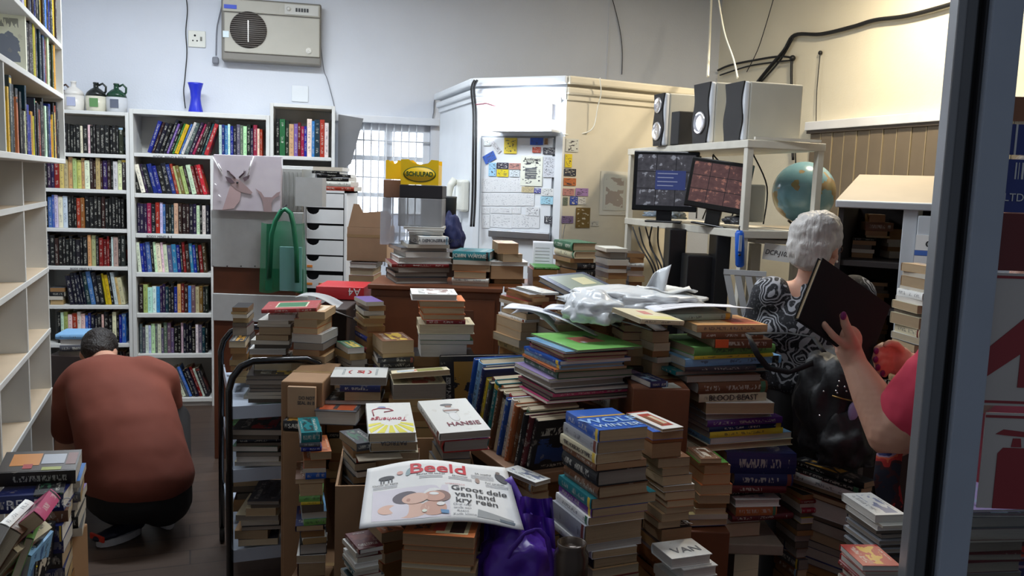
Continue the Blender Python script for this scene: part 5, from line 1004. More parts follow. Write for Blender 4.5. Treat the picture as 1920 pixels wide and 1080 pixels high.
# big art book stack
def dance(t, L, W, T):
    for it in (patch(.0, .0, 1, 1, (226, 170, 110)), patch(.1, .2, .5, .7, (240, 205, 160), z=.0006), patch(.55, .1, .95, .6, (196, 96, 66), z=.0006), patch(.3, .6, .7, .95, (215, 130, 70), z=.0006)): it(t, L, W, T)
ST = spine_txt
S('the big art book stack', 1290, 1470, 2.6, 612, .456, [('14sttp', {'x0': 1283, 'x1': 1455, 'D': .2, 'rot': 13, 'keep': True, 'extra': dance, 'tex': PLAIN, 'label': 'thick paperback with glowing orange and cream cover on the big art stack'}), ('12sBwp', {'x0': 1290, 'x1': 1446, 'rot': 12}), ('17sBtp', {'x0': 1322, 'x1': 1462, 'rot': 9, 'extra': lambda t, L, W, T: MB().box((-L * .5 + .002, -W / 2 - .0018, .001), (-L * .5 + .045, -W / 2, T - .001), mat('print_230_90_40', (226, 92, 44), .4)).obj('spine_label', t)}), ('17sgkh', {'x0': 1258, 'x1': 1482, 'rot': 22, 'keep': True, 'extra': cover_art([ST('THE BEST BOOK', .018, (235, 235, 200))]), 'label': 'lime green and navy children’s hardback, fourth on the big art stack'.replace('’', "'")}) if False else ('17sgdh', {'x0': 1258, 'x1': 1482, 'rot': 20}),
   ('7sywp', {'x0': 1262, 'x1': 1478, 'rot': 20}), ('15sLwp', {'x0': 1244, 'x1': 1500, 'rot': 20}), ('9sdtp', {'x0': 1258, 'x1': 1440}), ('8lTgm', {'x0': 1226, 'x1': 1492, 'rot': 20}), ('13fBgp', {'x0': 1262, 'x1': 1450}), ('22sBwh', {'x0': 1282, 'x1': 1464, 'rot': 16}), ('16sctp', {'x0': 1290, 'x1': 1462, 'rot': 14, 'keep': True, 'tex': PLAIN, 'extra': cover_art([ST('BLOOD BEAST', .026, (60, 50, 50), 1.0)]), 'label': 'pale-spined paperback reading BLOOD BEAST in the big art stack'}),
   ('22fWtp', {'x0': 1318, 'x1': 1474, 'rot': 8}), ('13fsgh', {'x0': 1294, 'x1': 1480, 'rot': 18}), ('13spwm', {'x0': 1300, 'x1': 1502, 'rot': 18}), ('10snwm', {'x0': 1300, 'x1': 1506, 'rot': 20}), ('12sywp', {'x0': 1302, 'x1': 1506, 'rot': 20}), ('12lLwm', {'x0': 1298, 'x1': 1528, 'rot': 20}), ('14fcth', {'x0': 1298, 'x1': 1530, 'rot': 18}),
   ('42snnh', {'x0': 1376, 'x1': 1520, 'rot': 3}), ('24snch', {'x0': 1392, 'x1': 1516, 'rot': 3}), ('15smgh', {'x0': 1378, 'x1': 1505, 'rot': 4}), ('13skgh', {}), ('16fWwh', {'x0': 1385, 'x1': 1498, 'rot': 8}), ('18sotp', {'x0': 1385, 'x1': 1492, 'rot': 10}), ('12fsmh', {'x0': 1370, 'x1': 1530, 'rot': 14}) if False else ('12smgh', {'x0': 1370, 'x1': 1530, 'rot': 12})], D=.23, rot=14, seed=40, jr=1)
# dark corner stacks on the floor at the right
S('the low dark stack behind the floor gap', 1522, 1560, 2.62, 930, .12, ['10fktp', '8srtp', '9fnwp', '10sPwp', ('9fkkp'.replace('kkp', 'kgp'), {}), '12fywm'], D=.13, rot=14, seed=42, pal='kdnmB', pages='gt')
carton('crate', 1520, 1562, 2.6, .17, 0, .118, 'low dark crate on the floor right of the bench', m=mat('dark_wood', (50, 36, 30), .6))
S('the slanting dark heap under the backpack', 1556, 1680, 2.5, 906, .10, [('12lktp', {}), ('11lktp', {}), ('15lWgh', {'x0': 1550, 'x1': 1674}), ('14fkth', {}), ('12fBth', {}), ('36fWwh', {'x0': 1568, 'x1': 1676}), ('8fkgh', {'x0': 1562})], D=.26, rot=38, seed=43, pal='kdn', pages='gt')
carton('crate', 1566, 1672, 2.56, .2, 0, .098, 'low dark crate on the floor under the slanting heap', m=mat('dark_wood', (50, 36, 30), .6))
# ------------------------------------------------------------------ table heap: papers, plastic bag, hardbacks at the back
S('the red hardback pile behind the loose papers', 938, 1012, 2.94, 548, .80, [('4fWwm', {'x0': 968, 'x1': 1050, 'D': .2}), ('6fktp', {'x0': 965, 'x1': 1010}), ('8fotp', {'x0': 970, 'x1': 1010}), ('7frth', {'x0': 946, 'x1': 1010, 'rot': 28}), ('7srwh', {'x0': 945, 'x1': 1008, 'rot': 28}), ('9sTwp', {'x0': 955, 'x1': 1010}), ('12fktp', {}), ('5lWwm', {'x0': 937}), ('18fttp', {'x0': 950, 'x1': 990}), ('16fttp', {'x0': 946, 'x1': 993}), ('15ftcp', {'x0': 945, 'x1': 985})], D=.2, rot=26, seed=45, auto=(10, 18), pages='tct')
S('the pile behind the plastic bag', 1046, 1160, 2.98, 560, .80, [('16fntp', {'x0': 1046, 'x1': 1118}), ('10fWtp', {}), ('14fktp', {})], D=.2, rot=24, seed=46, auto=(12, 20))
p = at(1086, 540, 2.98); reg(TR(p.x, 3.1, at(1086, 556, 2.98).z + .018, 7, -4, 24), .19, .25, .022, (36, 58, 90), PG['g'], 'h', 'large navy hardback with pale garden picture behind the plastic bag', 'loose books', PLAIN, cover_art([patch(.12, .12, .9, .9, (120, 132, 120)), patch(.5, .3, .8, .7, (190, 186, 150), z=.0006)]), True)
S('the middle pile under the white papers', 1004, 1100, 2.84, 610, .80, [('14fttp', {})], D=.2, rot=26, seed=47, auto=(12, 22), pages='tcw')
S('the pile under the plastic bag', 1105, 1205, 2.86, 600, .80, [('12fBtp', {}), ('14fttp', {})], D=.2, rot=22, seed=48, auto=(12, 22), pages='tcw')
S('the green-spined pile right of the plastic bag', 1160, 1262, 2.72, 584, .985, [('14skgh', {'x0': 1158, 'x1': 1240, 'keep': True, 'tex': PLAIN, 'extra': cover_art([ST('THE RESURRECTION', .018, (40, 160, 140))]), 'label': 'black hardback with green spine lettering under the plastic bag'}), ('12fBtp', {})], D=.14, rot=6, seed=49, auto=(12, 20), pages='tc')
table('stool', 1170, 1258, 2.72, .22, .984, 'dark stool hidden under the green-spined pile', m=mat('dark_wood', (50, 36, 30), .6))
p = at(1225, 615, 2.45); reg(TR(p.x, 2.56, p.z + .01, 9, 6, 40), .20, .12, .014, CN['c'][1], PG['c'], 'p', 'cream and yellow booklet lying crooked in front of the plastic bag', 'loose books', PLAIN, cover_art([patch(.1, .1, .9, .35, (232, 224, 150)), patch(.4, .5, .6, .8, (216, 140, 130))]), True)
p = at(1300, 590, 2.62); reg(TR(p.x, 2.78, at(1300, 600, 2.65).z, 3, 0, 20), .24, .2, .02, (170, 196, 186), PG['t'], 'h', 'pale mint covered book with white sheet behind the orange cover book', 'loose books', PLAIN, cover_art([patch(.1, .1, .9, .9, (196, 214, 206)), title('Gallery', .5, .5, .03, (90, 110, 105), 0)]), True)
p = at(533, 540, 2.92); reg(TR(p.x, 3.03, at(533, 588, 2.94).z + .006, 3, -3, 6), .19, .15, .013, (190, 66, 66), PG['c'], 'h', 'red hardback with green framed picture bridging the two trolley stacks', 'loose books', PLAIN, cover_art([patch(.22, .2, .8, .8, (222, 216, 190)), patch(.25, .25, .77, .75, (44, 120, 76), z=.0006)]), True)
PA = mat('loose_paper', (226, 228, 236), .7)
def paper(name, c, w_, h_, rz, tilt, curl, lab, m=PA, rx=0, cat='paper', lines=True, sub=14):
    t = empty(name, TR(c.x, c.y, c.z, rx, tilt, rz), label=lab, cat=cat)
    f = lambda u, v: Vector(((u - .5) * w_, (v - .5) * h_, curl * math.sin(math.pi * u * 1.1 + .4) + curl * .5 * math.sin(3 * v + u * 2)))
    o = MB().grid(f, sub, 10, m).obj('sheet', t); solid(o, .0012)
    if lines:
        for i in range(5):
            y = .2 + i * .13; g_ = MB().grid(lambda u, v: f(.12 + u * .7, y + v * .02) + Vector((0, 0, .0014)), 10, 1, mat('print_165_165_170', (165, 165, 170), .6)).obj('printed_line', t)
    return t
paper('paper_sheet', at(1040, 600, 2.86), .34, .12, -24, 8, .02, 'long curled white sheet sweeping left of the green album')
paper('paper_sheet', at(1020, 606, 2.92), .20, .13, -30, 10, .03, 'white sheet rolled up at its left edge behind the green album')
paper('paper_sheet', at(1098, 592, 2.86), .26, .15, -20, 6, .015, 'white sheet lying under the front of the plastic bag')
paper('newspaper_sheet', at(1160, 606, 2.78), .30, .14, -14, 4, .015, 'newspaper page with a red headline at the bag front', cat='newspaper')
paper('paper_sheet', at(1200, 600, 2.66), .15, .12, -28, 12, .012, 'white printed sheet hanging right of the plastic bag')
paper('paper_sheet', at(1300, 576, 2.74), .34, .15, 14, -3, .01, 'wide pale sheet on top of the mint covered book')
# crumpled plastic bag
BAG = mat('plastic_bag', (226, 230, 234), .22, var=.05, alpha=.93)
def crumple(name, c, r, lab, seed, parent=None, m=BAG, q=None):
    rng = random.Random(seed); bm_ = bmesh.new(); bmesh.ops.create_icosphere(bm_, subdivisions=4, radius=1)
    from mathutils import noise as nz
    for v in bm_.verts:
        d = v.co.normalized(); n_ = nz.noise(d * 2.2 + Vector((seed, 0, 0))) * .35 + nz.ridged_multi_fractal(d * 3.1 + Vector((0, seed, 0)), 1, 2, 4, 1, 2) * .13
        v.co = Vector((d.x * r[0], d.y * r[1], d.z * r[2])) * (1 + n_)
        if v.co.z < -r[2] * .5: v.co.z = -r[2] * .5
        if q: v.co = q(v.co)
    me = bpy.data.meshes.new(name); bm_.to_mesh(me); bm_.free(); me.materials.append(m)
    for p_ in me.polygons: p_.use_smooth = True
    o = bpy.data.objects.new(name, me); COL.objects.link(o); o.location = c if not parent else (0, 0, 0)
    if parent: o.parent = parent
    else: tag(o, label=lab, cat='bag')
    return o
t = empty('plastic_bag', TR(*at(1185, 560, 2.86)), label='crumpled white plastic bag stretched over the back heap', cat='bag')
crumple('body', None, (.20, .13, .035), '', 3, t); o = crumple('bunched_end', None, (.085, .10, .055), '', 5, t); o.location = (-.14, -.12, -.03)
pt = at(1218, 535, 2.84) - at(1185, 560, 2.86)
o = MB().grid(lambda u, v: Vector((pt.x - .03 + .075 * u * (1 - .25 * v) + .045 * v, .02 * math.sin(u * 5) + .012 * v, -.005 + .11 * v * (.8 + .35 * u))), 8, 8, BAG).obj('upright_corner', t); solid(o, .002)
o = MB().grid(lambda u, v: Vector((.02 + .19 * u, -.05 + .14 * v, .035 + .008 * math.sin(u * 9 + v * 4))), 12, 6, mat('white_sheet', (226, 226, 222), .5)).obj('wrapped_sheet', t); solid(o, .004)
# red A4 box, newspapers and carton flaps behind the trolley
t = slab('paper_box', 592, 538, 682, 562, 3.55, .22, mat('box_red', (196, 36, 44), .4), label='red A4 paper box lid lying upside down behind the trolley stacks', cat='box')
q = at(664, 547, 3.545); text('box_print', 'A4', .045, mat('print_white', (235, 235, 235)), t, TR(q.x, 3.5485, q.z, 90, 0, 0) @ TR(0, 0, 0, 0, 0, 180))
MB().box((at(588, 560, 3.3).x, 3.3, 0), (at(650, 560, 3.3).x, 3.75, at(640, 563, 3.55).z), mat('dark_wood', (50, 36, 30), .6), bevel=.004).obj('low_cupboard', label='dark low cupboard carrying the red A4 box', cat='cupboard')
paper('newspaper_sheet', at(610, 566, 3.42), .20, .14, -16, 6, .02, 'rolled grey newspaper in front of the red A4 box', m=mat('newsprint_grey', (176, 176, 176), .8), cat='newspaper')
paper('newspaper_sheet', at(622, 596, 3.22), .16, .16, 10, -14, .03, 'dark printed magazine slumped between the middle stacks', m=mat('newsprint_dark', (96, 92, 88), .8), cat='newspaper')
# cardboard box, yellow boxes and clear tub behind the tall chest stack
YK = 4.1; t = empty('cardboard_box', label='open brown carton with a raised notched flap in front of the window', cat='box')
a = at(650, 490, YK); zk = at(650, 425, YK).z; zb0 = at(690, 490, YK).z; wk = at(737, 490, YK).x - a.x
MB().box((a.x, YK, zb0), (a.x + wk - .03, YK + .25, zk), CARDL, bevel=.003).obj('walls', t)
MB().prism([(a.x + .005, zk), (a.x + wk - .02, zk), (a.x + wk - .01, zk + .05), (a.x + wk - .03, zk + .085), (a.x + wk * .75, zk + .08), (a.x + wk * .34, zk + .07), (a.x + wk * .25, zk + .11), (a.x + .03, zk + .11)], 0, .006, CARDL, basis((1, 0, 0), (0, 0, 1), (0, -1, 0), (0, YK + .006, 0))).obj('flap', t)
MB().box((a.x, YK - .001, zk - .05), (a.x + wk - .03, YK, zk - .035), mat('packing_tape', (170, 140, 100), .2)).obj('tape', t)
stack('the pair under the notched carton', 652, 704, YK, 492, .95, ['10fWwh', '15fWch', '18frtp'], D=.2, jr=3, seed=55)
MB().box((at(648, 500, YK).x, YK - .02, 0), (at(740, 500, YK).x, YK + .3, .949), mat('dark_wood', (50, 36, 30), .6), bevel=.004).obj('low_cupboard', label='dark cupboard under the notched carton by the window', cat='cupboard')
# things on top of the tall chest stack
zt_ = at(795, 426, 3.56).z + .001
t = slab('storage_tub', 746, 372, 829, 425, 3.6, .2, mat('tub_smoke', (150, 150, 152), .3, alpha=.8), label='smoky plastic tub standing on the tall chest stack', cat='tub'); t.location.z += 0
TY = mat('bin_yellow', (240, 196, 20), .45)
ztt = at(787, 372, 3.6).z
MB().box((at(750, 370, 3.62).x, 3.6, ztt + .001), (at(830, 370, 3.62).x, 3.82, ztt + .055), mat('bin_black', (32, 30, 34), .6), bevel=.003).obj('black_tray', label='black tray directly under the yellow lettered box', cat='tray')
MB().box((at(712, 370, 3.6).x, 3.7, ztt - .002), (at(748, 370, 3.6).x, 3.9, at(730, 337, 3.65).z), mat('brown_box', (132, 98, 80), .7), bevel=.003).obj('brown_box', label='small brown carton under the farther yellow box', cat='box')
MB().box((at(706, 400, 3.62).x, 3.72, at(725, 425, 3.7).z - .08), (at(745, 400, 3.62).x, 3.9, ztt - .003), mat('tub_clear', (205, 212, 222), .2, alpha=.6), bevel=.003).obj('clear_tub', label='clear plastic tub below the small brown carton', cat='tub')
def magfile(px0, px1, py0, py1, Y, d, lab, txt):
    a, c_ = at(px0, py1, Y), at(px1, py0, Y); w_ = c_.x - a.x; z0_ = ztt + .056 if txt else at((px0 + px1) / 2, py1, Y).z; h = at((px0 + px1) / 2, py0, Y).z - z0_
    t = empty('file_box', TR(a.x, Y, z0_, 0, 0, 0), label=lab, cat='box'); poly = [(0, 0), (w_, 0), (w_, h * .98), (w_ * .8, h * 1.0), (w_ * .72, h * .86), (w_ * .52, h * .80), (w_ * .32, h * .86), (w_ * .2, h * 1.0), (0, h * .98)]
    B_ = basis((1, 0, 0), (0, 0, 1), (0, -1, 0), (0, .003, 0)); MB().prism(poly, 0, .003, TY, B_).obj('front_wall', t); MB().prism(poly, 0, .003, TY, basis((1, 0, 0), (0, 0, 1), (0, -1, 0), (0, d, 0))).obj('back_wall', t)
    MB().box((0, .003, 0), (.003, d - .003, h * .8), TY).box((w_ - .003, .003, 0), (w_, d - .003, h * .8), TY).box((.003, .003, 0), (w_ - .003, d - .003, .003), TY).obj('side_wall', t)
    if txt:
        gr_ = mat('logo_green', (44, 84, 44), .5)
        MB().lathe([(.001, 0), (.062, 0), (.062, .001), (.001, .001)], gr_, TR(w_ * .5, -.0005, h * .42, 90) @ Matrix.Diagonal((1.1, .52, 1, 1)), seg=36).obj('logo_oval', t)
        MB().lathe([(.001, 0), (.058, 0), (.058, .0012), (.001, .0012)], TY, TR(w_ * .5, -.0008, h * .42, 90) @ Matrix.Diagonal((1.1, .50, 1, 1)), seg=36).obj('logo_oval_inner', t)
        text('logo_lettering', 'SCHULPAD', .027, gr_, t, TR(w_ * .5, -.0025, h * .42, 90), bold=.03, sx=.83)
magfile(751, 823, 299, 350, 3.6, .16, 'yellow cardboard box lettered SCHULPAD on top of the tall chest stack', True)
magfile(723, 752, 300, 336, 3.78, .12, 'second yellow notched box half hidden behind the SCHULPAD box', False)
MB().lathe([(.001, 0), (.04, 0), (.042, .14), (.044, .15), (.001, .15)], mat('bin_dark', (44, 50, 52), .5), TR(at(838, 420, 3.9).x, 3.9, at(838, 430, 3.9).z)).obj('dark_cylinder', label='dark upright cylinder between the tall chest stack and the booth', cat='canister')
crumple('navy_bag', at(845, 446, 3.85), (.05, .06, .09), 'navy cloth bundle beside the tall chest stack', 9, m=mat('navy_cloth', (26, 34, 80), .8))
MB().box((at(832, 470, 3.84).x, 3.84, 0), (at(868, 470, 3.78).x - .02, 4.1, at(845, 465, 3.85).z - .02), mat('dark_wood', (50, 36, 30), .6)).obj('plinth', label='dark plinth behind the tall chest stack under the navy bundle', cat='stand')
# pale card and letters at the papered door foot
paper('card_sheet', at(1018, 476, 3.72), .09, .001 + .11, 0, 0, .002, 'small white note leaning against the door above the short pile', rx=78)
wire('antenna', [at(1060, 418, 3.9), at(1056, 440, 3.8), at(1053, 458, 3.72)], .0015, BLK, label='thin black aerial in front of the cream booth wall', cat='aerial')
# purple bag
PUR = mat('purple_satin', (84, 44, 160), .32, var=.15, vscale=10); 
t = empty('carrier_bag', TR(0, 0, 0), label='shiny purple fabric bag to the right of the newspaper', cat='bag')
def pb(u, v):
    x = 905 + (1046 - 905) * u - 10 * (1 - v) * (u - .3); y = 962 + 14 * abs(u - .6) * 2 + 140 * v
    return at(x, y, 2.06 - .10 * math.sin(math.pi * min(1, u * 1.05)) * (.4 + .6 * v) + .018 * math.sin(u * 17 + v * 5) + .008 * math.sin(u * 40 - v * 9))
MB().grid(pb, 40, 20, PUR).obj('front_side', t); 
MB().grid(lambda u, v: pb(u, v) + Vector((.0, .10 + .02 * math.sin(u * 7), .012)), 30, 12, PUR).obj('back_side', t)
MB().grid(lambda u, v: pb(0, u) * (1 - v) + (pb(0, u) + Vector((0, .10, .012))) * v, 8, 4, PUR).obj('gusset', t); MB().grid(lambda u, v: pb(1, u) * (1 - v) + (pb(1, u) + Vector((0, .10, .012))) * v, 8, 4, PUR).obj('gusset', t)
def ribbon(name, pts, w_, m_, par, nrm=Vector((0, -1, 0))):
    P = [Vector(p_) for p_ in pts]; n_ = len(P)
    def f(u, v):
        s_ = u * (n_ - 1); i = min(int(s_), n_ - 2); fr = s_ - i; p_ = P[i].lerp(P[i + 1], fr); d = (P[min(i + 2, n_ - 1)] - P[max(i - 0, 0)]).normalized(); return p_ + d.cross(nrm).normalized() * (v - .5) * w_
    o = MB().grid(f, (n_ - 1) * 3, 1, m_).obj(name, par); solid(o, .0015); return o
ribbon('handle', [at(x_, y_, 1.93) for x_, y_ in ((935, 1075), (960, 1030), (985, 1000), (1010, 992), (1026, 1010), (1034, 1050), (1038, 1090))], .012, PUR, t)
ribbon('handle', [at(950, 898, 2.16), at(965, 925, 2.14), at(985, 965, 2.1), at(1010, 990, 2.05)], .03, mat('purple_light', (112, 78, 190), .4), t)
crumple('bag_contents', at(965, 1075, 2.0), (.09, .07, .10), 'dark cloth bulk inside the purple bag', 12, m=PUR)
carton('cardboard_box', 908, 1046, 1.86, .3, 0, .47, 'brown carton under the shiny purple bag')
# dark jar at the bottom edge
MB().lathe([(.001, 0), (.038, 0), (.04, .02), (.04, .09), (.033, .1), (.035, .115), (.031, .115), (.03, .1), (.001, .098)], mat('jar_brown', (70, 58, 50), .25, metal=.4), TR(at(1070, 1075, 1.9).x, 1.9, at(1070, 1105, 1.9).z), seg=28).obj('tin_mug', label='dark brown metal mug at the bottom edge beside the purple bag', cat='mug')
carton('cardboard_box', 1047, 1094, 1.86, .1, 0, at(1070, 1105, 1.9).z - .001, 'narrow brown carton under the dark mug')
# ------------------------------------------------------------------ near left box of books
YL = 1.86; carton('cardboard_box', -60, 146, YL, .34, 0, .30, 'large brown carton of books in the bottom left corner')
def readi(t, L, W, T):
    text('spine_title', 'READING', .032, mat('print_white', (235, 235, 235)), t, TR(.02, -W / 2 - .0045, T / 2, 90))
    MB().ball((L * .32, -W / 2 - .0035, T / 2), (.02, .001, .012), mat('print_cyan', (120, 190, 240), .4)).obj('spine_flare', t)
def fantasy(t, L, W, T):
    for it in (patch(.02, .05, .98, .97, (52, 40, 30)), patch(.12, .3, .5, .85, (206, 130, 40), z=.0006), patch(.3, .15, .42, .35, (170, 40, 36), z=.0009), patch(.52, .35, .82, .8, (170, 175, 185), z=.0008), patch(.84, .3, .97, .85, (110, 56, 44), z=.0008), patch(.55, .06, .8, .2, (150, 160, 60), z=.0006)): it(t, L, W, T)
S('the bottom left book heap', 0, 96, 1.86, 930, .305, [('4skwp', {}), ('36snwh', {'x0': -60, 'x1': 92, 'rot': 18, 'keep': True, 'tex': PLAIN, 'extra': readi, 'label': 'thick navy book with READING on its spine in the bottom left corner'}), ('24sBcp', {'x0': -40, 'x1': 98, 'rot': 20})], D=.16, rot=20, seed=50, auto=(24, 34), pal='kn', modes='s')
p = at(56, 930, 1.88); reg(TR(p.x - .035, 1.99, at(56, 930, 1.86).z + .004, 8, 2, 20), .165, .115, .035, (40, 34, 30), PG['w'], 'p', 'dark paperback with orange fantasy picture and barcode panel at lower left', 'loose books', PLAIN, fantasy, True)
carton('cardboard_box', 60, 100, 1.96, .13, .302, .66, 'small brown carton under the dark pile at lower left')
S('the dark pile at the right of the bottom left heap', 58, 116, 1.98, 905, .665, [('14fLwp', {}), ('10frwp', {}), ('20sscp', {}), ('16flwp', {}), ('14snwp', {}), ('22skwh', {'x0': 50, 'x1': 120})], D=.14, rot=20, seed=51, auto=(16, 24), pal='kns', pages='wg')
for i, (px, py, rz, ry, c_, pg_, T, lab) in enumerate(((20, 1005, 10, 62, 'W', 'w', .02, 'white edged book standing tilted at far lower left'), (45, 1015, 5, 58, 'B', 'c', .03, 'cream edged book leaning beside the white edged one'), (40, 1045, 0, 52, 'c', 't', .035, 'large tan book block leaning in front at lower left'),
        (62, 985, 15, 40, 'P', 't', .03, 'dusty pink topped book in the lower left corner box'), (58, 1030, 20, 70, 'g', 'c', .015, 'lime green thin book wedged in the corner box'), (50, 1020, 30, 75, 'p', 'c', .012, 'purple thin book wedged in the corner box'),
        (72, 1060, 10, 78, 'L', 'w', .02, 'pale blue thin book upright in the corner box'), (20, 1070, 0, 66, 'b', 'w', .015, 'bright blue thin book at the very bottom left'), (40, 1075, 25, 45, 'y', 'c', .02, 'yellow spined book lying slanted at the very bottom left'), (84, 1040, 12, 84, 'k', 'w', .016, 'black magazine standing at the right of the corner box'))):
    Y = 1.70 + i * .012; p = at(px, py, Y); reg(Matrix.Translation((p.x, Y, p.z)) @ Matrix.Rotation(R(rz), 4, 'Z') @ Matrix.Rotation(R(-ry), 4, 'Y') @ Matrix.Rotation(R(90), 4, 'Z') @ Matrix.Rotation(0, 4, 'X'), .13, .105, T, CN[c_][1], PG[pg_], 'p', lab, 'books in the corner box', None, None, True)
b = carton('cardboard_box', -60, 92, 1.62, .19, .302, .60, 'small open carton of upright books at the bottom left edge', open_=True)
# ------------------------------------------------------------------ monitor rack
RW = mat('rack_white', (206, 202, 190), .5, var=.08, vscale=14); YR = 3.8
PR = at(1403, 300, YR); PR.z = 0; MRK = basis(UB, UD, Z, PR)      # x right along the short side, y along the long side (into depth)
RLn, RWd = 1.24, .36; zT, zM = at(1403, 262, YR).z, at(1400, 432, YR).z
t = empty('monitor_rack', MRK, label='white angle iron rack holding the speakers and security monitors', cat='rack')
for x, y in ((0, 0), (0, RLn), (RWd, 0), (RWd, RLn)): MB().box((x - .016, y - .016, 0), (x + .016, y + .016, zT), RW, bevel=.003).obj('post', t)
for z, nm in ((zT, 'top_shelf'), (zM, 'middle_shelf'), (.75, 'lower_shelf')):
    MB().box((-.02, -.02, z - .035), (RWd + .02, RLn + .02, z), RW, bevel=.003).obj(nm, t)
# continuation counter behind the globe
t = empty('counter', MRK, label='worn grey counter board under the globe behind the grey-haired woman', cat='counter')
MB().box((RWd + .03, .06, zM - .05), (RWd + .62, 1.1, zM - .02), mat('counter_worn', (150, 142, 130), .6, var=.1), bevel=.003).obj('counter_board', t)
for x in (RWd + .06, RWd + .56): MB().box((x, .1, 0), (x + .04, .14, zM - .052), RW).obj('leg', t)
SPK = mat('speaker_black', (20, 19, 21), .65); SPW = mat('speaker_pearl', (206, 210, 216), .35); SPB = mat('speaker_beige', (176, 174, 164), .5); CHR = mat('driver_silver', (200, 200, 205), .2, metal=.7)
def speaker(yc, w_, h_, d_, lab, drivers, wave=True, z=None, x0=.02, body=SPB):
    """front (the long side direction) faces -x of the rack; w_ runs along y"""
    t = empty('loudspeaker', MRK @ Matrix.Translation((x0, yc, zT + .001)), label=lab, cat='speaker')
    MB().box((.03, -w_ / 2, 0), (d_, w_ / 2, h_), body, bevel=.006).obj('cabinet', t)
    # pearl fascia with waisted sides
    n = 16; L_, R_ = [], []
    for i in range(n + 1):
        v = i / n; k_ = (.008 * math.cos(v * 9) if wave else 0); L_.append((-w_ / 2 + .012 + k_, v * h_)); R_.append((w_ / 2 - .012 - k_, v * h_))
    MB().box((.004, -w_ / 2, 0), (.029, w_ / 2, h_), SPW, bevel=.008).obj('fascia', t)
    MB().prism(L_ + R_[::-1], 0, .008, SPK, basis((0, 1, 0), (0, 0, 1), (1, 0, 0), (-.003, 0, 0))).obj('front_grille', t, label='black waisted front')
    for (vz, r_) in drivers: MB().lathe([(.001, 0), (r_, 0), (r_, -.006), (r_ * .8, -.002), (r_ * .35, .006), (.001, .0)][::-1] if False else [(.001, -.004), (r_ * .3, -.008), (r_ * .75, .0), (r_ * .9, -.008), (r_, -.004), (r_, .002), (.001, .002)], CHR, TR(-.004, 0, vz * h_, 0, 90, 0), seg=28).obj('driver', t)
    return t
kz = YR / 1600
speaker(.165, .17, .262, .30, 'largest pearl and black loudspeaker at the near end of the rack', [])
speaker(.43, .17, .285, .22, 'middle loudspeaker with one silver cone and black waisted front', [(.34, .055)])
speaker(.83, .13, .27, .2, 'farthest loudspeaker with two silver cones', [(.78, .042), (.28, .05)])
MB().box((.03, .64, zT + .001), (.17, .72, zT + .17), SPK, MRK, bevel=.004).obj('small_speaker', label='small black speaker squeezed between the middle and farthest loudspeakers', cat='speaker')
MB().box((.02, -.012 + .0, 0), (.34, .0, .012), RW, MRK @ Matrix.Translation((0, 0, zT + .002))).obj('cable_cover', label='thin pale strip lying on the near edge of the rack top', cat='strip')
def screen_mat(name, c1, c2, c3, e):
    m = bpy.data.materials.new(name); m.use_nodes = True; nt = m.node_tree; b = nt.nodes['Principled BSDF']; b.inputs['Roughness'].default_value = .15
    tc = N(nt, 'ShaderNodeTexCoord'); s = N(nt, 'ShaderNodeSeparateXYZ'); nt.links.new(tc.outputs['Generated'], s.inputs[0])
    gx = math_(nt, 'MULTIPLY', s.outputs[0], 3.0); gz = math_(nt, 'MULTIPLY', s.outputs[2], 3.0)
    cell = noise(nt, comb(nt, math_(nt, 'FLOOR', gx), 7.3, math_(nt, 'FLOOR', gz)), 1.7, 0)
    f = noise(nt, comb(nt, math_(nt, 'MULTIPLY', s.outputs[0], 9), 0, math_(nt, 'MULTIPLY', s.outputs[2], 9)), 1, 4)
    c = mixc(nt, f, lin(c1), lin(c2)); c = mixc(nt, math_(nt, 'GREATER_THAN', f, .6), c, lin(c3))
    ed = math_(nt, 'MAXIMUM', math_(nt, 'LESS_THAN', math_(nt, 'FRACT', gx), .03), math_(nt, 'LESS_THAN', math_(nt, 'FRACT', gz), .04))
    c = mixc(nt, ed, c, (.01, .01, .012, 1)); nt.links.new(c, b.inputs['Base Color']); nt.links.new(c, b.inputs['Emission Color']); b.inputs['Emission Strength'].default_value = e
    return m
def monitor(M_, w_, h_, lab, sm, stand=True, extra=None):
    dz = M_.translation.z - zM - .003
    t = empty('monitor', M_, label=lab, cat='monitor'); FR = mat('monitor_black', (16, 16, 18), .25)
    MB().box((-w_ / 2, 0, 0), (w_ / 2, .035, h_), FR, bevel=.005).obj('bezel', t); MB().box((-w_ / 2 + .018, -.002, .025), (w_ / 2 - .018, .002, h_ - .018), sm).obj('screen', t)
    MB().box((-w_ * .12, .02, -.06), (w_ * .12, .04, .03), FR, bevel=.003).obj('neck', t) if False else MB().box((-w_ * .12, .02, -dz + .008), (w_ * .12, .04, .03), FR, bevel=.003).obj('neck', t); MB().box((-w_ * .28, -.03, -dz), (w_ * .28, .09, -dz + .01), FR, bevel=.004).obj('base', t)
    if extra: extra(t, w_, h_)
    return t
def cctv(t, w_, h_):
    MB().box((-.05, -.004, h_ * .36), (.10, -.0015, h_ * .68), mat('dialog_blue', (48, 56, 96), .3, emit=(50, 60, 110), estr=.5)).obj('screen_dialog', t)
    for i in range(4): MB().box((-.04, -.0055, h_ * .42 + i * .02), (.04 + .02 * (i % 2), -.003, h_ * .42 + i * .02 + .005), mat('dialog_text', (120, 125, 150), .3, emit=(130, 135, 160), estr=.4)).obj('screen_text', t)
p1 = at(1243, 400, 4.35); monitor(TR(p1.x - .0, 4.33, at(1243, 396, 4.33).z, 0, 0, -14), .325, .30, 'wide monitor tiled with security camera views at the far end of the rack', screen_mat('cctv_screen', (26, 26, 30), (92, 90, 96), (130, 132, 140), .4), extra=cctv)
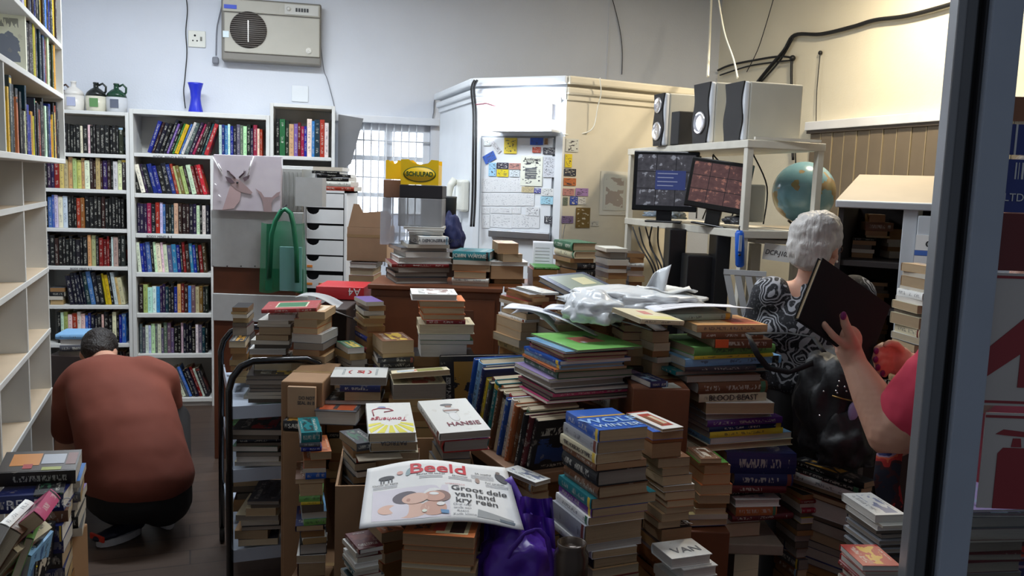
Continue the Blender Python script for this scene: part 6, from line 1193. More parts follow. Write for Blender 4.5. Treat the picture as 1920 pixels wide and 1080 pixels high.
p2 = at(1335, 400, 4.05); monitor(TR(p2.x, 4.05, at(1335, 398, 4.05).z + .01, -3, 7, -34), .30, .235, 'smaller tilted monitor with reddish camera views', screen_mat('red_screen', (60, 40, 42), (108, 78, 76), (140, 96, 84), .3))
b = MB(); q = at(1408, 416, 4.12); b.box((-.075, 0, 0), (.055, .02, .18), mat('pale_plastic', (186, 188, 180), .4), TR(q.x, 4.10, q.z, -4, 0, -8), bevel=.012); b.obj('router', label='rounded pale plastic panel standing behind the near rack post', cat='router')
MB().ball(at(1392, 357, 4.085), .011, BLK).obj('router_button', label='black round hole in the corner of the pale rounded panel', cat='button')
# clutter on the middle shelf
for i, (x, y, w_, h_, c_) in enumerate(((1230, 402, .12, .04, (120, 135, 150)), (1265, 404, .10, .05, (150, 160, 165)), (1350, 412, .10, .05, (60, 60, 64)))):
    q = at(x, y, 4.0); crumple('clear_wrap', Vector((MRK @ Vector((.1, (.95, .75, .22)[i], zM + .03)))), (w_ / 2, .05, h_ / 2), ('grey-blue clear wrapping below the wide monitor', 'pale clear wrapping between the two monitors', 'dark cable tangle below the tilted monitor')[i], 20 + i, m=mat('wrap_%d' % i, c_, .2))
for i in range(6):
    rng = random.Random(i); y0 = .32 + i * .15; P_ = [MRK @ Vector((RWd - .03 - rng.random() * .1, y0 + rng.uniform(-.04, .04), zT - .04)), MRK @ Vector((RWd - .05, y0 + rng.uniform(-.08, .08), (zT + zM) / 2)), MRK @ Vector((RWd - .08, y0 + rng.uniform(-.1, .1), zM + .02))]
    wire('cable', P_, .004, BLK, label='loose black cable hanging at the back of the rack, %s from the near post' % ordn(i), cat='cable')
# under the rack: computer towers, cables, white slotted panel
DT = mat('tower_black', (18, 18, 21), .35)
for (px0, px1, y0, y1, Y, lab) in ((1248, 1288, 430, 590, 4.25, 'tall black computer tower at the far end under the rack'), (1283, 1340, 480, 600, 4.05, 'squat black computer case under the middle of the rack'), (1335, 1372, 440, 600, 3.98, 'dark cabinet side under the near end of the rack')):
    a, c_ = at(px0, y1, Y), at(px1, y0, Y); MB().box((a.x, Y, .76), (c_.x, Y + .16, max(c_.z, .9)), DT, bevel=.006).obj('computer_tower', label=lab, cat='computer')
for i in range(5):
    rng = random.Random(40 + i); wire('cable', [at(1186 + i * 12, 425, 4.2 - i * .03), at(1200 + i * 9 + rng.uniform(-9, 9), 460, 4.15), at(1222 + i * 6, 500, 4.1), at(1232 + i * 4, 540, 4.1)], .004, BLK, label='dark cable dangling below the far end of the rack, %s from the booth' % ordn(i), cat='cable')
t = empty('slotted_panel', TR(at(1352, 590, 3.74).x, 3.74, at(1352, 592, 3.74).z, 0, 0, -18), label='white slotted plastic panel leaning under the near end of the rack', cat='panel')
SLW = mat('slotted_white', (176, 178, 180), .5); hh = .19
for i in range(4):
    MB().prism([(.0 + i * .045, hh), (.028 + i * .045, hh), (.075 + i * .045, 0), (.047 + i * .045, 0)], 0, .01, SLW, basis((1, 0, 0), (0, 0, 1), (0, -1, 0))).obj('slanted_bar', t)
MB().box((0, -.012, hh - .004), (.18, .002, hh + .018), SLW).obj('top_rail', t); MB().box((.04, -.012, -.02), (.22, .002, .002), SLW).obj('bottom_rail', t)
# blue torch
t = empty('torch', label='bright blue hand lamp hanging on the near rack post', cat='torch'); q, q2 = at(1387, 432, 3.74), at(1387, 501, 3.74)
MB().tube([q2, q2 + Vector((0, 0, .01)), (q2 + q) / 2, q - Vector((0, 0, .012)), q], [.012, .02, .021, .02, .012], mat('torch_blue', (20, 88, 190), .35), seg=12).obj('body', t)
MB().box((q.x - .006, 3.712, q.z - .09), (q.x + .006, 3.722, q.z - .02), mat('torch_lens', (150, 160, 180), .2)).obj('lens', t); MB().ball((q.x, 3.717, q.z - .105), .006, BLK).obj('button', t)
wire('cord', [at(1387, 424, 3.74), at(1386, 428, 3.74), at(1387, 433, 3.74)], .003, BLK, label='short black loop at the top of the blue hand lamp', cat='cord')
# note and small shelf behind the woman
t = slab('note_shelf', 1416, 450, 1502, 458, 3.86, .26, mat('shelf_pale', (190, 188, 180), .6), label='small pale shelf board with papers behind the grey-haired woman', cat='shelf')
MB().box((at(1410, 540, 4.0).x, 4.05, 0), (at(1428, 540, 4.0).x, 4.1, at(1420, 458, 3.86).z - .01), RW).box((at(1490, 540, 4.0).x, 4.05, 0), (at(1508, 540, 4.0).x, 4.1, at(1420, 458, 3.86).z - .01), RW).obj('shelf_posts', t)
slab('document', 1436, 441, 1480, 449, 3.9, .2, mat('doc_grey', (170, 165, 160), .6), label='grey flat folder lying on the small pale shelf', cat='folder')
q = at(1457, 474, 3.84); t = empty('handwritten_note', TR(q.x, 3.84, q.z, 0, 6, 0), label='white paper note hand lettered DCP-J105 taped behind the grey-haired woman', cat='note')
MB().box((-.062, 0, -.037), (.062, .0015, .037), mat('paper_white', (232, 232, 230), .8)).obj('sheet', t); text('lettering', 'DCP-J105', .03, mat('pen_black', (40, 42, 50)), t, TR(0, -.001, -.002, 90), sx=.9, shear=.2)
text('lettering', 'brother', .012, mat('pen_grey', (150, 150, 155)), t, TR(.02, -.001, .026, 90)) if False else None
# globe
def globe_mat():
    m = bpy.data.materials.new('globe_map'); m.use_nodes = True; nt = m.node_tree; b = nt.nodes['Principled BSDF']; b.inputs['Roughness'].default_value = .22
    tc = N(nt, 'ShaderNodeTexCoord'); f = noise(nt, tc.outputs['Object'], 7, 7); f2 = noise(nt, tc.outputs['Object'], 22, 3)
    land = mixc(nt, f2, lin((128, 134, 92)), lin((150, 112, 84))); sea = mixc(nt, f2, lin((96, 140, 158)), lin((120, 160, 172)))
    nt.links.new(mixc(nt, math_(nt, 'GREATER_THAN', f, .55), sea, land), b.inputs['Base Color']); return m
gc = at(1507, 361, 4.2); gr = 57 * 4.2 / 1600
t = empty('globe', Matrix.Translation(gc) @ Matrix.Rotation(R(24), 4, 'Y') @ Matrix.Rotation(R(-8), 4, 'X'), label='large blue world globe on a stand above the grey-haired woman', cat='globe')
MB().ball((0, 0, 0), gr, globe_mat(), seg=48).obj('sphere', t)
MB().tube([(gr * 1.07 * math.cos(a_), 0, gr * 1.07 * math.sin(a_)) for a_ in [R(-95 + i * 190 / 24) for i in range(25)]], .006, mat('meridian_dark', (70, 62, 54), .35, metal=.5), seg=8).obj('meridian_ring', t, M=Matrix.Rotation(R(35), 4, 'Z'))
MB().lathe([(.001, 0), (.09, 0), (.085, .012), (.02, .02), (.014, .05), (.001, .05)], mat('globe_base', (60, 50, 44), .4), TR(0, 0, 0)).obj('base', M=Matrix.Translation((gc.x, gc.y, zM - .019)), label='dark round foot under the world globe', cat='stand')
# ------------------------------------------------------------------ big white cupboard on the right
YQ = 3.35; pq = at(1572, 400, YQ); q1 = at(1694, 400, YQ); QB = Vector((math.cos(R(-30)), math.sin(R(-30)), 0)); NQ = Vector((math.sin(R(-30)), -math.cos(R(-30)), 0)); MQ = basis(QB, -NQ, Z, Vector((pq.x, pq.y, 0))); CWD = .42; zq = at(1572, 388, YQ).z
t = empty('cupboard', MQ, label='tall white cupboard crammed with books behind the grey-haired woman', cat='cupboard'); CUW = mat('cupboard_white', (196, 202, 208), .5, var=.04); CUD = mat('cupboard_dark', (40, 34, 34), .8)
_q = on_plane(1694, 400, pq, NQ); xo = (_q - pq).dot(QB); xe = .80
dpt = .40
MB().box((0, 0, 0), (.02, dpt, zq), CUD).obj('side_panel', t); MB().box((0, dpt - .01, 0), (xe, dpt, zq), CUD).obj('back_panel', t)
MB().box((xo, -.003, 0), (xo + .05, dpt * .5, zq), CUW, bevel=.003).obj('front_stile', t); MB().box((xo + .052, -.012, .05), (xe, .01, zq - .02), CUW, bevel=.004).obj('door', t)
MB().box((xe - .02, .01, 0), (xe, dpt, zq), CUW).obj('side_panel', t)
b = MB(); b.box((-.01, -.02, 0), (xe + .05, -.002, .028), CUW, bevel=.004).box((-.01, -.002, 0), (xe + .05, dpt + .14, .027), mat('lid_cream', (176, 162, 142), .6)); b.obj('top_board', t, M=Matrix.Translation((0, 0, zq + .002)) @ Matrix.Rotation(R(12), 4, 'X'), label='sloping cream topped lid board')
for k_, y in enumerate((492, 580, 690)):
    z = on_plane(1640, y, pq, NQ).z; MB().box((.02, .01, z - .02), (xo, dpt - .01, z), CUD).obj('shelf', t)
zz0 = on_plane(1640, 492, pq, NQ).z
def inq(px, z, yy): p = MQ @ Vector((0, 0, 0)); return at(px, 540, YQ + yy)
S('the upper cupboard heap', 1598, 1660, 3.48, 447, zz0 + .001, [('5skwp', {}), ('8fttp', {'x1': 1664}), '8fBgp', '7fkwp'], D=.16, rot=-22, seed=70, auto=(6, 9), pal='kBn', pages='tw')
S('the tan pair at the top of the cupboard heap', 1617, 1672, 3.5, 402, at(1630, 447, 3.48).z + .002, [('15ftyp', {'x0': 1622, 'x1': 1664}), ('16sBtp', {'x0': 1618, 'x1': 1680}), '9fntp'], D=.13, rot=-12, seed=71)
S('the right cupboard heap', 1664, 1690, 3.52, 430, zz0 + .001, ['9fttp', '10fotp', '7fWwp', '7fWwp'], D=.13, rot=-6, seed=72, auto=(6, 9))
zz1 = on_plane(1640, 580, pq, NQ).z; S('the dark middle cupboard shelf', 1600, 1684, 3.5, 530, zz1 + .001, [], D=.16, rot=-14, seed=73, auto=(6, 10), pal='kBmd', pages='gt')
zz2 = on_plane(1640, 690, pq, NQ).z; S('the dark lower cupboard shelf', 1604, 1684, 3.5, 600, zz2 + .001, [], D=.16, rot=-10, seed=74, auto=(7, 12), pal='kBmd', pages='gt')
# calendar poster on the cupboard door
def onq(px, py, off=.016): 
    p = on_plane(px, py, pq + NQ * off, NQ); return MQ.inverted() @ p
a, c_ = onq(1718, 440), onq(1790, 640); t = empty('calendar', MQ, label='white wall calendar with coloured flower pictures on the cupboard door', cat='calendar')
MB().box((a.x, -.0165, c_.z), (c_.x + .1, -.013, a.z), mat('paper_white', (232, 232, 230), .8)).obj('sheet', t)
text('calendar_title', 'CALENDAR', .032, mat('ink', (40, 40, 45)), t, MQ.inverted() @ MQ @ TR(onq(1735, 458).x, -.0175, onq(1735, 458).z, 90), align='LEFT', bold=.03)
for i, (px, py, rgb) in enumerate(((1728, 485, (70, 110, 190)), (1755, 490, (205, 130, 80)), (1724, 530, (180, 110, 80)), (1752, 535, (90, 80, 80)), (1720, 575, (170, 90, 60)), (1748, 580, (200, 150, 90)))):
    q = onq(px, py); fr = MB().box((q.x - .028, -.0175, q.z - .042), (q.x + .024, -.0166, q.z + .032), mat('print_150_150_160', (150, 150, 160), .6)).obj('month_panel', t)
    MB().box((q.x - .026, -.0185, q.z - .040), (q.x + .022, -.0176, q.z + .010), mat('print_palest', (222, 222, 222))).obj('month_grid', fr); MB().box((q.x - .026, -.0185, q.z + .012), (q.x + .022, -.0176, q.z + .030), mat('print_%d_%d_%d' % rgb, rgb, .5)).obj('month_picture', fr)
text('calendar_mark', 'W', .035, mat('print_40_130_70', (40, 130, 70), .5), t, TR(onq(1710, 610).x, -.0175, onq(1710, 610).z, 90))
# narrow stack by the door frame
S('the narrow stack beside the grey door frame', 1716, 1768, 2.55, 500, .95, [('16fttp', {'x0': 1736}), ('9fWwp', {'x0': 1738}), ('20fttp', {'x0': 1736}), ('6fWwp', {'x0': 1736}), ('14lWcp', {'x0': 1722}), ('10fWwp', {}), ('16fctp', {}), ('7fkgp', {}), ('22fctp', {'x0': 1712})], D=.14, rot=8, seed=75, auto=(12, 20), pages='tc', pal='tWck')
table('side_table', 1700, 1830, 2.52, .3, .949, 'narrow table under the stack beside the grey door frame', m=mat('dark_wood', (50, 36, 30), .6))
# ------------------------------------------------------------------ shop front: sliding door frame, glass, signs
YF = 1.3; AL = mat('aluminium_grey', (104, 106, 110), .4, metal=.5); ALD = mat('gasket_black', (18, 18, 20), .6); ALW = mat('aluminium_pale', (170, 180, 196), .4)
def fx(px, py=540, Y=YF): return at(px, py, Y).x
t = empty('door_2', kind='structure'); x0, x1, x2, x3, x4 = fx(1757), fx(1800), fx(1812), fx(1816), fx(1873)
x0, x1, x2, x3, x4 = fx(1749), fx(1789), fx(1797), fx(1804), fx(1862)
MB().box((x0, YF, 0), (x0 + (x1 - x0) * .42, YF + .03, 2.6), mat('aluminium_light', (140, 142, 146), .4, metal=.4), bevel=.003).box((x0 + (x1 - x0) * .42, YF + .004, 0), (x1, YF + .03, 2.6), AL, bevel=.003).obj('door_frame', t)
MB().box((x1, YF + .012, 0), (x2 + .001, YF + .028, 2.6), ALD).box((x2 + .001, YF, 0), (x3 - .001, YF + .02, 2.6), mat('gasket_grey', (50, 50, 54), .5)).obj('gasket', t)
MB().box((x3, YF - .01, 0), (x4, YF + .03, 2.6), ALW, bevel=.003).obj('door_stile', t)
MB().box((x4, YF + .008, .05), (x4 + .75, YF + .014, 2.55), mat('shop_glass', (236, 240, 244), .03, trans=1)).obj('glass', t)
def sgn(px, py, Y=YF): q = at(px, py, Y); return q
def sticker(name, x0, y0, x1, y1, m, lab, w_=.22, cat='sign', kids=()):
    a, c_ = at(x0, y0, YF), at(x0, y1, YF); t = empty(name, TR(a.x, YF + .006, c_.z), label=lab, cat=cat); h = a.z - c_.z
    MB().box((0, 0, 0), (w_, .0015, h), m).obj('sheet', t); return t, w_, h
SW = mat('sign_white', (196, 190, 186), .4); SR = mat('sign_red', (148, 44, 52), .4); SB = mat('sign_blue', (40, 56, 130), .35)
t, w_, h = sticker('fire_sign', 1866, 512, 0, 762, SW, 'white sign with a large red arrow above the extinguisher sign', .17)
MB().prism([(.0, h * .42), (.085, h * .80), (.17, h * .42), (.17, h * .22), (.125, h * .42), (.125, 0.03), (.055, .03), (.055, h * .40), (.0, h * .2)], 0, .001, SR, basis((1, 0, 0), (0, 0, 1), (0, -1, 0), (.0, -.0003, 0))).obj('arrow', t)
MB().box((0, -.001, .004), (w_, 0, .008), SR).obj('border_line', t); MB().box((0, -.001, h - .008), (w_, 0, h - .004), SR).obj('border_line', t)
t, w_, h = sticker('fire_sign', 1853, 775, 0, 955, SW, 'white sign with a red fire extinguisher symbol on the glass', .17)
b = MB(); B_ = basis((1, 0, 0), (0, 0, 1), (0, -1, 0), (.0, -.0003, 0)); cx = .052
b.prism([(cx - .028, .0), (cx + .028, 0), (cx + .028, h * .58), (cx + .020, h * .64), (cx - .020, h * .64), (cx - .028, h * .58)], 0, .001, SR, B_).prism([(cx - .008, h * .65), (cx + .008, h * .65), (cx + .006, h * .74), (cx - .006, h * .74)], 0, .001, SR, B_)
b.prism([(cx - .034, h * .78), (cx - .022, h * .83), (cx + .03, h * .80), (cx + .03, h * .75), (cx - .02, h * .77)], 0, .001, SR, B_); b.obj('extinguisher_symbol', t)
MB().box((0, -.001, h - .008), (w_, 0, h - .004), SR).obj('border', t)
t, w_, h = sticker('poster', 1886, 400, 0, 508, mat('poster_red', (104, 28, 32), .4), 'dark red notice on the glass under the blue notice', .17)
t, w_, h = sticker('notice', 1892, 298, 0, 398, SB, 'blue notice with white lettering LTD on the glass', .17); text('lettering', 'LTD', .017, mat('print_palest', (222, 222, 222)), t, TR(.016, -.001, .022, 90))
b = MB()
for i, w2 in enumerate((.002, .001, .003, .001, .002, .002)): b.box((.014 + i * .005, -.001, .05), (.014 + i * .005 + w2, 0, .075), mat('print_palest', (222, 222, 222)))
b.obj('barcode', t)
t, w_, h = sticker('notice', 1900, 232, 0, 290, SB, 'upper blue and white notice on the glass', .17); MB().box((.008, -.001, .0), (.011, 0, h), mat('print_palest', (222, 222, 222))).obj('white_line', t)
t, w_, h = sticker('poster', 1898, 180, 0, 226, mat('poster_tan', (150, 96, 66), .4), 'tan and red poster strip at the top of the glass', .17)
# stacked books just inside the glass, bottom right
S('the stack behind the glass at lower right', 1838, 1990, 1.38, 962, .45, [('5flwm', {}), ('4fkwm', {}), ('26fkgh', {'keep': True}), ('24fmgp', {}), ('5fWwp', {})], D=.14, rot=6, seed=80, auto=(16, 24), pal='dms', pages='g')
carton('cardboard_box', 1830, 2000, 1.37, .18, 0, .448, 'brown carton under the stack behind the glass')
S('the grey stack against the door frame', 1672, 1752, 1.47, 972, .55, [('16fWwp', {}), ('5fWwp', {}), ('10fWwp', {})], D=.11, rot=8, seed=81, auto=(6, 10), pal='sWd', pages='g')
S('the red-edged stack in front of the grey one', 1660, 1745, 1.35, 1062, .56, [('12frwp', {}), ('12frwp', {})], D=.09, rot=8, seed=82, auto=(12, 14), pal='r', pages='w')
carton('cardboard_box', 1650, 1760, 1.34, .26, 0, .545, 'brown carton under the stacks against the door frame')
# ------------------------------------------------------------------ backpack
BP = mat('backpack_black', (16, 17, 21), .55, var=.3, vscale=20, bump=.4, bscale=25)
def bagq(v): return v
t = empty('backpack', TR(*at(1572, 780, 2.55)), label='shiny black patterned backpack resting on the heap in front of the cupboard', cat='backpack')
crumple('body', None, (.112, .11, .195), '', 31, t, BP); o = crumple('front_pocket', None, (.075, .05, .095), '', 33, t, BP); o.location = (-.01, -.095, -.07)
BO = at(1572, 780, 2.55)
def rel(px, py, Y): return at(px, py, Y) - BO
ribbon('strap', [rel(1525, 680, 2.5), rel(1480, 698, 2.5), rel(1440, 690, 2.5), rel(1420, 665, 2.48), rel(1408, 638, 2.5), rel(1402, 627, 2.55)], .018, mat('strap_black', (22, 23, 27), .8), t)
ribbon('strap', [rel(1402, 626, 2.56), rel(1440, 625, 2.62), rel(1480, 625, 2.62), rel(1525, 632, 2.58), rel(1545, 660, 2.52)], .016, mat('strap_black', (22, 23, 27), .8), t, Vector((0, -.3, 1)))
MB().tube([rel(1628, 690, 2.52), rel(1644, 715, 2.5), rel(1648, 740, 2.5)], .007, mat('piping_cream', (170, 160, 130), .5)).obj('piping', t)
rng = random.Random(3)
for i in range(14): 
    a_ = rng.uniform(0, 6.28); q = rel(1572 + 48 * math.cos(a_) * rng.random(), 790 + 75 * math.sin(a_), 2.43); MB().ball(q, .0035, mat('sequin_silver', (220, 220, 225), .1, metal=1), seg=6).obj('stud', t)
MB().ball(rel(1600, 772, 2.43), (.016, .01, .03), mat('lilac_tag', (160, 146, 190), .5)).obj('tag', t, label='lilac tag')
MB().tube([rel(1560, 742, 2.43), rel(1580, 748, 2.42), rel(1600, 752, 2.43)], .0025, mat('zip_gold', (150, 120, 70), .3, metal=.8)).obj('zip', t)
# ------------------------------------------------------------------ people
SKIN = mat('skin', (206, 156, 132), .5, var=.08, vscale=14); SKIN.node_tree.nodes['Principled BSDF'].inputs['Subsurface Weight'].default_value = .08
def chain(b, pts, rad, seg=14):
    """tapered limb: dense overlapping balls along the points"""
    P = [Vector(p) for p in pts]
    for i in range(len(P) - 1):
        n = max(3, int((P[i + 1] - P[i]).length / (min(rad[i], rad[i + 1]) * .35)))
        for k in range(n + 1):
            f = k / n; b.ball(P[i].lerp(P[i + 1], f), rad[i] + (rad[i + 1] - rad[i]) * f, None, seg=seg)
def blob(b, name, m, vox, parent=None, sm=4, disp=None, M=None, **tags):
    b.mats = [m]; o = b.obj(name, parent, M, **tags); r = o.modifiers.new('skin', 'REMESH'); r.mode = 'VOXEL'; r.voxel_size = vox; r.use_smooth_shade = True
    s = o.modifiers.new('soften', 'SMOOTH'); s.iterations = sm; s.factor = .6
    if disp:
        t = bpy.data.textures.new(name + '_tex', 'CLOUDS'); t.noise_scale = disp[1]; d = o.modifiers.new('folds', 'DISPLACE'); d.texture = t; d.strength = disp[0]; d.mid_level = .5; d.texture_coords = 'LOCAL'
    return o
def head_blobs(b, M, s=1.0):
    """local: face toward +Y, Z up, origin at the skull centre"""
    def B(c, r): b.ball(M @ (Vector(c) * s), (r[0] * s, r[1] * s, r[2] * s), None, seg=20, rot=M.to_3x3())
    B((0, -.01, .02), (.076, .095, .088)); B((0, .025, -.02), (.062, .07, .085)); B((0, .05, -.075), (.036, .035, .03)); B((0, .093, -.018), (.012, .016, .022)); B((0, .082, .008), (.009, .012, .022))
    for sx in (-1, 1): B((sx * .036, .062, -.03), (.026, .024, .026)); B((sx * .077, -.012, -.012), (.009, .019, .031)); B((sx * .033, .078, .028), (.024, .012, .01))
    B((0, .083, -.055), (.021, .010, .008))
def face_parts(t, M, s=1.0, glasses=False, earring=False):
    for sx in (-1, 1):
        MB().ball(M @ (Vector((sx * .032, .078, .006)) * s), .011 * s, mat('eye_white', (225, 220, 215), .2), seg=12).obj('eye', t)
        MB().ball(M @ (Vector((sx * .032, .088, .006)) * s), .004 * s, mat('iris_dark', (50, 40, 36), .2), seg=8).obj('iris', t)
        if earring: MB().ball(M @ (Vector((sx * .083, -.005, -.048)) * s), .005 * s, mat('pearl', (230, 225, 215), .1), seg=10).obj('earring', t)
    MB().ball(M @ (Vector((0, .091, -.055)) * s), (.019 * s, .004 * s, .005 * s), mat('lips', (176, 100, 96), .4), rot=M.to_3x3()).obj('lips', t)
    if glasses:
        b = MB()
        for sx in (-1, 1):
            b.tube([M @ (Vector((sx * .034 + .024 * math.cos(a_), .098, .004 + .017 * math.sin(a_))) * s) for a_ in [i * 6.283 / 14 for i in range(14)]], .0015, mat('glasses_frame', (90, 70, 60), .3), closed=True, seg=5)
            b.tube([M @ (Vector((sx * .058, .097, .008)) * s), M @ (Vector((sx * .082, .0, .008)) * s)], .0015, mat('glasses_frame', (90, 70, 60), .3), seg=5)
        b.obj('glasses', t)
def shoe(t, heel, toe, z0=.0, nm='shoe'):
    d = (toe - heel); d.z = 0; L = d.length; d.normalize(); sd_ = Vector((-d.y, d.x, 0)); M = basis(d, sd_, Z, Vector((heel.x, heel.y, z0)))
    b = MB()
    for x, w_, h_ in ((.02, .036, .05), (.06, .037, .05), (.10, .037, .045), (.15, .042, .032), (.20, .044, .026), (.25, .038, .022), (.27, .03, .02)): b.ball(M @ Vector((x * L / .29, 0, .028 + h_ * .5)), (.04, w_, h_ * .75), None, rot=M.to_3x3())
    b.ball(M @ Vector((.03, 0, .10)), (.038, .034, .035), None); o = blob(b, nm, mat('shoe_navy', (26, 28, 48), .6), .006, t)
    s_ = MB(); n = 18; poly = []
    for i in range(n):
        a_ = i / n * 6.283; x = L / 2 + (L / 2 + .008) * math.cos(a_); w_ = .046 - .008 * math.cos(a_ - 3.14); poly.append((x, w_ * math.sin(a_)))
    s_.prism(poly, .002, .030, mat('sole_white', (200, 200, 204), .5), M).obj('sole', o)
    MB().ball(M @ Vector((.05, -.034, .075)), (.018, .006, .010), mat('shoe_pink', (235, 90, 100), .4)).obj('heel_patch', o); MB().box((.19, -.047, .03), (.20, .047, .055), mat('shoe_orange', (220, 60, 40), .4), M, bevel=.003).obj('side_stripe', o)
def loft(b, items, n=7, seg=28):
    for i in range(len(items) - 1):
        (c0, r0), (c1, r1) = items[i], items[i + 1]
        for k in range(n + (i == len(items) - 2)):
            f = k / n; b.ball(Vector(c0).lerp(Vector(c1), f), tuple(a_ + (b_ - a_) * f for a_, b_ in zip(r0, r1)), None, seg=seg)
# --- crouching man, back to the camera
MP = {'hip': at(262, 905, 3.52), 'hip2': at(235, 880, 3.56), 'waist': at(245, 830, 3.58), 'chest': at(222, 760, 3.70), 'upper': at(212, 705, 3.84), 'neck': at(196, 682, 3.98), 'head': at(186, 664, 4.06)}
b = MB(); chain(b, [MP['hip'], MP['waist'], MP['chest'] + Vector((0, .03, -.02)), MP['upper'] + Vector((0, .03, -.03))], [.13, .11, .10, .08]); chain(b, [MP['upper'], MP['neck'], MP['head']], [.09, .062, .062])
Lsh, Rsh = at(135, 735, 3.80), at(300, 712, 3.86); Lel, Rel_ = at(118, 868, 3.92), at(330, 830, 4.2); Lhd, Rhd = at(165, 900, 4.2), at(262, 800, 4.42)
for a_, e_, h_ in ((Lsh, Lel, Lhd), (Rsh, Rel_, Rhd)):
    chain(b, [MP['upper'] + Vector((0, .03, -.03)), a_, e_, h_], [.08, .058, .045, .03]); fd = (h_ - e_).normalized(); b.ball(h_ + fd * .04, (.035, .045, .025), None)
    for k_ in range(4): side = fd.cross(Z).normalized(); p0 = h_ + fd * .07 + side * (.012 * (k_ - 1.5) * 1.6); chain(b, [p0, p0 + fd * .035 + Z * -.005, p0 + fd * .055 - Z * .02], [.009, .008, .0075], 8)
    side = fd.cross(Z).normalized(); chain(b, [h_ + side * .03, h_ + side * .05 + fd * .03, h_ + side * .045 + fd * .055], [.011, .010, .009], 8)
heelL, toeL = at(262, 1010, 3.56), at(186, 1052, 3.40); heelR, toeR = at(318, 1004, 3.60), at(292, 975, 3.84); 
for q in (heelL, toeL, heelR, toeR): q.z = 0
kL, kR = Vector((MP['hip'].x - .30, 3.92, .42)), Vector((MP['hip'].x - .05, 4.0, .38)); hL, hR = MP['hip'] + Vector((-.09, .02, -.06)), MP['hip'] + Vector((.09, .02, -.06))
for h_, k_, f_ in ((hL, kL, heelL), (hR, kR, heelR)): chain(b, [h_, k_, f_ + Vector((0, .02, .10))], [.085, .058, .04])
Mh = Matrix.Translation(MP['head']) @ Matrix.Rotation(R(14), 4, 'Z') @ Matrix.Rotation(R(-52), 4, 'X'); head_blobs(b, Mh)
man = blob(b, 'person', SKIN, .012, label='crouching person in a rust orange t-shirt and dark trousers facing the bookcases', cat='person')
face_parts(man, Mh)
b = MB()   # shirt
RUST = mat('shirt_rust', (120, 60, 45), .85, var=.08, vscale=5)
loft(b, [(at(258, 893, 3.53), (.24, .19, .13)), (at(250, 845, 3.58), (.228, .19, .14)), (at(238, 797, 3.64), (.226, .18, .14)), (at(224, 750, 3.73), (.234, .165, .13)), (at(214, 712, 3.82), (.222, .145, .11)), (at(205, 694, 3.90), (.15, .10, .075))], 8)
b.ball(at(330, 905, 3.56), (.07, .08, .035), None)
chain(b, [at(160, 715, 3.82), Lsh, Lsh.lerp(Lel, .52)], [.10, .088, .072]); chain(b, [at(270, 705, 3.84), Rsh, Rsh.lerp(Rel_, .5)], [.10, .088, .07]); chain(b, [at(300, 880, 3.60), at(350, 902, 3.60)], [.09, .035])
blob(b, 'tshirt', RUST, .012, man, sm=20, disp=(.016, .2))
b = MB(); TRS = mat('trousers_black', (20, 18, 20), .85); 
for h_, k_, f_ in ((hL, kL, heelL), (hR, kR, heelR)): chain(b, [h_ + Vector((0, 0, -.01)), k_, k_.lerp(f_ + Vector((0, .02, .1)), .72)], [.125, .085, .062])
b.ball(at(255, 925, 3.53), (.21, .18, .12), None, seg=24); blob(b, 'trousers', TRS, .012, man, sm=6)
shoe(man, heelL, toeL); shoe(man, heelR, toeR)
HD = mat('hair_dark', (30, 24, 22), .6, var=.3, vscale=60, bump=.6, bscale=120)
b = MB()
for c, r in (((0, -.022, .035), (.083, .096, .085)), ((0, -.05, -.005), (.074, .062, .07))): b.ball(Mh @ Vector(c), r, None, seg=24, rot=Mh.to_3x3())
blob(b, 'hair', HD, .007, man, sm=2, disp=(.008, .02))
# --- grey-haired woman
def paisley():
    m = bpy.data.materials.new('paisley_print'); m.use_nodes = True; nt = m.node_tree; b = nt.nodes['Principled BSDF']; b.inputs['Roughness'].default_value = .8
    tc = N(nt, 'ShaderNodeTexCoord'); nz_ = N(nt, 'ShaderNodeTexNoise'); nz_.inputs['Scale'].default_value = 9; nt.links.new(tc.outputs['Object'], nz_.inputs['Vector'])
    mp = N(nt, 'ShaderNodeVectorMath'); mp.operation = 'MULTIPLY_ADD'; mp.inputs[1].default_value = (.16, .16, .16); nt.links.new(nz_.outputs['Color'], mp.inputs[0]); nt.links.new(tc.outputs['Object'], mp.inputs[2])
    v = N(nt, 'ShaderNodeTexVoronoi'); v.inputs['Scale'].default_value = 9.5; nt.links.new(mp.outputs[0], v.inputs['Vector'])
    d = v.outputs['Distance']; ring = math_(nt, 'GREATER_THAN', math_(nt, 'SINE', math_(nt, 'MULTIPLY', d, 44)), .25); ring = math_(nt, 'MULTIPLY', ring, math_(nt, 'LESS_THAN', d, .62))
    f = noise(nt, tc.outputs['Object'], 120, 2); fine = math_(nt, 'MULTIPLY', math_(nt, 'GREATER_THAN', f, .6), .2)
    nt.links.new(mixc(nt, math_(nt, 'MULTIPLY', math_(nt, 'MAXIMUM', ring, fine), .75), lin((24, 25, 32)), lin((180, 182, 190))), b.inputs['Base Color']); return m
YW = 2.98; Hc = at(1530, 462, YW); b = MB(); MW = Matrix.Translation(Hc) @ Matrix.Rotation(R(-42), 4, 'Z') @ Matrix.Rotation(R(-8), 4, 'X'); head_blobs(b, MW, .98)
nk, ch, wa, hp = at(1523, 512, YW), at(1520, 590, YW + .01), at(1525, 690, YW + .02), at(1530, 780, YW + .02)
hp.z = .88; wa.z = 1.02
chain(b, [Hc - Z * .05, nk, nk - Z * .06], [.056, .050, .062]); chain(b, [nk - Z * .12, ch - Z * .02, wa, hp], [.095, .115, .11, .12])
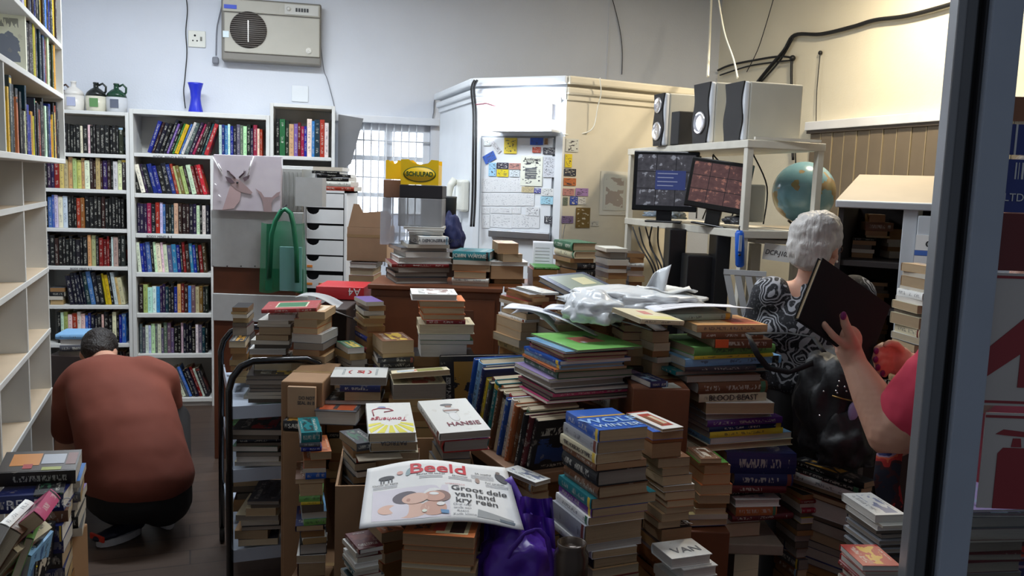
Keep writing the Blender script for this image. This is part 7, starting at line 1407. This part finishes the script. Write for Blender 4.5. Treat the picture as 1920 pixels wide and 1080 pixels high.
Ls, Rs = at(1447, 556, YW + .01), at(1600, 556, YW - .0); Le, Re = Ls + Vector((-.05, .07, -.25)), Rs + Vector((.05, .08, -.25)); Lh_, Rh_ = Le + Vector((.10, .18, .06)), Re + Vector((-.08, .18, .05))
for s_, e_, h_ in ((Ls, Le, Lh_), (Rs, Re, Rh_)):
    chain(b, [nk - Z * .09, s_, e_, h_], [.07, .052, .04, .027]); fd = (h_ - e_).normalized(); b.ball(h_ + fd * .035, (.032, .042, .02), None); side = fd.cross(Z).normalized()
    for k_ in range(4): p0 = h_ + fd * .065 + side * (.018 * (k_ - 1.5)); chain(b, [p0, p0 + fd * .03, p0 + fd * .05 - Z * .015], [.008, .0078, .007], 8)
    chain(b, [h_ + side * .028, h_ + side * .048 + fd * .03], [.011, .009], 8)
for sx in (-1, 1): chain(b, [hp + Vector((sx * .08, 0, -.05)), Vector((hp.x + sx * .09, hp.y + .01, .46)), Vector((hp.x + sx * .095, hp.y + .03, .09))], [.088, .058, .04])
wom = blob(b, 'person', SKIN, .010, label='grey-haired woman seen from behind in a black and white paisley blouse', cat='person'); face_parts(wom, MW, .98, glasses=True, earring=True)
b = MB()
for c, r in (((0, -.02, .035), (.089, .102, .09)), ((0, -.055, -.01), (.082, .062, .085)), ((.02, -.03, .07), (.07, .08, .055)), ((0, .035, .085), (.062, .05, .035)), ((.055, -.01, .03), (.036, .055, .05)), ((-.055, -.01, .03), (.036, .055, .05)), ((.0, -.07, -.055), (.06, .035, .035))): b.ball(MW @ (Vector(c) * .98), tuple(v * .98 for v in r), None, seg=24, rot=MW.to_3x3())
HG = bpy.data.materials.new('hair_silver'); HG.use_nodes = True; nt = HG.node_tree; bb = nt.nodes['Principled BSDF']; bb.inputs['Roughness'].default_value = .45
tc = N(nt, 'ShaderNodeTexCoord'); mp = N(nt, 'ShaderNodeMapping'); mp.inputs['Scale'].default_value = (90, 90, 14); nt.links.new(tc.outputs['Object'], mp.inputs[0]); f = noise(nt, mp.outputs[0], 1, 4); f2 = noise(nt, tc.outputs['Object'], 12, 3)
nt.links.new(mixc(nt, math_(nt, 'MULTIPLY', math_(nt, 'ADD', f, f2), .5), lin((110, 106, 104)), lin((236, 232, 228))), bb.inputs['Base Color']); bp = N(nt, 'ShaderNodeBump'); bp.inputs['Strength'].default_value = .7; bp.inputs['Distance'].default_value = .008; nt.links.new(f, bp.inputs['Height']); nt.links.new(bp.outputs['Normal'], bb.inputs['Normal'])
blob(b, 'hair', HG, .006, wom, sm=3, disp=(.014, .03))
PAI = paisley(); b = MB()
chain(b, [nk - Z * .075, nk - Z * .10], [.07, .085]); 
loft(b, [(nk - Z * .14, (.16, .10, .075)), (nk - Z * .20, (.205, .122, .10)), (ch - Z * .05, (.20, .135, .11)), (wa + Z * .02, (.195, .14, .11)), (hp + Z * .03, (.205, .15, .11))], 6)
for s_, e_ in ((Ls, Le), (Rs, Re)): chain(b, [s_, e_, e_ + Vector((0, .03, -.01))], [.078, .062, .056])
blob(b, 'blouse', PAI, .010, wom, sm=6, disp=(.015, .12))
b = MB()
for sx in (-1, 1): chain(b, [hp + Vector((sx * .08, 0, -.02)), Vector((hp.x + sx * .09, hp.y + .01, .46)), Vector((hp.x + sx * .095, hp.y + .03, .12))], [.112, .078, .065])
blob(b, 'trousers', TRS, .012, wom)
for sx in (-1, 1): bb_ = MB(); c = Vector((hp.x + sx * .1, hp.y + .07, .04)); bb_.ball(c, (.042, .12, .035), None); bb_.ball(c + Vector((0, -.07, .02)), (.038, .05, .05), None); blob(bb_, 'shoe', mat('shoe_black', (22, 22, 24), .5), .008, wom)
# --- woman in the pink shirt, mostly behind the door frame
NAIL = mat('nail_purple', (120, 36, 96), .15)
hw, hwr, hel, hsh = at(1592, 640, 1.93), at(1606, 690, 1.91), at(1672, 812, 1.80), at(1850, 690, 1.74)
b = MB(); chain(b, [hwr, hwr.lerp(hel, .45), hel, hel.lerp(hsh, .35), hsh], [.030, .043, .054, .066, .075])
b.ball(hw, (.031, .018, .038), None); chain(b, [hw - Z * .02, hwr], [.030, .029])
def finger(b, pts, r=(.0095, .009, .0085, .0075)): chain(b, pts, list(r)[:len(pts)], 10)
finger(b, [at(1602, 648, 1.91), at(1594, 628, 1.895), at(1585, 608, 1.89), at(1581, 592, 1.892)], (.014, .0125, .011, .0095))
FT = [((1585, 648, 1.905), (1563, 630, 1.90), (1546, 610, 1.905), (1539, 600, 1.925)), ((1580, 632, 1.94), (1562, 630, 1.97), (1550, 622, 1.99), (1546, 612, 2.0)), ((1584, 642, 1.945), (1568, 643, 1.975), (1558, 637, 1.995), (1555, 628, 2.0)), ((1590, 650, 1.945), (1577, 654, 1.97), (1570, 650, 1.985), (1568, 643, 1.99))]
for f_ in FT: finger(b, [at(*p) for p in f_])
# second hand
g_w, g_p = at(1712, 686, 2.0), at(1684, 676, 2.0); chain(b, [at(1800, 720, 1.86), g_w, g_p], [.045, .031, .028]); b.ball(g_p, (.036, .026, .036), None)
G2 = [((1672, 655, 1.99), (1655, 648, 1.97), (1644, 654, 1.96), (1642, 664, 1.965)), ((1668, 668, 1.985), (1650, 664, 1.96), (1641, 671, 1.955), (1643, 680, 1.965)), ((1668, 682, 1.985), (1652, 680, 1.96), (1645, 686, 1.96), (1649, 693, 1.97)), ((1672, 693, 1.99), (1659, 693, 1.97), (1653, 698, 1.97), (1658, 703, 1.98)), ((1690, 655, 1.985), (1680, 645, 1.965), (1668, 643, 1.95), (1660, 647, 1.945))]
for f_ in G2: finger(b, [at(*p) for p in f_])
chain(b, [at(1800, 720, 1.86), at(1890, 700, 1.84), at(1900, 650, 1.80)], [.045, .06, .06])
Pt = at(1935, 640, 1.80); tor = [Vector((Pt.x, 1.80, z)) for z in (1.32, 1.15, .98, .85)]
chain(b, tor, [.10, .12, .12, .14]); chain(b, [tor[0] + Z * .03, tor[0] + Z * .14], [.06, .055]); MT3 = Matrix.Translation(tor[0] + Z * .25) @ Matrix.Rotation(R(60), 4, 'Z'); head_blobs(b, MT3)
for sx in (-1, 1): chain(b, [tor[3] + Vector((sx * .09, 0, -.03)), Vector((Pt.x + sx * .1, 1.82, .46)), Vector((Pt.x + sx * .1, 1.84, .08))], [.1, .062, .042]); b.ball(Vector((Pt.x + sx * .1, 1.90, .035)), (.045, .12, .035), None)
w3 = blob(b, 'person', SKIN, .0042, sm=3, label='person in a pink t-shirt and floral skirt holding up a black book', cat='person'); face_parts(w3, MT3)
def nail(p, r=(.0065, .003, .008)): MB().ball(p, r, NAIL, seg=10).obj('nail', w3)
nail(at(1581.5, 592, 1.882), (.0075, .003, .010)); nail(at(1643, 658, 1.949)); nail(at(1642, 674, 1.946)); nail(at(1646, 689, 1.952)); nail(at(1655, 700, 1.962))
PK = mat('shirt_pink', (216, 62, 90), .85, var=.06, vscale=8); b = MB()
for c, r in ((tor[0] - Z * .02, (.17, .12, .10)), (tor[1], (.18, .14, .14)), (tor[2], (.19, .15, .14))): b.ball(c, r, None, seg=28)
chain(b, [at(1840, 660, 1.76), at(1760, 728, 1.775), at(1722, 765, 1.785)], [.095, .088, .080]); blob(b, 'tshirt', PK, .008, w3, sm=5, disp=(.012, .1))
def floral():
    m = bpy.data.materials.new('floral_print'); m.use_nodes = True; nt = m.node_tree; b = nt.nodes['Principled BSDF']; b.inputs['Roughness'].default_value = .8
    tc = N(nt, 'ShaderNodeTexCoord'); f = noise(nt, tc.outputs['Object'], 14, 3); cr = N(nt, 'ShaderNodeValToRGB'); cr.color_ramp.interpolation = 'CONSTANT'; e = cr.color_ramp.elements
    e[0].position = 0; e[0].color = lin((24, 22, 40)); e[1].position = .44; e[1].color = lin((60, 16, 22))
    for p, c in ((.50, (170, 36, 32)), (.56, (196, 84, 52)), (.60, (150, 120, 140)), (.64, (30, 36, 90))): k_ = e.new(p); k_.color = lin(c)
    nt.links.new(f, cr.inputs[0]); nt.links.new(cr.outputs[0], b.inputs['Base Color']); return m
sk = [(-.02, .95), (.0, .85), (.02, .7), (.05, .5), (.08, .3)]; FLO = floral()
def skf(u, v): a_ = u * 6.283; z = .98 - .74 * v; r_ = .20 + .06 * v + .014 * math.sin(a_ * 7) * v; return Vector((Pt.x + r_ * math.cos(a_), 1.80 + r_ * .75 * math.sin(a_), z))
o = MB().grid(skf, 60, 14, FLO).obj('skirt', w3); solid(o, .004)
ribbon('scarf', [at(1668, 850, 1.76), at(1662, 900, 1.74), at(1672, 960, 1.73), at(1650, 1010, 1.72), at(1655, 1060, 1.72), at(1640, 1100, 1.72)], .055, FLO, w3)
b = MB()
for c, r in (((0, -.02, .03), (.088, .10, .09)), ((0, -.05, -.05), (.085, .06, .10))): b.ball(MT3 @ Vector(c), r, None, seg=20, rot=MT3.to_3x3())
blob(b, 'hair', mat('hair_brown', (92, 66, 48), .5, bump=.5, bscale=90), .008, w3, disp=(.01, .03))
# the black book she holds
A_, B_, C_, D_ = at(1494, 568, 1.90), at(1527, 514, 1.93), at(1662, 596, 2.02), at(1615, 662, 1.96)
ex = (D_ - A_ + C_ - B_).normalized(); ey = (B_ - A_); ey = (ey - ex * ey.dot(ex)).normalized(); ez = ex.cross(ey); cc = (A_ + B_ + C_ + D_) / 4
Lb, Wb = ((D_ - A_).length + (C_ - B_).length) / 2, ((B_ - A_).length + (C_ - D_).length) / 2 + .06
if ez.y < 0: pass
reg(basis(ex, ey, ez, cc + ez * (.0)) , Lb, Wb * .95, .016, (14, 14, 16), PG['t'], 'h', 'black covered book with tan edge held up beside the grey-haired woman', 'held book', mat('black_card', (9, 9, 11), .9), None, True)
# ------------------------------------------------------------------ build the books
from mathutils.bvhtree import BVHTree
_v, _p = [], []
for _i, d in enumerate(BK):
    b0 = len(_v)
    for x in (-1, 1):
        for y in (-1, 1):
            for zz_ in (0, 1): _v.append(d['M'] @ Vector((x * d['L'] / 2, y * d['W'] / 2, zz_ * d['T'])))
    _p += [tuple(b0 + k for k in f) for f in ((0, 1, 3, 2), (4, 6, 7, 5), (0, 4, 5, 1), (2, 3, 7, 6), (0, 2, 6, 4), (1, 5, 7, 3))]; d['vis'] = 0
_t = BVHTree.FromPolygons(_v, _p)
for _y in range(2, 1080, 4):
    for _x in range(2, 1920, 4):
        h = _t.ray_cast(EYE, ray(_x, _y).normalized())
        if h[2] is not None: BK[h[2] // 6]['vis'] += 1
BK.sort(key=lambda d: -(d['vis'] + (1e6 if d['a'] > 1e8 and d['vis'] else 0)))
NB_IND = 322; nb = 0; rest = []
mesh_rng = random.Random(99)
for d in BK:
    if d['kind'] != 'm':
        if nb >= NB_IND: rest.append(d); continue
        nb += 1
    hard = KINDN[d['kind']][1]; nm = {'p': 'paperback_book', 'h': 'hardback_book', 'm': 'magazine'}[d['kind']]
    t = empty(nm, d['M'], label=d['label'], cat=d['cat'] or ('magazine' if d['kind'] == 'm' else 'book'), group=d['group'])
    if len(d["label"].split()) > 16: print("LONG", len(d["label"].split()), d["label"])
    cb, pb = book_meshes(d['L'], d['W'], d['T'], hard, mesh_rng)
    mm = d['tex'] or (M_CLOTH if (hard and mesh_rng.random() < .4) else M_GLOSS if d['kind'] == 'm' else M_COVER)
    cb.mats = [mm]; pb.mats = [M_PAGES]
    v = mesh_rng.uniform(.88, 1.06); rgb = tuple(min(250, c * v) for c in d['cov']); v2 = mesh_rng.uniform(.86, 1.06)
    c = cb.obj('cover', t); c.color = lin(rgb); p = pb.obj('pages', t); p.color = lin(tuple(min(250, q * v2) for q in d['pag']))
    if d['extra']: d['extra'](t, d['L'], d['W'], d['T'])
if rest:
    bm = bmesh.new(); colr = bm.loops.layers.color.new('Col'); uvl = bm.loops.layers.uv.new('UVMap'); M_S = shelf_book_material(); q = 0
    for d in rest:
        L, W, T, M = d['L'], d['W'], d['T'], d['M']; q += 1
        cc = lin(d['cov']); pc = lin(d['pag'])
        pr = [(-W / 2, .12 * T), (-W / 2 - .0015, T / 2), (-W / 2, .88 * T), (-W / 2 + .002, T), (W / 2, T), (W / 2, 0), (-W / 2 + .002, 0)]
        n = len(pr); va = [bm.verts.new(M @ Vector((-L / 2, y, z))) for y, z in pr]; vb = [bm.verts.new(M @ Vector((L / 2, y, z))) for y, z in pr]
        for i in range(n):
            j = (i + 1) % n
            f = bm.faces.new((va[i], va[j], vb[j], vb[i])); page = i == 4
            uvs = ((0, pr[i][1] / T), (0, pr[j][1] / T), (1, pr[j][1] / T), (1, pr[i][1] / T))
            for lp, uv in zip(f.loops, uvs): lp[colr] = pc if page else cc; lp[uvl].uv = (uv[0] + q * 3, min(.999, max(.001, uv[1])) + q if i in (0, 1) else q)
        for ring in (va[::-1], vb):
            f = bm.faces.new(ring)
            for lp in f.loops: lp[colr] = pc; lp[uvl].uv = (q, q)
    bmesh.ops.recalc_face_normals(bm, faces=list(bm.faces)); me = bpy.data.meshes.new('shelved_books'); bm.to_mesh(me); bm.free(); me.materials.append(M_S)
    o = bpy.data.objects.new('shelved_books', me); COL.objects.link(o)
    tag(o, label='hundreds of small spines filling the far white bookcases and other distant spots', cat='books', kind='stuff')
print('BOOKS', len(BK), 'individual', nb, 'rest', len(rest), 'smallest', BK[min(len(BK) - 1, NB_IND)]['vis'], len([d for d in BK if d['vis'] == 0]))
_seen = {}
for o in sc.objects:
    if o.parent is None and o.get('label'): _seen.setdefault(o['label'], []).append(o.name)
for k, v in _seen.items():
    if len(v) > 1 : print('DUP', k, len(v))
